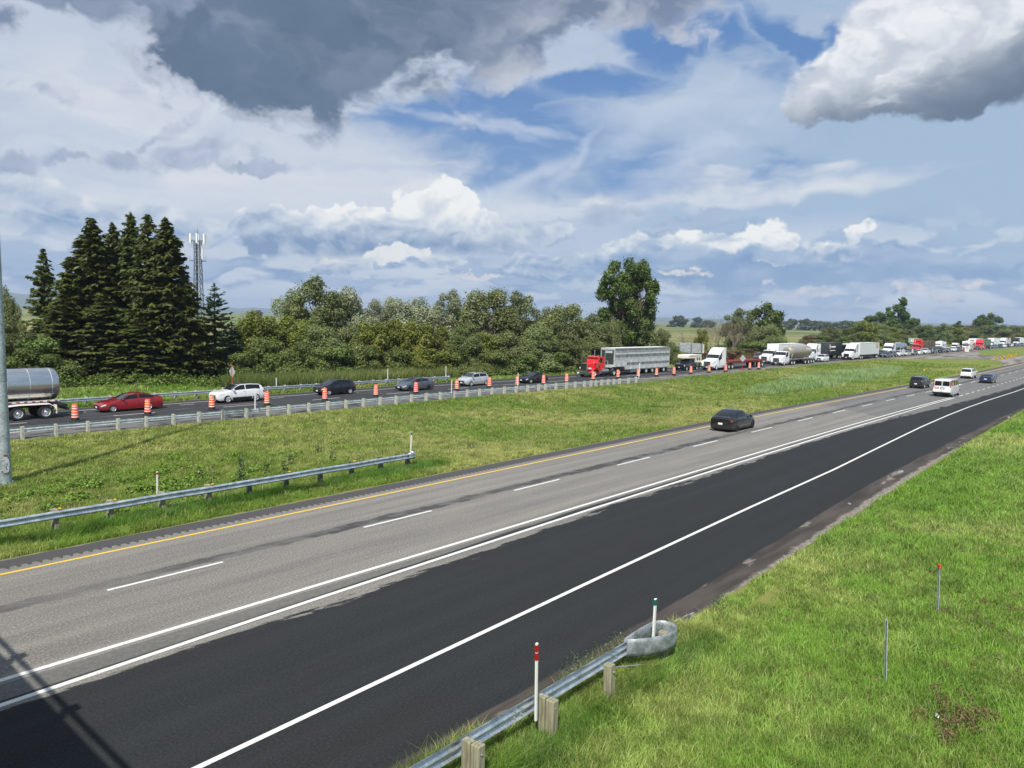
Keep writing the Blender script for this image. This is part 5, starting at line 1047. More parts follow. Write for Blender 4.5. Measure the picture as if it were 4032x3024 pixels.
# ------------------------------------------------------------------ phone mast behind the spruces
pm = empty('phone_mast', (65.6, 134.9, 0)); tag(pm, 'lattice steel phone mast with white antenna panels behind the spruces', 'mast'); pm.rotation_euler.z = R(41+90-90)
mast = MB(); H_ = 21.6
def leg(k, z_): r_ = 1.25-.55*min(z_, 17.5)/17.5 if z_ < 17.5 else .70; a = k*math.pi/2+math.pi/4; return Vector((r_*math.cos(a), r_*math.sin(a), z_))
zz = [0, 2.4, 4.7, 6.9, 9.0, 11.0, 12.9, 14.7, 16.3, 17.5, 18.8, 20.1, 21.2]
for k in range(4): mast.tube([leg(k, z_) for z_ in zz], .075, 6)
for i in range(len(zz)-1):
    for k in range(4):
        a, b_ = leg(k, zz[i]), leg((k+1) % 4, zz[i+1]); mast.tube([a, b_], .04, 4); mast.tube([leg((k+1) % 4, zz[i]), leg(k, zz[i+1])], .04, 4); mast.tube([leg(k, zz[i+1]), leg((k+1) % 4, zz[i+1])], .035, 4)
mast.build('lattice', galv('mast_steel', (78, 86, 94), (120, 128, 136), .5, .4), pm)
pf = MB()
for zf, r_ in ((17.6, 1.5), (21.3, 1.25)):
    for k in range(12): a, c = k*math.pi/6, (k+1)*math.pi/6; pf.tube([(r_*math.cos(a), r_*math.sin(a), zf), (r_*math.cos(c), r_*math.sin(c), zf)], .045, 4)
    for k in range(4): a = k*math.pi/2+.78; pf.tube([(.5*math.cos(a), .5*math.sin(a), zf), (r_*math.cos(a), r_*math.sin(a), zf)], .045, 4)
for k in range(4): a = k*math.pi/2; pf.tube([(1.5*math.cos(a), 1.5*math.sin(a), 17.6), (1.5*math.cos(a), 1.5*math.sin(a), 18.6)], .03, 4)
pf.tube([(-1.5, 1.5, 17.6), (-2.6, 2.2, 17.7), (-2.6, 2.2, 19.6)], .035, 4)
pf.build('platform', m_gal, pm)
for k in range(6):
    a = k*math.pi/3+.3; mb = MB(); c, s_ = 1.35*math.cos(a), 1.35*math.sin(a); mb.box(c-.14, c+.14, s_-.14, s_+.14, 20.7, 22.5, .03); mb.build('antenna_panel', m_white, pm)
mb = MB(); mb.box(-.15, .15, -.95, -.7, 17.9, 20.4, .03); mb.build('antenna_panel', m_white, pm)
mb = MB(); mb.tube([(0, 0, 21.2), (0, 0, 22.9), (0, 0, 23.6)], [.09, .08, .02], 6); mb.build('lightning_rod', m_gal, pm)
mb = MB(); mb.tube([(.2, .2, 0), (.2, .2, 21)], .09, 5); mb.tube([(-.1, .2, 0), (-.1, .2, 18)], .06, 5); mb.build('cable_run', m_blackr, pm)
# white farmhouse far across the fields
fh = empty('farmhouse', (652, 940, 0), .4); tag(fh, 'tiny white farmhouse with a pale roof far across the fields', 'house')
MB().box(-6, 6, -4, 4, 0, 5).build('wall', flat('white_siding', (205, 205, 205), .7), fh)
MB().prism([(-4.4, 4.9), (4.4, 4.9), (0, 8.0)], -6.4, 6.4, 'X').build('roof', flat('pale_metal_roof', (190, 196, 205), .5), fh)
for wx in (-3.5, 0, 3.5): MB().box(wx-.5, wx+.5, -4.05, -4.0, 2.0, 3.4).build('window', m_blk, fh)
# ------------------------------------------------------------------ vehicles (local +X is forward, origin on the road under the middle)
m_glass = None
def glass_mat(name, c=(14, 18, 22), rough=.06):
    m, t, b = mat(name); b.inputs['Base Color'].default_value = (*lin(c), 1); b.inputs['Roughness'].default_value = rough; b.inputs['Specular IOR Level'].default_value = .6
    return m
m_glass = glass_mat('vehicle_glass', (30, 36, 42)); m_tint = glass_mat('tinted_glass', (9, 10, 12))
m_tyre = flat('tyre_rubber', (30, 30, 31), .85, vary=.25, scale=8); m_alloy = flat('alloy_wheel', (206, 210, 214), .35, .5); m_dalloy = flat('dark_wheel', (58, 60, 64), .35, .7)
m_chrome = flat('chrome', (205, 208, 212), .14, 1.0); m_trim = flat('black_plastic_trim', (24, 24, 26), .6); m_under = flat('underbody', (14, 14, 15), .9)
m_hl = flat('headlight_glass', (205, 214, 224), .12, .1, coat=1.0); m_tl = flat('taillight_glass', (150, 18, 22), .2, coat=1.0); m_plate = flat('licence_plate', (225, 228, 232), .5); m_amber = flat('amber_lens', (235, 130, 40), .3)
P = {k: paint('paint_'+k, c, mt) for k, c, mt in [('red', (150, 8, 24), .2), ('white', (226, 228, 230), 0), ('navy', (14, 18, 32), .2), ('slate', (82, 90, 102), .3), ('silver', (190, 196, 198), .3), ('black', (10, 11, 13), .1), ('blue', (38, 54, 92), .3), ('truckred', (214, 18, 30), 0), ('grey', (92, 94, 98), .3), ('charcoal', (38, 40, 44), .2), ('bluegrey', (90, 108, 128), .3), ('greenblack', (20, 26, 26), .1), ('darkred', (150, 24, 34), .2)]}
def wheel(parent, x_, y_, r_, wd, side, rim=None, name='wheel', spokes=5, deep=False, dual=False):
    """side=+1: outer face towards +Y"""
    w_ = empty(name, (x_, y_, r_)); w_.parent = parent
    s = side; t = MB(); a, b_ = (0, wd) if not dual else (0, wd)
    t.lathe([(r_*.62, s*0), (r_*.93, s*.004), (r_, -s*wd*.18), (r_, -s*wd*.82), (r_*.93, -s*wd), (r_*.62, -s*wd)], 24, 'Y', cap=False); t.lathe([(r_*.62, -s*wd*.99), (0.01, -s*wd*.99)], 24, 'Y', cap=False)
    t.build('tyre', m_tyre, w_, smooth=True, angle=40)
    q = MB(); rr = r_*.64
    if deep: q.lathe([(rr, 0), (rr*.94, -s*.01), (rr*.86, -s*wd*.45), (rr*.35, -s*wd*.52), (rr*.30, -s*.02), (rr*.2, s*.01), (0.01, s*.012)], 20, 'Y', cap=False)
    else:
        q.lathe([(rr, s*.002), (rr*.93, -s*.012), (rr*.9, -s*.09), (0.01, -s*.09)], 20, 'Y', cap=False)
        for k in range(spokes):
            an = 2*math.pi*k/spokes+.3; c, si = math.cos(an), math.sin(an); hw = rr*.13*5/spokes**.8*.62; pts = [(.10*rr, -hw*1.1), (.95*rr, -hw*.75), (.95*rr, hw*.75), (.10*rr, hw*1.1)]
            P4 = [(px*c-pz*si, px*si+pz*c) for px, pz in pts]; q.prism(P4, -s*.055, -s*.012, 'Y')
        q.lathe([(rr*.18, -s*.05), (rr*.18, -s*.006), (0.01, -s*.004)], 12, 'Y', cap=False)
    q.build('rim', rim or m_alloy, w_, smooth=True, angle=30); return w_
def arch_of(x_, wxs, R_, sill):
    z_ = sill
    for c in wxs:
        dd = abs(x_-c)
        if dd < R_: z_ = max(z_, math.sqrt(max(0, R_*R_-dd*dd))*1.0+.02)
    return z_
def make_car(name, body, L, W, H, wb, fo, top, belt, wr=.72, side=((.2, .8),), tyre=.34, sill=.2, rim=None, windscreen=None, rear=None, spokes=5, hl=(.42, .62), tl=(.45, .65), nose=.80, tail=.86, cladding=False, grille=True, roof_mat=None, tint_rear=True, facing='front', rails=False, softtop=None):
    o = empty(name); h2 = L/2; xf = h2-fo; xrw = xf-wb; tx, tz = zip(*sorted(top)); bx, bz = zip(*sorted(belt))
    T = lambda x_: float(np.interp(x_, tx, tz)); B = lambda x_: min(float(np.interp(x_, bx, bz)), T(x_)-.03)
    def Wd(x_):
        f = x_/h2; e = nose if f > 0 else tail; return W/2*(1-(1-e)*abs(f)**(5 if f > 0 else 6)-.02*abs(f)**2)
    R_ = tyre+.065
    xs = set([h2*f for f in (-1, -.985, -.95, -.9, .9, .95, .985, 1)]) | set(tx) | set(np.linspace(-h2*.88, h2*.88, 17))
    for c in (xf, xrw): xs |= set(c+R_*math.sin(q) for q in np.linspace(-math.pi/2, math.pi/2, 11))
    if windscreen: xs |= set(windscreen)
    if rear: xs |= set(rear)
    for s0, s1 in side: xs |= {s0, s1}
    xs = sorted(set(round(v, 3) for v in xs if -h2 <= v <= h2))
    def S(x_, q_):
        """surface: ring parameter q 0..6 from sill to centre of the top"""
        w_ = Wd(x_); t_ = T(x_); b_ = B(x_); zl = arch_of(x_, (xf, xrw), R_, sill); gh = max(0, min(1, (t_-b_-.04)/.35))
        lift = .10*max(0, (abs(x_)/h2-.93)/.07); zl = max(zl, sill+lift); zm = max(zl+.01, sill+(b_-sill)*.45); zs = max(zm+.01, sill+(b_-sill)*.80)
        wt = (W/2*wr)*gh+w_*.90*(1-gh)
        ring = [(w_*.96, zl), (w_, max(zl+.005, zl*.5+zm*.5)), (w_*1.0, zm), (w_*.985, zs), (w_*.955, b_), (wt, t_-(.045 if gh > .3 else .02)), (wt*.72, t_-.006), (0, t_)]
        i = min(int(q_), 6); f = q_-i; a, c = ring[i], ring[i+1]; return Vector((x_, a[0]+(c[0]-a[0])*f, a[1]+(c[1]-a[1])*f))
    mb = MB(); n = 8; V = []; F_ = []
    for x_ in xs:
        r_ = [S(x_, q_) for q_ in range(7)]+[S(x_, 6.9999)]; V += [tuple(p) for p in r_]+[(p.x, -p.y, p.z) for p in reversed(r_[:-1])]
    m_ = 15
    for i in range(len(xs)-1):
        for k in range(m_-1): F_.append((i*m_+k, (i+1)*m_+k, (i+1)*m_+k+1, i*m_+k+1))
    F_ += [tuple(range(m_)), tuple((len(xs)-1)*m_+k for k in reversed(range(m_)))]
    mb.add(V, F_); bo = mb.build('body', body, o, smooth=True, angle=32)
    ub = MB(); ub.box(-h2+.25, h2-.25, -W/2+.28, W/2-.28, sill-.04, sill+.35); 
    for c in (xf, xrw): ub.box(c-R_+.02, c+R_-.02, -W/2+.10, W/2-.10, sill+.2, min(R_+.04, .9))
    ub.build('underbody', m_under, o)
    def patch(nm, mt, x0, x1, q0, q1, off=.008, sides=(1, -1), nx_=8, nq=3, qs=None, parent=None, minh=None, both=False):
        res = []
        for sd_ in sides:
            g = MB(); V = []; X_ = sorted(set([x0, x1]+[v for v in xs if x0 < v < x1]+list(np.linspace(x0, x1, nx_+1)))); Q = np.linspace(q0, q1, nq+1)
            for x_ in X_:
                for q_ in Q:
                    p = S(x_, q_); e = .01; du = S(min(x_+e, h2), q_)-S(max(x_-e, -h2), q_); dv = S(x_, min(q_+.02, 6.999))-S(x_, max(q_-.02, 0)); nn = du.cross(dv)
                    nn = nn.normalized() if nn.length > 1e-9 else Vector((0, 1, 0))
                    if nn.y < 0 and q_ < 5.2: nn = -nn
                    if q_ >= 5.2 and nn.z < 0: nn = -nn
                    p = p+nn*off; V.append((p.x, p.y*sd_, p.z))
            k_ = len(Q); F_ = [(i*k_+j, (i+1)*k_+j, (i+1)*k_+j+1, i*k_+j+1) for i in range(len(X_)-1) for j in range(k_-1)]
            g.add(V, F_); res.append(g)
        if both:
            g = MB()
            for q in res: g.add(q.v, q.f)
            res = [g]
        return [g.build(nm, mt, parent or o, smooth=True, angle=60) for g in res]
    for i, (s0, s1) in enumerate(side): patch('side_window', m_tint if tint_rear else m_glass, s0, s1, 4.10, 4.90, .007)
    if windscreen: patch('windshield', m_glass, windscreen[0], windscreen[1], 5.06, 6.999, .007, both=True)
    if rear: patch('rear_window', m_tint, rear[0], rear[1], 5.10, 6.999, .007, both=True)
    if roof_mat:
        patch('roof_panel', roof_mat, rear[1]+.05 if rear else -h2*.5, windscreen[0]-.03, 5.2, 6.999, .006, both=True)
    patch('headlight', m_hl, h2-hl[0], h2-.05, 2.85, 3.75, .012, nx_=6); patch('taillight', m_tl, -h2+.02, -h2+tl[0]*.6, 2.9, 3.95, .012, nx_=5)
    dl = MB()
    for s0, s1 in side[:2]:
        for xx in (s0, s1):
            if abs(xx-xrw) > R_*.8 and abs(xx-xf) > R_*.7:
                for g in [patch] : pass
    seam = sorted(set([side[0][1]+.02, side[0][0]-.03]+([side[1][0]+.05] if len(side) > 1 else [])))
    sm = MB()
    for xx in seam:
        for sd_ in (1, -1):
            Vq = []
            for q_ in np.linspace(1.1, 4.0, 8):
                for dx_ in (-.007, .007): p = S(xx+dx_, q_); Vq.append((p.x, (p.y+.003)*sd_, p.z))
            sm.add(Vq, [(2*i, 2*i+1, 2*i+3, 2*i+2) for i in range(7)])
    sm.build('door_seams', m_under, o)
    for sd_ in (1, -1):
        p = S(side[0][1]-.12, 4.05); mi = MB(); mi.box(p.x-.09, p.x+.07, min(sd_*(p.y+.02), sd_*(p.y+.20)), max(sd_*(p.y+.02), sd_*(p.y+.20)), p.z-.01, p.z+.15, .03); mi.build('mirror', body, o, smooth=True)
        hs = MB()
        for s0, s1 in side[:2]: p = S(s0+.12, 3.35); hs.box(p.x-.09, p.x+.09, min(sd_*(p.y-.01), sd_*(p.y+.025)), max(sd_*(p.y-.01), sd_*(p.y+.025)), p.z-.012, p.z+.014)
        hs.build('door_handle', body, o)
    xg = h2-.015
    if grille:
        g = MB(); wg = Wd(h2)*.62; zg0, zg1 = sill+.32*(B(h2*.98)-sill), sill+.86*(T(h2)-sill); g.box(xg-.06, h2+.012, -wg, wg, zg0, zg1, .01); g.build('grille', m_trim, o)
        g = MB(); g.box(xg-.06, h2+.010, -Wd(h2)*.9, Wd(h2)*.9, sill+.04+.10, sill+.20, .01); g.build('air_intake', m_trim, o)
    g = MB(); g.box(h2+.008, h2+.03, -.16, .16, sill+.17, sill+.28); g.build('licence_plate', m_plate, o)
    zb = T(-h2); g = MB(); g.box(-h2-.03, -h2-.004, -.17, .17, sill+(zb-sill)*.45, sill+(zb-sill)*.45+.14); g.build('licence_plate', m_plate, o)
    g = MB(); g.box(-h2-.02, -h2+.12, -Wd(-h2)*.92, Wd(-h2)*.92, sill+.02, sill+.20, .02); g.build('rear_bumper_trim', m_trim, o)
    if cladding:
        patch('sill_cladding', m_trim, xrw+R_+.02, xf-R_-.02, 0.02, 1.3, .012)
    if rails:
        for sd_ in (1, -1): g = MB(); g.tube([(x_, sd_*(W/2*wr-.06), T(x_)+.02+(.045 if 0 < i < 5 else -.01)) for i, x_ in enumerate(np.linspace(rear[1]+.1, windscreen[0]-.25, 6))], .022, 5); g.build('roof_rail', m_trim if rails == 1 else m_chrome, o)
    for c in (xf, xrw):
        for sd_ in (1, -1): wheel(o, c, sd_*(W/2-.015), tyre, .22, sd_, rim, spokes=spokes)
    return o
def car_sedan(body, **k):
    a = dict(L=4.95, W=1.86, H=1.45, wb=2.83, fo=.93, top=[(2.475, .62), (2.40, .72), (2.2, .78), (1.2, .96), (.98, 1.02), (.15, 1.40), (-.25, 1.45), (-.9, 1.43), (-1.5, 1.30), (-2.02, 1.10), (-2.38, 1.06), (-2.475, .98)], belt=[(2.475, .55), (2.2, .68), (1.0, .93), (-1.2, 1.0), (-2.475, .92)], side=((-.42, .93), (-1.72, -.50)), windscreen=(.17, 1.00), rear=(-1.98, -.95)); a.update(k); return make_car('car', body, **a)
def car_suv(body, **k):
    a = dict(L=4.75, W=1.92, H=1.72, wb=2.82, fo=.95, top=[(2.375, .82), (2.32, .94), (2.1, 1.02), (1.25, 1.13), (1.08, 1.17), (.30, 1.62), (0, 1.69), (-.9, 1.70), (-1.75, 1.63), (-2.02, 1.48), (-2.28, 1.10), (-2.375, .95)], belt=[(2.375, .70), (2.1, .90), (1.1, 1.08), (-1.3, 1.16), (-2.375, 1.0)], side=((-.28, 1.02), (-1.80, -.36)), tyre=.365, sill=.26, windscreen=(.32, 1.10), rear=(-2.26, -1.83), wr=.74, cladding=True); a.update(k); return make_car('car', body, **a)
def car_hatch(body, **k):
    a = dict(L=4.15, W=1.77, H=1.60, wb=2.6, fo=.82, top=[(2.075, .72), (2.02, .84), (1.85, .93), (1.32, 1.08), (1.2, 1.12), (.42, 1.53), (.1, 1.58), (-.8, 1.58), (-1.55, 1.52), (-1.75, 1.38), (-1.98, 1.05), (-2.075, .92)], belt=[(2.075, .62), (1.85, .82), (1.2, 1.0), (-1.2, 1.10), (-2.075, .98)], side=((-.22, 1.12), (-1.52, -.30)), tyre=.325, sill=.22, windscreen=(.44, 1.22), rear=(-1.96, -1.60), wr=.73); a.update(k); return make_car('car', body, **a)
def car_fastback(body, **k):
    a = dict(L=4.70, W=1.92, H=1.62, wb=2.88, fo=.86, top=[(2.35, .62), (2.28, .76), (2.1, .86), (1.3, 1.02), (1.15, 1.07), (.25, 1.52), (-.15, 1.60), (-.8, 1.57), (-1.5, 1.38), (-2.0, 1.17), (-2.22, 1.13), (-2.35, .98)], belt=[(2.35, .56), (2.1, .74), (1.1, .96), (-1.2, 1.06), (-2.35, .96)], side=((-.35, 1.05), (-1.55, -.43)), tyre=.36, sill=.20, windscreen=(.27, 1.17), rear=(-1.98, -.85), wr=.70); a.update(k); return make_car('car', body, **a)
# front cars of the queue, heading towards us (turned by pi)
def put(o, x_, y_, rz, label, cat='car', group=None): place(o, x_, y_, 0, rz); tag(o, label, cat, group); return o
PI = math.pi
put(car_sedan(P['red'], spokes=10), 24.95, 63.80, PI+.01, 'dark red sedan in the queue behind the steel tanker')
put(car_suv(P['white'], roof_mat=m_tint, hl=(.7, .6)), 34.8, 64.2, PI, 'white SUV with black glass roof in the queue')
put(car_hatch(P['navy'], L=4.3, wb=2.62, H=1.58, tyre=.345, sill=.25, fo=.86, top=[(2.15, .70), (2.10, .84), (1.95, .94), (1.35, 1.06), (1.2, 1.10), (.35, 1.52), (0, 1.58), (-.9, 1.57), (-1.6, 1.47), (-1.8, 1.34), (-2.05, 1.06), (-2.15, .92)], belt=[(2.15, .62), (1.9, .85), (1.2, 1.02), (-1.2, 1.14), (-2.15, .98)], side=((-.25, 1.1), (-1.35, -.33)), windscreen=(.37, 1.22), rear=(-2.02, -1.62), spokes=6, cladding=True), 45.6, 64.15, PI, 'dark navy small SUV in the queue before the reeds')
put(car_sedan(P['slate'], L=4.6, W=1.78, wb=2.75, fo=.95, H=1.43, top=[(2.3, .55), (2.22, .66), (2.0, .76), (1.3, .98), (1.05, 1.04), (.0, 1.40), (-.4, 1.43), (-1.0, 1.38), (-1.8, 1.14), (-2.1, 1.05), (-2.3, .98)], belt=[(2.3, .50), (2.0, .66), (1.1, .90), (-1.2, 1.02), (-2.3, .94)], side=((-.35, .95), (-1.35, -.43)), windscreen=(.02, 1.07), rear=(-2.0, -1.02), spokes=8, rim=m_dalloy), 55.2, 62.55, PI, 'slate grey sloping hatchback in the queue')
put(car_hatch(P['silver'], hl=(.5, .6)), 64.9, 62.70, PI, 'pale silver tall hatchback in the queue beside the guardrail end')
put(car_sedan(P['black'], L=4.62, W=1.85, wb=2.75, fo=.9, H=1.38, top=[(2.31, .58), (2.25, .70), (2.0, .78), (1.1, .96), (.9, 1.0), (.12, 1.33), (-.25, 1.38), (-.9, 1.35), (-1.45, 1.08), (-1.6, 1.03), (-2.2, 1.00), (-2.31, .92)], belt=[(2.31, .52), (2.0, .68), (.9, .92), (-1.2, .97), (-2.31, .90)], side=((-.5, .85), (-1.0, -.55)), windscreen=(.14, .92), rear=(-1.42, -.98), roof_mat=flat('convertible_cloth', (26, 27, 30), .9)), 74.2, 60.95, PI, 'black convertible with its cloth roof up in the queue')
# cars going away from us
tc_ = put(car_fastback(P['black'], spokes=5, rim=m_dalloy, roof_mat=m_tint, grille=False), 55.1, 24.62, 0.0, 'black sloping-backed car driving away in the near left lane')
put(car_suv(P['black'], L=4.5, W=1.84, wb=2.67, fo=.9, rails=1, top=[(2.25, .78), (2.2, .90), (2.0, 1.0), (1.2, 1.10), (1.05, 1.13), (.30, 1.55), (0, 1.61), (-.9, 1.62), (-1.75, 1.58), (-1.95, 1.45), (-2.18, 1.10), (-2.25, .95)], windscreen=(.32, 1.07), rear=(-2.15, -1.79), side=((-.28, .98), (-1.7, -.36))), 113.9, 24.1, -.03, 'black crossover with roof rails beside the white van')
put(car_suv(P['white'], L=4.65, wb=2.72, fo=.93, W=1.84), 143.9, 23.25, -.01, 'white SUV driving away, farthest in the left lane')
put(car_sedan(P['blue'], L=4.6, W=1.82, wb=2.7, fo=.92), 134.8, 19.15, -.01, 'dark blue sedan driving away right of the white SUV')
# white passenger van
def make_van(body, L=5.7, W=2.02, H=2.12):
    o = make_car('van', body, L=L, W=W, H=H, wb=3.43, fo=.95, tyre=.38, sill=.32, top=[(2.85, .95), (2.80, 1.05), (2.6, 1.14), (2.05, 1.28), (1.9, 1.32), (1.25, 2.0), (1.0, 2.10), (0, 2.14), (-2.4, 2.13), (-2.72, 2.05), (-2.82, 1.3), (-2.85, 1.1)], belt=[(2.85, .85), (2.5, 1.05), (1.9, 1.24), (-2.6, 1.30), (-2.85, 1.1)], side=((.75, 1.75), (-.15, .62), (-1.25, -.3), (-2.55, -1.4)), windscreen=(1.27, 1.88), rear=None, wr=.86, tail=.955, nose=.85, spokes=8, hl=(.25, .6), tl=(.01, .01), grille=True)
    h2 = L/2
    for sd_ in (1, -1):
        MB().prism([(sd_*.07, 1.36), (sd_*.80, 1.36), (sd_*.74, 1.92), (sd_*.09, 1.92)], -h2+.01, -h2+.10, 'X').build('rear_window', m_tint, o)
        MB().prism([(sd_*.86, 1.18), (sd_*.93, 1.18), (sd_*.87, 1.98), (sd_*.82, 1.98)], -h2-.0, -h2+.14, 'X').build('taillight', m_tl, o)
    MB().box(-h2-.06, -h2+.2, -.98, .98, .42, .60, .03).build('rear_bumper', m_trim, o)
    MB().box(-h2-.012, -h2+.02, -.30+.02, .16-.5+.5, .95, 1.16).build('plate_recess', m_trim, o)
    MB().box(-h2-.02, -h2+.02, -.20, .08, .99, 1.10).build('licence_plate', m_plate, o)
    MB().box(-h2-.008, -h2+.02, -.01, .01, .6, 1.98).build('door_gap', m_trim, o)
    m_pink = flat('red_sticker', (196, 62, 62), .5)
    s = MB(); s.box(-h2-.014, -h2+.02, .30, .86, 1.0, 1.2); q = s.build('sticker', m_pink, o)
    s = MB(); s.box(-h2-.020, -h2-.014, .70, .84, 1.03, 1.16); 
    for k in range(3): s.box(-h2-.020, -h2-.014, .34, .64, 1.04+k*.05, 1.06+k*.05)
    s.build('lettering', m_white, q)
    s = MB(); s.box(-2.2, -1.66, -W/2+.045, -W/2+.15, 1.40, 1.80); s.build('side_sticker', m_pink, o)
    s = MB()
    for k in range(3): s.box(-2.1, -1.76, -W/2+.038, -W/2+.05, 1.48+k*.09, 1.52+k*.09)
    s.build('lettering', m_white, o)
    return o
put(make_van(P['white']), 103.75, 18.95, -.01, 'white passenger van with red stickers driving away', 'van')
# ------------------------------------------------------------------ lorries
m_alu = galv('aluminium_sheet', (168, 175, 178), (206, 211, 213), .42, .25, 1.5); m_darkalu = flat('dark_front_panel', (52, 62, 58), .5, vary=.15); m_vent_shade = flat('shadowed_interior', (30, 32, 30), .9)
m_pol = None
def polished():
    m, t, b = mat('polished_stainless'); o = t.obj(); x, y, z = t.sep(o); n = t.noise(t.vec(x*.4, y*2, z*2), 1.0, 4, .5); w_ = t.noise(t.vec(x*1.0, 0, 0), 1.0, 3, .5)
    t.put(b, 'Base Color', t.mix(n, (.50, .50, .50), (.68, .68, .68))); b.inputs['Metallic'].default_value = 1.0; t.put(b, 'Roughness', t.ss(n+w_*.3, .3, .9, .17, .32)); return m
m_pol = polished(); m_dull = flat('dull_tank_aluminium', (168, 160, 146), .42, .5, vary=.12); m_deck = flat('red_flatbed_steel', (112, 40, 34), .7, vary=.35, scale=2); m_rim = flat('bright_rim', (214, 216, 218), .3, .4); m_frame = flat('chassis_black', (26, 26, 28), .7); m_blackbox = flat('black_trailer_side', (36, 40, 42), .45, vary=.1); m_whitebox = flat('white_trailer_side', (222, 226, 230), .45, vary=.04, scale=.6); m_greybox = flat('pale_grey_trailer_side', (198, 204, 204), .45, vary=.05, scale=.6)
m_lred = flat('logo_red', (158, 38, 48), .5); m_greent = flat('green_tarpaulin', (72, 100, 76), .8, vary=.15, scale=1.0); m_winred = flat('red_white_stripe', (120, 18, 30), .5)
def axles(o, xs, r_=.50, w_=.55, yo=1.28, rim=None):
    for x_ in xs:
        for s in (1, -1): wheel(o, x_, s*yo, r_, w_, s, rim or m_rim, deep=True)
def chassis(o, x0, x1, z=1.0, mt=None): 
    b_ = MB()
    for s in (1, -1): b_.box(x1, x0, s*.45-.06, s*.45+.06, z-.22, z)
    for k in range(int((x0-x1)/1.4)): b_.box(x0-k*1.4-.06, x0-k*1.4, -.45, .45, z-.18, z-.04)
    b_.build('chassis', mt or m_frame, o)
def flaps(o, x_, z=.75):
    for s in (1, -1): MB().box(x_-.015, x_+.015, s*.95-.3, s*.95+.3, .2, z).build('mud_flap', m_blackr, o)
def aero(paint_, L=5.6, H=3.95, fairing=True, day=False, chromeg=True, rim=None, drives=(-3.3, -4.65), label=None, cat='truck', big=True):
    h2 = L/2; t0 = h2
    top = [(t0, 1.30), (t0-.06, 1.50), (t0-.35, 1.66), (t0-1.5, 1.92), (t0-1.85, 1.98), (t0-2.45, 2.72), (t0-2.6, 2.82)]
    if fairing: top += [(t0-2.75, 2.95), (t0-3.3, 3.55), (t0-4.0, H-.06), (t0-4.4, H), (-h2+.02, H), (-h2, H-.05)]
    else: top += [(t0-3.9, 2.86), (-h2, 2.80)]
    o = make_car('semi_truck', paint_, L=L, W=2.48, H=H, wb=20, fo=1.25, tyre=.50, sill=.42, top=top, belt=[(t0, 1.05), (t0-1.0, 1.35), (t0-1.9, 1.72), (-h2, 1.80)], side=((t0-3.05, t0-2.0), (t0-4.3, t0-3.85)) if (fairing and not day) else ((t0-3.25, t0-2.0),), windscreen=(t0-2.44, t0-1.92), rear=None, wr=.93, nose=.84, tail=.99, hl=(.55, .6), tl=(.0, .0), spokes=8, grille=False)
    for c in list(o.children):
        if c.name.startswith(('wheel', 'rear_bumper_trim', 'taillight', 'underbody', 'licence_plate', 'door_seams')) and (c.name.startswith(('rear', 'tail', 'underb', 'door_s', 'wheel')) or True):
            for q in list(c.children): bpy.data.objects.remove(q)
            bpy.data.objects.remove(c)
    MB().box(t0-.10, t0+.03, -.62, .62, .78, 1.50, .05).build('grille', m_trim if not chromeg else m_dksteel, o)
    MB().box(t0-.08, t0+.045, -.70, .70, 1.47, 1.53).box(t0-.08, t0+.045, -.70, .70, .75, .80).build('grille_surround', m_chrome, o)
    MB().box(t0-.3, t0+.06, -1.15, 1.15, .38, .72, .06).build('bumper', m_chrome if chromeg else m_trim, o)
    MB().box(t0+.062, t0+.075, -.18, .18, .46, .60).build('licence_plate', m_plate, o)
    MB().box(-h2+.05, t0-.5, -.9, .9, .6, 1.2).build('engine_bay', m_under, o)
    for s in (1, -1):
        wheel(o, t0-1.25, s*1.22, .50, .30, s, rim or m_rim, deep=True)
        tk = MB(); tk.tube([(-h2+.2, s*.98, .78), (-h2+1.5, s*.98, .78)], .30, 14); tk.build('fuel_tank', m_alu, o, smooth=True, angle=40)
        mi = MB(); mi.box(t0-2.0, t0-1.9, min(s*1.3, s*1.55), max(s*1.3, s*1.55), 1.75, 2.45, .03); mi.build('mirror', m_trim, o)
    chassis(o, -h2+.3, drives[-1]-.7, .98); axles(o, drives, rim=rim)
    fe = MB()
    for dx_ in drives:
        for s in (1, -1): fe.lathe([(.58, s*.75), (.58, s*1.28)], 14, 'Y', (dx_, 0, .5), cap=False, a0=.5, a1=math.pi-.5)
    fe.build('rear_fender', m_frame, o)
    return o
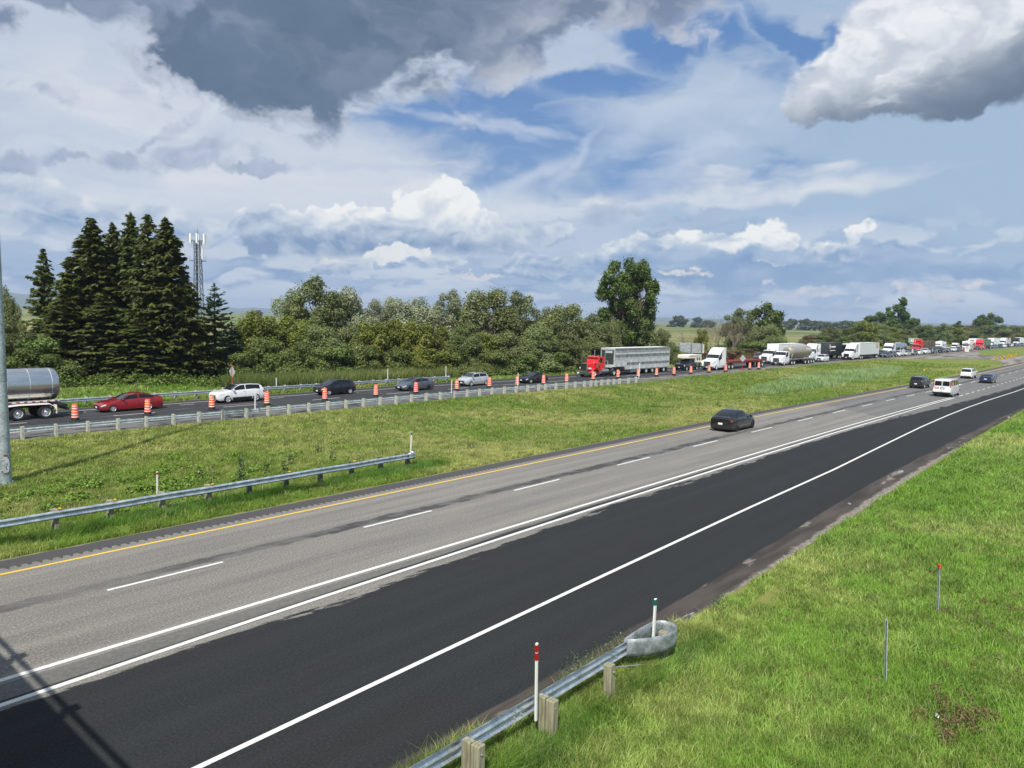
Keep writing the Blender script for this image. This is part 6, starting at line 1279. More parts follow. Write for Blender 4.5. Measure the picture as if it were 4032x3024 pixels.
def boxtrailer(o, x0, x1, side_m, H=4.1, z0=1.15, tand=(1.0, 2.25), skirt=False, front=None, corner=None):
    b_ = MB(); b_.box(x1, x0, -1.29, 1.29, z0, H, .03); bx_ = b_.build('trailer_body', side_m, o)
    e = MB()
    for s in (1, -1): e.box(x1, x0, s*1.295-.012, s*1.295+.012, z0-.05, z0+.12); e.box(x1, x0, s*1.295-.01, s*1.295+.01, H-.10, H+.01); e.box(x0-.12, x0+.01, s*1.29-.02, s*1.29+.02, z0, H); e.box(x1-.01, x1+.12, s*1.29-.02, s*1.29+.02, z0, H)
    e.build('trailer_rail', corner or m_alu, o)
    n = int((x0-x1)/1.22); r_ = MB()
    for k in range(1, n): r_.box(x0-k*1.22-.01, x0-k*1.22+.01, -1.296, 1.296, z0+.13, H-.11)
    r_.build('panel_joint', side_m, o)
    if front: MB().box(x0-.01, x0+.02, -1.1, 1.1, z0+.5, H-.3).build('front_panel', front, o)
    chassis(o, x0-1.2, x1+.1, z0-.02); axles(o, [x1+t_ for t_ in tand]); flaps(o, x1+.25)
    MB().box(x1-.05, x1+.05, -1.15, 1.15, .55, .65).box(x1, x1+.06, -.6, -.5, .6, z0).box(x1, x1+.06, .5, .6, .6, z0).build('rear_guard', m_frame, o)
    lg = MB()
    for s in (1, -1): lg.box(x0-2.6, x0-2.45, s*.7-.06, s*.7+.06, .25, z0)
    lg.build('landing_gear', m_frame, o)
    if skirt:
        for s in (1, -1): MB().box(x1+4.0, x0-3.2, s*1.22-.015, s*1.22+.015, .45, z0).build('side_skirt', m_trim, o)
    return bx_
def bars(par, name, mt, x0, x1, z0, z1, rows, y_, seed=1, gaps=.25):
    g = random.Random(seed); b_ = MB(); hr = (z1-z0)/rows
    for r_ in range(rows):
        x_ = x0
        while x_ < x1-.05:
            w_ = g.uniform(.08, .22)
            if g.random() > gaps*.4: b_.box(x_, min(x1, x_+w_), y_-.008, y_+.008, z0+r_*hr+hr*.18, z0+r_*hr+hr*.82)
            x_ += w_+.05
    return b_.build(name, mt, par)
# --- red conventional tractor with livestock trailer
def livestock():
    o = empty('semi_truck'); r = P['truckred']
    MB().box(-.28, 0, -1.2, 1.2, .42, .86, .04).build('bumper', m_chrome, o); MB().box(.0, .012, -.9, -.55, .52, .70).build('licence_plate', m_plate, o)
    g = MB(); g.box(-.60, -.32, -.56, .56, .92, 2.05, .05); gb = g.build('grille_surround', m_chrome, o); g = MB()
    g.box(-.33, -.300, -.46, .46, 1.0, 1.95); g.build('grille', m_trim, gb); g = MB()
    for k in range(11): g.box(-.302, -.290, -.44+k*.088-.012, -.44+k*.088+.012, 1.0, 1.95)
    g.build('grille_bars', m_chrome, gb)
    V = []; 
    for x_, w_, z0_, z1_ in ((-.6, .56, .95, 2.0), (-1.4, .62, .95, 2.1), (-2.45, .86, 1.0, 2.22)):
        V += [(x_, -w_, z0_), (x_, -w_, z1_-.14), (x_, -w_+.14, z1_), (x_, w_-.14, z1_), (x_, w_, z1_-.14), (x_, w_, z0_)]
    h = MB(); h.add(V, [(i*6+k, i*6+k+1, (i+1)*6+k+1, (i+1)*6+k) for i in range(2) for k in range(5)]+[tuple(range(6)), tuple(range(17, 11, -1))]); h.build('hood', r, o)
    for s in (1, -1):
        f = MB(); f.lathe([(.66, s*.60), (.68, s*.70), (.68, s*1.16), (.62, s*1.24)], 18, 'Y', (-1.5, 0, .58), cap=False, a0=-.15, a1=math.pi+.1); q = f.build('fender', r, o, smooth=True, angle=50); md = q.modifiers.new('t', 'SOLIDIFY'); md.thickness = .03
        MB().box(-.95, -.62, min(s*.62, s*1.0), max(s*.62, s*1.0), 1.15, 1.40, .05).build('headlight', m_hl, o)
        wheel(o, -1.5, s*1.20, .52, .30, s, m_rim, deep=True)
        tk = MB(); tk.tube([(-3.3, s*1.0, .80), (-4.9, s*1.0, .80)], .36, 16); tk.build('fuel_tank', m_pol, o, smooth=True, angle=40)
        MB().box(-3.25, -2.55, s*1.05-.2, s*1.05+.2, .45, .95, .03).build('step_box', m_pol, o)
        ac = MB(); ac.tube([(-2.3, s*1.0, 1.35), (-2.3, s*1.0, 2.05)], .17, 12); ac.build('air_cleaner', m_chrome, o, smooth=True, angle=40)
        mi = MB(); mi.box(-2.35, -2.25, min(s*1.28, s*1.48), max(s*1.28, s*1.48), 1.9, 2.6, .02); mi.tube([(-2.5, s*.95, 2.7), (-2.3, s*1.38, 2.72), (-2.3, s*1.38, 1.85), (-2.5, s*.98, 1.8)], .02, 5); mi.build('mirror', m_chrome, o)
    cb = MB(); P_ = [(-2.45, 1.0), (-2.45, 2.15), (-2.72, 2.86), (-2.9, 2.95), (-4.1, 2.95), (-4.15, 2.85), (-4.15, 1.0)]; cb.prism(P_, -1.02, 1.02, 'Y'); cab_ = cb.build('cab', r, o)
    MB().quad((-2.475, -.88, 2.20), (-2.475, .88, 2.20), (-2.70, .84, 2.78), (-2.70, -.84, 2.78)).build('windshield', m_glass, o)
    MB().box(-2.75, -2.40, -.98, .98, 2.80, 2.86).build('sun_visor', m_chrome, o)
    for s in (1, -1): MB().prism([(-2.62, 2.1), (-3.55, 2.05), (-3.55, 2.75), (-2.82, 2.75)], s*1.015, s*1.03, 'Y').build('side_window', m_tint, o)
    li = MB()
    for k in range(5): li.lathe([(.06, 2.95), (.06, 3.0), (.03, 3.05), (0, 3.05)], 8, 'Z', (-2.85, -.7+k*.35, 0), cap=False)
    li.build('roof_light', m_amber, o); ho = MB()
    for s in (.5, -.5): ho.tube([(-2.9, s, 3.06), (-3.6, s, 3.06)], [.09, .03], 8)
    ho.build('air_horn', m_chrome, o)
    for s in (1, -1):
        st = MB(); st.tube([(-4.32, s*.95, 1.1), (-4.32, s*.95, 3.6), (-4.36, s*.95, 3.85)], [.10, .075, .075], 10); st.build('exhaust_stack', m_chrome, o, smooth=True)
    chassis(o, -.5, -8.3, 1.0); axles(o, (-6.35, -7.7)); 
    fe = MB()
    for dx_ in (-6.35, -7.7):
        for s in (1, -1): fe.lathe([(.60, s*.72), (.60, s*1.28)], 12, 'Y', (dx_, 0, .5), cap=False, a0=.6, a1=math.pi-.6)
    fe.build('rear_fender', m_pol, o)
    # trailer
    x0, xn, x1, H = -6.4, -9.2, -22.8, 4.12
    b_ = MB(); b_.prism([(x0, 1.35), (x0, H), (x1, H), (x1, .78), (xn-.25, .78), (xn, 1.35)], -1.27, 1.27, 'Y'); body = b_.build('trailer_body', m_alu, o)
    MB().box(x0, x0+.03, -1.1, 1.1, 1.7, 3.8).build('front_panel', m_darkalu, o)
    tr = MB(); tr.box(x0+.03, x0+.05, -.62+.2, .62+.2, 3.42, 3.72); sp = tr.build('front_sign', m_white, o)
    lt = MB(); g = random.Random(4)
    for k in range(9):
        y_ = -.30+k*.12; lt.box(x0+.05, x0+.058, y_, y_+.07, 3.50, 3.64)
    lt.build('lettering', m_trim, sp)
    MB().box(x0+.0, x0+.09, -1.2, 1.2, 3.82, H-.02, .03).build('front_header', m_signback, o)
    ribs = MB(); hl_ = MB(); lo = MB()
    n = int((x0-x1)/.36)
    for k in range(n+1):
        x_ = x0-.12-k*.36
        if x_ < x1+.05: break
        zb = 1.35 if x_ > xn else .80
        for s in (1, -1):
            ribs.box(x_-.045, x_+.045, s*1.285-.02, s*1.285+.02, zb, H-.02)
            if k < n:
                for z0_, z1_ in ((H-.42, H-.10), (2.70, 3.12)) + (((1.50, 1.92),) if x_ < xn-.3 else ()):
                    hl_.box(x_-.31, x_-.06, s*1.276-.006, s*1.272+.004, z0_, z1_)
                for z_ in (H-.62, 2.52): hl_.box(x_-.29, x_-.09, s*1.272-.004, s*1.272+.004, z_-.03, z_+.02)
    ribs.build('side_ribs', m_alu, o); hl_.build('vent_shade_plates', m_vent_shade, o)  # raised dark plates; shade inside the vents is put into their colour
    for s in (1, -1):
        lo = MB()
        for z_, hh in ((H-.02, .05), (H-.48, .02), (3.18, .02)): lo.box(x1, x0, s*1.295-.02, s*1.295+.02, z_-hh, z_+hh)
        lo.box(x1, xn-.2, s*1.295-.02, s*1.295+.02, .76, .90); lo.build('side_rail', m_pol, o)
    MB().box(x1-.02, x0+.04, -1.25, 1.25, H, H+.02).build('roof_sheet', m_whitebox, o)
    chassis(o, xn-1, x1+.2, .80); axles(o, (-15.5, -17.4, -21.0)); flaps(o, -22.1)
    MB().box(-14.2, -11.2, -1.1, -.9, .35, .75).box(-14.2, -11.2, .9, 1.1, .35, .75).build('tool_box', m_alu, o)
    hk = MB(); hk.tube([(x0+.35, -.4, 1.3), (x0+.35, -.4, 2.2), (x0+.35, .3, 2.2), (x0+.35, .3, 1.3)], .05, 6); hk.box(x0+.1, x0+.7, -1.0, 1.0, 1.25, 1.32); hk.build('catwalk_rack', m_alu, o)
    return o
o = livestock(); put(o, 87.2, 62.35, PI-.008, 'red tractor hauling a long silver slatted livestock trailer', 'truck')
# --- pickup with a slide-in camper
def pickup(body, camper=False, L=5.8, **k):
    a = dict(L=L, W=2.0, H=1.9, wb=3.65, fo=.95, tyre=.40, sill=.34, top=[(2.9, .98), (2.86, 1.10), (2.6, 1.18), (1.7, 1.28), (1.5, 1.32), (.85, 1.82), (.5, 1.90), (-.6, 1.88), (-.95, 1.78), (-1.05, 1.34), (-2.85, 1.30), (-2.9, 1.2)], belt=[(2.9, .85), (2.6, 1.05), (1.5, 1.22), (-1.0, 1.27), (-2.9, 1.24)], side=((.15, 1.42), (-.85, .05)), windscreen=(.87, 1.48), rear=(-1.03, -.97), wr=.82, nose=.9, tail=.97, hl=(.35, .6), tl=(.25, .6), spokes=6); a.update(k)
    o = make_car('pickup', body, **a); MB().box(-2.85, -1.15, -.8, .8, 1.22, 1.315).build('bed', m_under, o); return o
o = pickup(P['navy']); put(o, 117.0, 61.25, PI, 'dark blue pickup carrying a white slide-in camper', 'pickup')
cp = o; c = MB(); c.prism([(-3.05, 1.35), (-3.05, 2.62), (1.35, 2.62), (1.6, 2.52), (1.6, 2.10), (-.75, 2.10), (-.95, 1.35)], -1.08, 1.08, 'Y')
q = c.build('camper', flat('cream_camper_shell', (222, 216, 198), .5, vary=.05), cp); MB().box(-3.0, 1.3, -1.12, 1.12, 2.62, 2.69, .01).build('camper_roof', m_white, q)
MB().box(-1.9, -1.3, -1.1, 1.1, 1.75, 2.2).box(-2.7, -2.15, -1.1, 1.1, 1.7, 2.2).build('camper_window', m_tint, q); MB().box(-3.0, 1.58, -1.09, 1.09, 2.34, 2.39).build('camper_stripe', m_trim, q)
# --- white day-cab tractor with empty red flatbed
o = aero(P['white'], L=4.9, H=3.95, fairing=True, day=True, drives=(-3.6, -4.95)); h2 = 2.45
b_ = MB(); b_.box(-19.3, -3.2, -1.28, 1.28, 1.28, 1.42); b_.box(-19.3, -3.2, -1.31, -1.25, 1.15, 1.42); b_.box(-19.3, -3.2, 1.25, 1.31, 1.15, 1.42); b_.build('flatbed_deck', m_deck, o)
b_ = MB(); b_.prism([(-3.3, 1.28), (-6.6, 1.28), (-7.4, .95), (-18.5, .95), (-18.5, 1.28)], -.5, -.38, 'Y'); b_.prism([(-3.3, 1.28), (-6.6, 1.28), (-7.4, .95), (-18.5, .95), (-18.5, 1.28)], .38, .5, 'Y'); b_.build('flatbed_frame', m_deck, o)
b_ = MB()
for k in range(14):
    for s in (1, -1): b_.tube([(-4.2-k*1.12, s*1.22, 1.4), (-4.2-k*1.12, s*1.22, 2.4)], .02, 5)
b_.build('stake', m_deck, o); MB().box(-3.3, -3.2, -1.2, 1.2, 1.42, 2.0).build('headboard', m_deck, o); axles(o, (-16.9, -18.2)); flaps(o, -19.0)
put(o, 119.9+2.45, 58.95, PI-.01, 'white tractor pulling an empty red flatbed with stakes', 'truck')
# --- white tractor with dull dry-bulk tank trailer, four rear axles
o = aero(P['white'], L=3.9, H=2.9, fairing=False, drives=(-3.2, -4.5))
t = MB(); prof = [(.0, -3.6), (.75, -3.62), (1.05, -3.9), (1.2, -4.4), (1.24, -5.0), (1.26, -9), (1.26, -14.4), (1.1, -14.9), (.6, -15.1), (0, -15.15)]; prof = [(r_, x_) for r_, x_ in prof]; t.lathe(prof, 28, 'X', (0, 0, 2.65), cap=False); t.build('tank', m_dull, o, smooth=True, angle=40)
co = MB()
for k in range(5): co.lathe([(1.15, 1.9), (.75, 1.35), (.25, .85), (.2, .7)], 12, 'Z', (-6.2-k*1.85, 0, 0), cap=False)
co.build('discharge_cone', m_dull, o, smooth=True); bars(o, 'side_lettering', m_white, -14.3, -10.9, 2.95, 3.4, 2, -1.225, 3); bars(o, 'side_lettering', m_white, -14.3, -10.9, 2.95, 3.4, 2, 1.225, 3)
fr = MB()
for s in (1, -1): fr.box(-16.2, -3.3, s*.5-.06, s*.5+.06, 1.02, 1.25); fr.box(-16.2, -9.6, s*1.2-.05, s*1.2+.05, 1.20, 1.34); fr.tube([(-3.7, s*.9, 1.2), (-4.4, s*1.05, 3.3)], .05, 5); fr.tube([(-3.7, s*.4, 1.2), (-3.8, s*.4, 3.5), (-4.5, s*.3, 3.95)], .05, 5)
fr.tube([(-4.6, 0, 3.93), (-14.4, 0, 3.95)], .05, 5)
for k in range(5): fr.lathe([(.28, 3.88), (.28, 4.02), (0, 4.06)], 10, 'Z', (-5.6-k*1.9, 0, 0), cap=False)
fr.build('tank_frame', m_alu, o); axles(o, (-10.7, -12.6, -14.2, -15.6)); fe = MB()
for dx_ in (-10.7, -12.6, -14.2, -15.6):
    for s in (1, -1): fe.lathe([(.62, s*.8), (.62, s*1.32)], 12, 'Y', (dx_, 0, .5), cap=False, a0=.5, a1=math.pi-.5)
fe.build('fender', m_pol, o); flaps(o, -5.5, .95)
put(o, 146.9+1.95, 57.3, PI-.01, 'white tractor with a dull beige bulk tank trailer', 'truck')
# --- white tractor and white box trailer behind it, second lane
o = aero(P['white'], L=3.9, H=2.9, fairing=False, drives=(-3.0, -4.3), chromeg=True); boxtrailer(o, -2.6, -17.2, m_whitebox); MB().box(-2.58, -2.55, -.95, -.55, 1.9, 3.0).box(-2.58, -2.55, .3, .7, 2.0, 2.9).build('front_equipment', m_signback, o)
put(o, 150.8+1.95, 61.4, PI, 'white truck with a white box trailer half hidden behind the bulk tanker', 'truck')
# --- white aero tractor with black box trailer
def sleeper(pt, dr=(-3.6, -4.9), rim=None, chromeg=False): return aero(pt, L=6.4, H=3.95, fairing=True, drives=dr, chromeg=chromeg, rim=rim)
def logo_square(o, xc, zc, sz, y_, mt, mk, seed=0):
    q = MB(); q.box(xc-sz/2, xc+sz/2, y_-.012, y_+.012, zc-sz/2, zc+sz/2); lg = q.build('logo', mt, o); b_ = MB()
    for z_, x0_, x1_ in ((.32, -.32, .36), (.02, -.32, .36), (-.30, -.40, .30)): b_.box(xc+x0_*sz, xc+x1_*sz, y_-.016, y_+.016, zc+(z_-.05)*sz, zc+(z_+.05)*sz)
    b_.box(xc+.22*sz, xc+.34*sz, y_-.016, y_+.016, zc+.02*sz, zc+.32*sz); b_.box(xc-.38*sz, xc-.28*sz, y_-.016, y_+.016, zc-.3*sz, zc+.02*sz); b_.build('logo_mark', mk, lg)
o = sleeper(P['white']); boxtrailer(o, -3.3, -18.6, m_blackbox, corner=m_blackbox)
for s in (1, -1):
    bars(o, 'side_lettering', m_white, -13.4, -10.2, 2.75, 3.35, 1, s*1.305, 5, .1); bars(o, 'side_lettering', m_white, -13.4, -9.4, 2.0, 2.3, 1, s*1.305, 6); MB().prism([(-9.2, 2.55), (-9.6, 2.6), (-9.5, 3.6), (-9.1, 3.7), (-8.9, 3.1)], s*1.30, s*1.315, 'Y').build('side_emblem', m_wband, o)
put(o, 175.2+3.2, 61.3, PI, 'white truck with a black box trailer lettered in white', 'truck')
# --- dark coach behind
def coach():
    o = empty('coach'); MB().box(-6, 6, -1.27, 1.27, .4, 3.45, .12).build('body', P['greenblack'], o); MB().box(5.99, 6.03, -1.12, 1.12, 1.3, 2.9).build('windshield', m_glass, o)
    for s in (1, -1): MB().box(-5.6, 5.6, s*1.275-.01, s*1.275+.01, 1.9, 2.9).build('side_window', m_tint, o); MB().box(6.0, 6.05, s*.95-.15, s*.95+.15, .8, 1.0).build('headlight', m_hl, o); MB().box(6.0, 6.3, s*1.35-.1, s*1.35+.1, 2.2, 2.8, .03).build('mirror', m_trim, o)
    MB().box(-5.5, 5.5, -1.0, 1.0, 3.45, 3.62, .05).build('roof_unit', m_white, o); axles(o, (3.9, -2.6, -3.9), .5, .3); return o
put(coach(), 206.5, 61.0, PI, 'dark coach showing between the black trailer and the next white truck', 'coach')
# --- white aero tractor and grey box trailer with red logo
o = sleeper(P['white']); boxtrailer(o, -2.9, -18.4, m_greybox, skirt=True, corner=m_alu, tand=(1.3, 2.1))
for s in (1, -1): logo_square(o, -16.6, 3.25, 1.15, s*1.305, m_lred, m_white)
bars(o, 'cab_lettering', m_lred, 2.2, 2.9, 3.15, 3.3, 1, 0, 7); put(o, 190.2+3.2, 56.8, PI-.02, 'white sleeper truck with a pale grey box trailer bearing a red square logo', 'truck')
# ------------------------------------------------------------------ the queue in the distance
def recolor(o, m_):
    for c in o.children:
        if c.name.split('.')[0] in ('body', 'mirror', 'door_handle'):
            c.material_slots[0].link = 'OBJECT'; c.material_slots[0].material = m_
TEMP = {'sedan': car_sedan(P['grey']), 'suv': car_suv(P['grey']), 'hatch': car_hatch(P['grey']), 'pickup': pickup(P['grey'])}; used_t = set()
def far_car(kind, x_, y_, color, label, rz=PI):
    t_ = TEMP[kind]; o = t_ if kind not in used_t else copy_tree(t_); used_t.add(kind); recolor(o, P[color]); put(o, x_, y_, rz, label, 'pickup' if kind == 'pickup' else 'car', 'cars waiting in the distant queue')
lane1 = lambda x_: yF(x_)+1.9
lane2 = lambda x_: yF(x_)+5.65
hd = lambda x_: PI+math.atan((yF(x_+6)-yF(x_-6))/12)
Q1 = [('sedan', 215.3, 'black', 'black sedan right behind the grey trailer'), ('suv', 220.6, 'greenblack', 'black SUV second behind the grey trailer, beside the tall pole'), ('suv', 227.6, 'white', 'white SUV just right of the tall thin pole'), ('sedan', 235.0, 'silver', 'silver sedan between the white SUV and the cream panel'), ('sedan', 242.6, 'charcoal', 'dark grey sedan behind the cream panel'), ('hatch', 249.2, 'white', 'small white hatchback below the red crane truck'), ('pickup', 256.5, 'white', 'white pickup behind the small white hatchback'), ('pickup', 266.9, 'charcoal', 'large dark grey pickup below the red crane truck tail'), ('suv', 280.0, 'greenblack', 'dark SUV behind the large dark pickup'), ('sedan', 288.6, 'black', 'black sedan below the white caravan'), ('suv', 298.5, 'white', 'white SUV partly hidden below the white high-roof van'), ('suv', 305.2, 'charcoal', 'dark SUV below the white high-roof van'), ('hatch', 312.4, 'darkred', 'red hatchback left of the motorhome'),
      ('sedan', 374.5, 'charcoal', 'dark sedan behind the green tarpaulin trailer'), ('suv', 381.6, 'bluegrey', 'blue-grey SUV right of the green tarpaulin trailer'), ('suv', 393.5, 'black', 'black SUV below the plain white trailer'), ('sedan', 404.5, 'white', 'white car below the white truck front'), ('suv', 415.0, 'charcoal', 'dark car right after the white car at the far end'), ('suv', 423.5, 'white', 'white car below the red and white trailer'), ('suv', 433.5, 'greenblack', 'dark green SUV near the right edge'), ('sedan', 444.5, 'charcoal', 'dark sedan second from the right edge'), ('suv', 455.5, 'bluegrey', 'blue-grey SUV farthest right in the queue')]
for k_, x_, c_, l_ in Q1:
    L_ = {'sedan': 4.95, 'suv': 4.75, 'hatch': 4.15, 'pickup': 5.8}[k_]; xc = x_+L_/2; far_car(k_, xc, lane1(xc), c_, l_, hd(xc))
for k_, x_, c_, l_ in [('suv', 224.5, 'charcoal', 'dark SUV in the second lane ahead of the white tanker truck'), ('suv', 251.5, 'black', 'black SUV in the second lane behind the tanker'), ('suv', 258.0, 'bluegrey', 'blue-grey SUV in the second lane at the nose of the red crane truck'), ('suv', 289.5, 'greenblack', 'dark SUV in the second lane ahead of the white caravan'), ('pickup', 305.0, 'white', 'white pickup between the caravan and the high-roof van'), ('sedan', 334.0, 'charcoal', 'dark car between the high-roof van and the motorhome'), ('suv', 385.5, 'charcoal', 'dark SUV in the second lane before the plain white trailer')]:
    xc = x_+2.4; far_car(k_, xc, lane2(xc), c_, l_, hd(xc))
xc = 171.9+2.4; put(car_suv(P['white'], L=4.5, wb=2.68, cladding=False), 174.4, 57.35, PI-.02, 'white compact SUV behind the bulk tank trailer', 'car')
put(pickup(P['grey']), 160.5, 66.0, PI, 'grey pickup half hidden behind the red flatbed', 'pickup')
def far_truck(o, x_, lane, label, cat='truck', L=6.4): xc = x_+L/2; return put(o, xc, lane(xc), hd(xc), label, cat)
o = aero(P['white'], L=5.8, H=3.4, fairing=True, drives=(-3.4, -4.7)); t = MB(); t.lathe([(0, -3.1), (.9, -3.25), (1.15, -3.7), (1.15, -15.3), (.9, -15.8), (0, -15.95)], 22, 'X', (0, 0, 2.45), cap=False); t.build('tank', m_pol, o, smooth=True, angle=40); MB().box(-11.5, -7.5, -.3, .3, 3.55, 3.75).build('tank_walkway', m_alu, o); axles(o, (-13.2, -14.5)); chassis(o, -3, -15.8, 1.1)
far_truck(o, 230.9, lane2, 'white truck with a polished tank trailer in the second lane', L=5.8)
# red crane truck loaded with brown timber-like bodywork
o = aero(P['truckred'], L=4.6, H=2.9, fairing=False, drives=(-3.6, -4.9)); b_ = MB()
for s in (1, -1):
    b_.tube([(-1.2, s*.95, 2.8), (-1.2, s*.95, 4.5)], .14, 6); b_.tube([(-3.4, s*.95, 1.2), (-3.4, s*.95, 4.5)], .14, 6); b_.tube([(-1.2, s*.95, 4.45), (-3.4, s*.95, 4.45)], .14, 6); b_.tube([(-1.2, s*.95, 3.4), (-3.4, s*.95, 3.9)], .12, 6)
b_.tube([(-1.2, -.95, 4.45), (-1.2, .95, 4.45)], .14, 6); b_.tube([(-3.4, -.95, 4.45), (-3.4, .95, 4.45)], .14, 6); b_.box(-3.2, -1.6, -.6, .6, 3.1, 4.2, .1); b_.build('crane', P['truckred'], o)
MB().box(-21, -4, -1.25, 1.25, 1.2, 1.5).build('trailer_deck', m_deck, o); b_ = MB(); b_.box(-20.5, -9.5, -1.2, 1.2, 1.5, 3.9, .05); ld = b_.build('load', flat('brown_machine_load', (92, 80, 64), .8, vary=.35, scale=1.2), o); MB().box(-9, -5, -1.0, 1.0, 1.5, 2.6, .1).build('load', m_deck, o); MB().box(-8.4, -6.0, -1.05, 1.05, 1.9, 2.4).build('load_window', m_tint, o)
axles(o, (-17.5, -18.8, -20.1)); MB().box(2.2, 2.4, -1.28, -.9, 1.7, 2.3).build('warning_board', m_lred, o); far_truck(o, 262.5, lane2, 'red truck with a red crane frame and a brown load', L=4.6)
def caravan():
    o = empty('caravan'); MB().prism([(3.6, 1.9), (3.5, 3.1), (3.1, 3.45), (-3.6, 3.45), (-3.8, 3.2), (-3.8, .6), (1.9, .6), (1.9, 1.5)], -1.22, 1.22, 'Y').build('body', m_whitebox, o); MB().box(3.45, 3.56, -.8, .8, 2.3, 2.7).build('front_window', m_tint, o)
    for s in (1, -1): MB().box(-2.6, -1.2, s*1.225-.01, s*1.225+.01, 1.9, 2.6).box(.2, 1.4, s*1.225-.01, s*1.225+.01, 1.9, 2.6).build('side_window', m_tint, o)
    MB().box(-1.5, -.5, -.4, .4, 3.45, 3.72, .08).box(1.0, 1.8, -.35, .35, 3.45, 3.7, .08).build('roof_unit', m_white, o); axles(o, (-.9, -1.9), .36, .25, 1.2); return o
far_truck(caravan(), 294.5, lane2, 'white fifth-wheel caravan in the second lane', 'caravan', 7.4)
def hivan():
    o = make_car('van', P['white'], L=5.9, W=2.02, H=2.7, wb=3.7, fo=1.0, tyre=.36, sill=.3, top=[(2.95, 1.0), (2.88, 1.15), (2.3, 1.38), (2.1, 1.45), (1.5, 2.2), (1.1, 2.62), (.7, 2.72), (-2.8, 2.72), (-2.93, 2.5), (-2.95, 1.0)], belt=[(2.95, .9), (2.2, 1.3), (-2.95, 1.35)], side=((1.0, 1.95),), windscreen=(1.5, 2.08), rear=None, wr=.88, tail=.98, grille=True); return o
far_truck(hivan(), 321.2, lane2, 'white high-roof delivery van in the second lane', 'van', 5.9)
def motorhome():
    o = empty('motorhome'); MB().prism([(4.2, .5), (4.25, 1.2), (3.9, 1.7), (3.7, 2.3), (4.3, 2.5), (4.3, 3.2), (3.9, 3.5), (-4.2, 3.5), (-4.3, 3.3), (-4.3, .6)], -1.22, 1.22, 'Y').build('body', m_whitebox, o); MB().quad((3.98, -1.0, 1.72), (3.98, 1.0, 1.72), (3.76, 1.0, 2.28), (3.76, -1.0, 2.28)).build('windshield', m_glass, o)
    for s in (1, -1): MB().box(2.9, 3.6, s*1.23-.01, s*1.23+.01, 1.7, 2.3).box(-3, -1.5, s*1.23-.01, s*1.23+.01, 1.8, 2.6).build('side_window', m_tint, o); MB().prism([(-4.2, .7), (2.8, .7), (-2.5, 2.8), (-4.2, 2.8)], s*1.222, s*1.232, 'Y').build('side_graphic', m_signback, o); MB().box(4.2, 4.27, s*.95-.15, s*.95+.15, .8, 1.05).build('headlight', m_hl, o); MB().box(3.9, 4.1, s*1.4-.1, s*1.4+.1, 1.7, 2.1).build('mirror', m_trim, o)
    MB().box(4.15, 4.3, -.75, .75, .6, 1.15).build('grille', m_trim, o); MB().box(-2, -1, -.4, .4, 3.5, 3.8, .08).box(1.5, 2.5, -.4, .4, 3.5, 3.75, .08).build('roof_unit', m_white, o); MB().box(4.28, 4.32, -.7, .7, 2.7, 2.9).build('vent_slot', m_trim, o); axles(o, (3.0, -1.9), .42, .28, 1.18); return o
far_truck(motorhome(), 322.5, lane1, 'white motorhome beside the no U-turn sign', 'motorhome', 8.6)
o = sleeper(P['truckred'], chromeg=True); MB().box(-18.5, -4, -1.25, 1.25, 1.15, 1.4).build('flatbed_deck', m_frame, o); b_ = MB(); b_.box(-17.5, -5.0, -1.22, 1.22, 1.4, 4.05, .1); ld = b_.build('load', m_greent, o)
b_ = MB(); b_.box(-17.52, -4.98, -1.235, 1.235, 2.2, 2.28); b_.box(-17.52, -4.98, -1.235, 1.235, 3.2, 3.28)
for k in range(5): b_.box(-7-k*2.3, -6.9-k*2.3, -1.235, 1.235, 1.4, 4.06)
b_.build('tie_straps', m_signback, ld); MB().box(-5.05, -4.95, -1.0, .2, 2.7, 2.95).box(-5.05, -4.95, -1.0, -.2, 2.2, 2.4).build('load_label', m_white, ld); axles(o, (-16.2, -17.5)); far_truck(o, 345.5, lane1, 'red sleeper tractor hauling a load under green tarpaulin', L=6.4)
o = aero(P['white'], L=4.2, H=2.9, fairing=False, drives=(-3.0, -4.3)); boxtrailer(o, -2.4, -17, m_whitebox, H=4.2); MB().box(-2.38, -2.30, -.7, .7, 3.3, 3.6).build('front_logo', m_lred, o); far_truck(o, 351.0, lane2, 'white truck with red mark on its box front behind the red tractor', L=4.2)
o = aero(P['white'], L=4.2, H=2.9, fairing=False, drives=(-3.0, -4.3)); boxtrailer(o, -2.4, -17, m_whitebox, H=4.2); far_truck(o, 392.5, lane2, 'plain white box trailer truck above the black SUV', L=4.2)
o = sleeper(P['white']); MB().box(.9, 1.2, -.9, .9, 3.2, 3.5).build('roof_sign', m_signback, o); boxtrailer(o, -3.2, -14.0, m_greybox, H=4.15)
for s in (1, -1): MB().box(-8.2, -4.6, s*1.31-.012, s*1.31+.012, 1.3, 4.1).build('side_graphic', m_lred, o); MB().prism([(-7.8, 1.6), (-5.6, 1.6), (-5.2, 3.0), (-6.2, 3.5), (-7.4, 3.0)], s*1.322, s*1.335, 'Y').build('side_emblem', m_white, o)
far_truck(o, 424.5, lane2, 'white truck with a red and white picture on its trailer', L=6.4)
o = sleeper(P['white'], chromeg=True); MB().prism([(-.5, 3.2), (1.6, 3.2), (1.2, 3.7), (.2, 4.0), (-.5, 4.0)], -1.2, 1.2, 'Y').build('dark_fairing', m_trim, o); boxtrailer(o, -3.2, -17.5, m_whitebox, H=4.1); far_truck(o, 466.0, lane2, 'white truck with a black roof fairing at the far right', L=6.4)
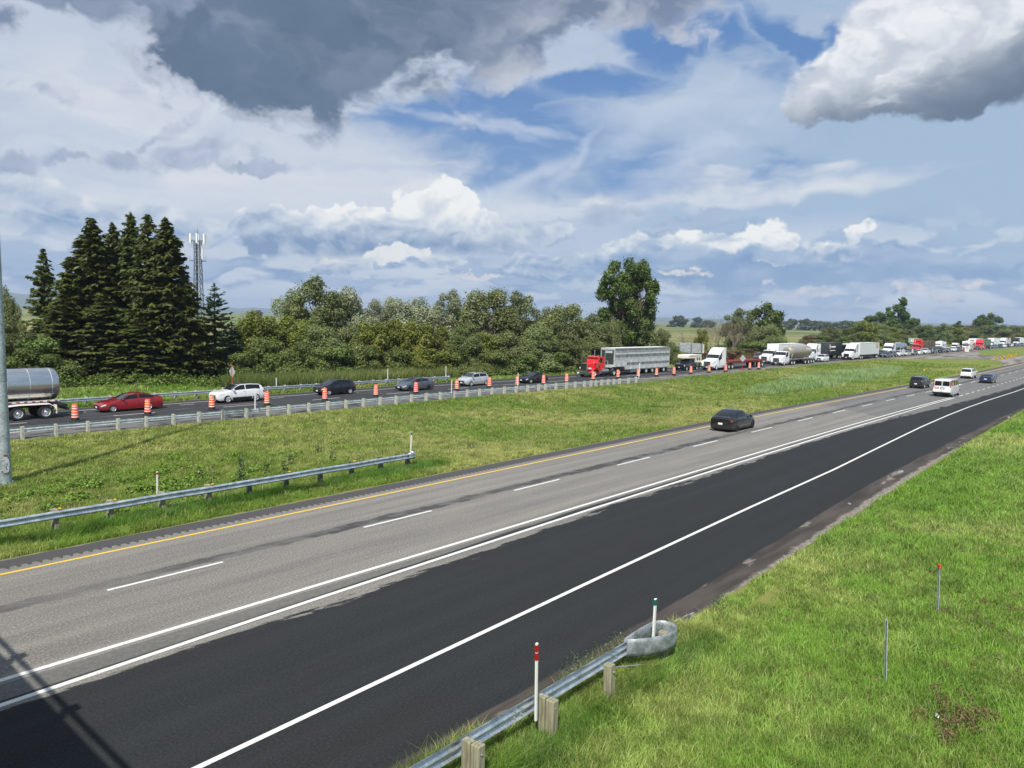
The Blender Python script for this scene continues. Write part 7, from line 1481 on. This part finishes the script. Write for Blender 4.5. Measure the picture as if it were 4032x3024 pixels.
# --- milk tanker leaving at the left edge
o = aero(P['white'], L=5.6, H=3.3, fairing=True, drives=(-3.6, -4.9)); XT = -16.6
t = MB(); t.lathe([(0, -3.4), (.85, -3.5), (1.16, -3.95), (1.22, -4.3), (1.22, XT+.55), (1.18, XT+.25), (1.0, XT+.06), (.55, XT), (0, XT-.01)], 40, 'X', (0, 0, 2.52), cap=False); t.build('tank', m_pol, o, smooth=True, angle=40)
b_ = MB()
for k in range(8): b_.lathe([(1.226, XT+.62+k*1.45), (1.230, XT+.64+k*1.45), (1.226, XT+.66+k*1.45)], 40, 'X', (0, 0, 2.52), cap=False)
b_.build('tank_seam', m_alu, o); MB().box(XT+3.4, XT+4.0, -.3, .3, 3.7, 3.86, .02).box(XT+7.4, XT+8.0, -.3, .3, 3.7, 3.86, .02).build('tank_hatch', m_alu, o)
for s in (1, -1):
    b_ = MB(); b_.box(XT+.2, -4.0, s*1.12-.02, s*1.12+.02, 1.27, 1.36); b_.build('tank_rail', m_white, o); b_ = MB()
    for k in range(24): b_.box(XT+.3+k*.5, XT+.52+k*.5, s*1.142-.004, s*1.142+.004, 1.28, 1.35)
    b_.build('reflective_tape', m_lred, o); fe = MB(); P_ = [(XT+.55, .62), (XT+.62, .95), (XT+.9, 1.14), (XT+2.9, 1.16), (XT+3.7, 1.10)]
    fe.add([(x_, s*.62, z_) for x_, z_ in P_]+[(x_, s*1.30, z_) for x_, z_ in P_]+[(x_, s*1.32, z_-.06) for x_, z_ in P_], [(i+k*5, i+1+k*5, i+6+k*5, i+5+k*5) for i in range(4) for k in range(2)]); fe.build('fender', m_wband, o)
    MB().box(XT+.42, XT+.45, s*1.0-.32, s*1.0+.32, .35, 1.0).build('mud_flap', m_wband, o)
b_ = MB(); b_.box(XT-.35, XT+.4, -1.1, 1.1, .85, 1.0); b_.box(XT-.45, XT-.3, -1.15, 1.15, .55, .72); b_.build('rear_bumper', m_frame, o); MB().box(XT-.47, XT-.45, -1.1, -.8, .58, .7).box(XT-.47, XT-.45, .8, 1.1, .58, .7).build('taillight', m_tl, o); MB().lathe([(.18, XT-.08), (.2, XT), (0.01, XT-.09)], 12, 'X', (0, 0, 2.2), cap=False).build('rear_valve', m_frame, o)
axles(o, (XT+1.15, XT+2.95)); chassis(o, -4, XT+.2, 1.05)
put(o, 19.6+XT, 63.55, PI, 'polished steel tank trailer leaving at the left edge', 'truck')

# ------------------------------------------------------------------ air: far things fade to blue
m = bpy.data.materials.new('haze_air'); m.use_nodes = True; nt = m.node_tree; nt.nodes.clear()
vo = nt.nodes.new('ShaderNodeVolumePrincipled'); ou = nt.nodes.new('ShaderNodeOutputMaterial'); nt.links.new(vo.outputs[0], ou.inputs['Volume'])
vo.inputs['Color'].default_value = (.58, .72, .94, 1); vo.inputs['Density'].default_value = 1.2e-4; vo.inputs['Anisotropy'].default_value = 0.0
hz_ = MB().box(-9300, 12300, -9300, 12300, -5, 210).build('haze', m); tag(hz_, kind='stuff')
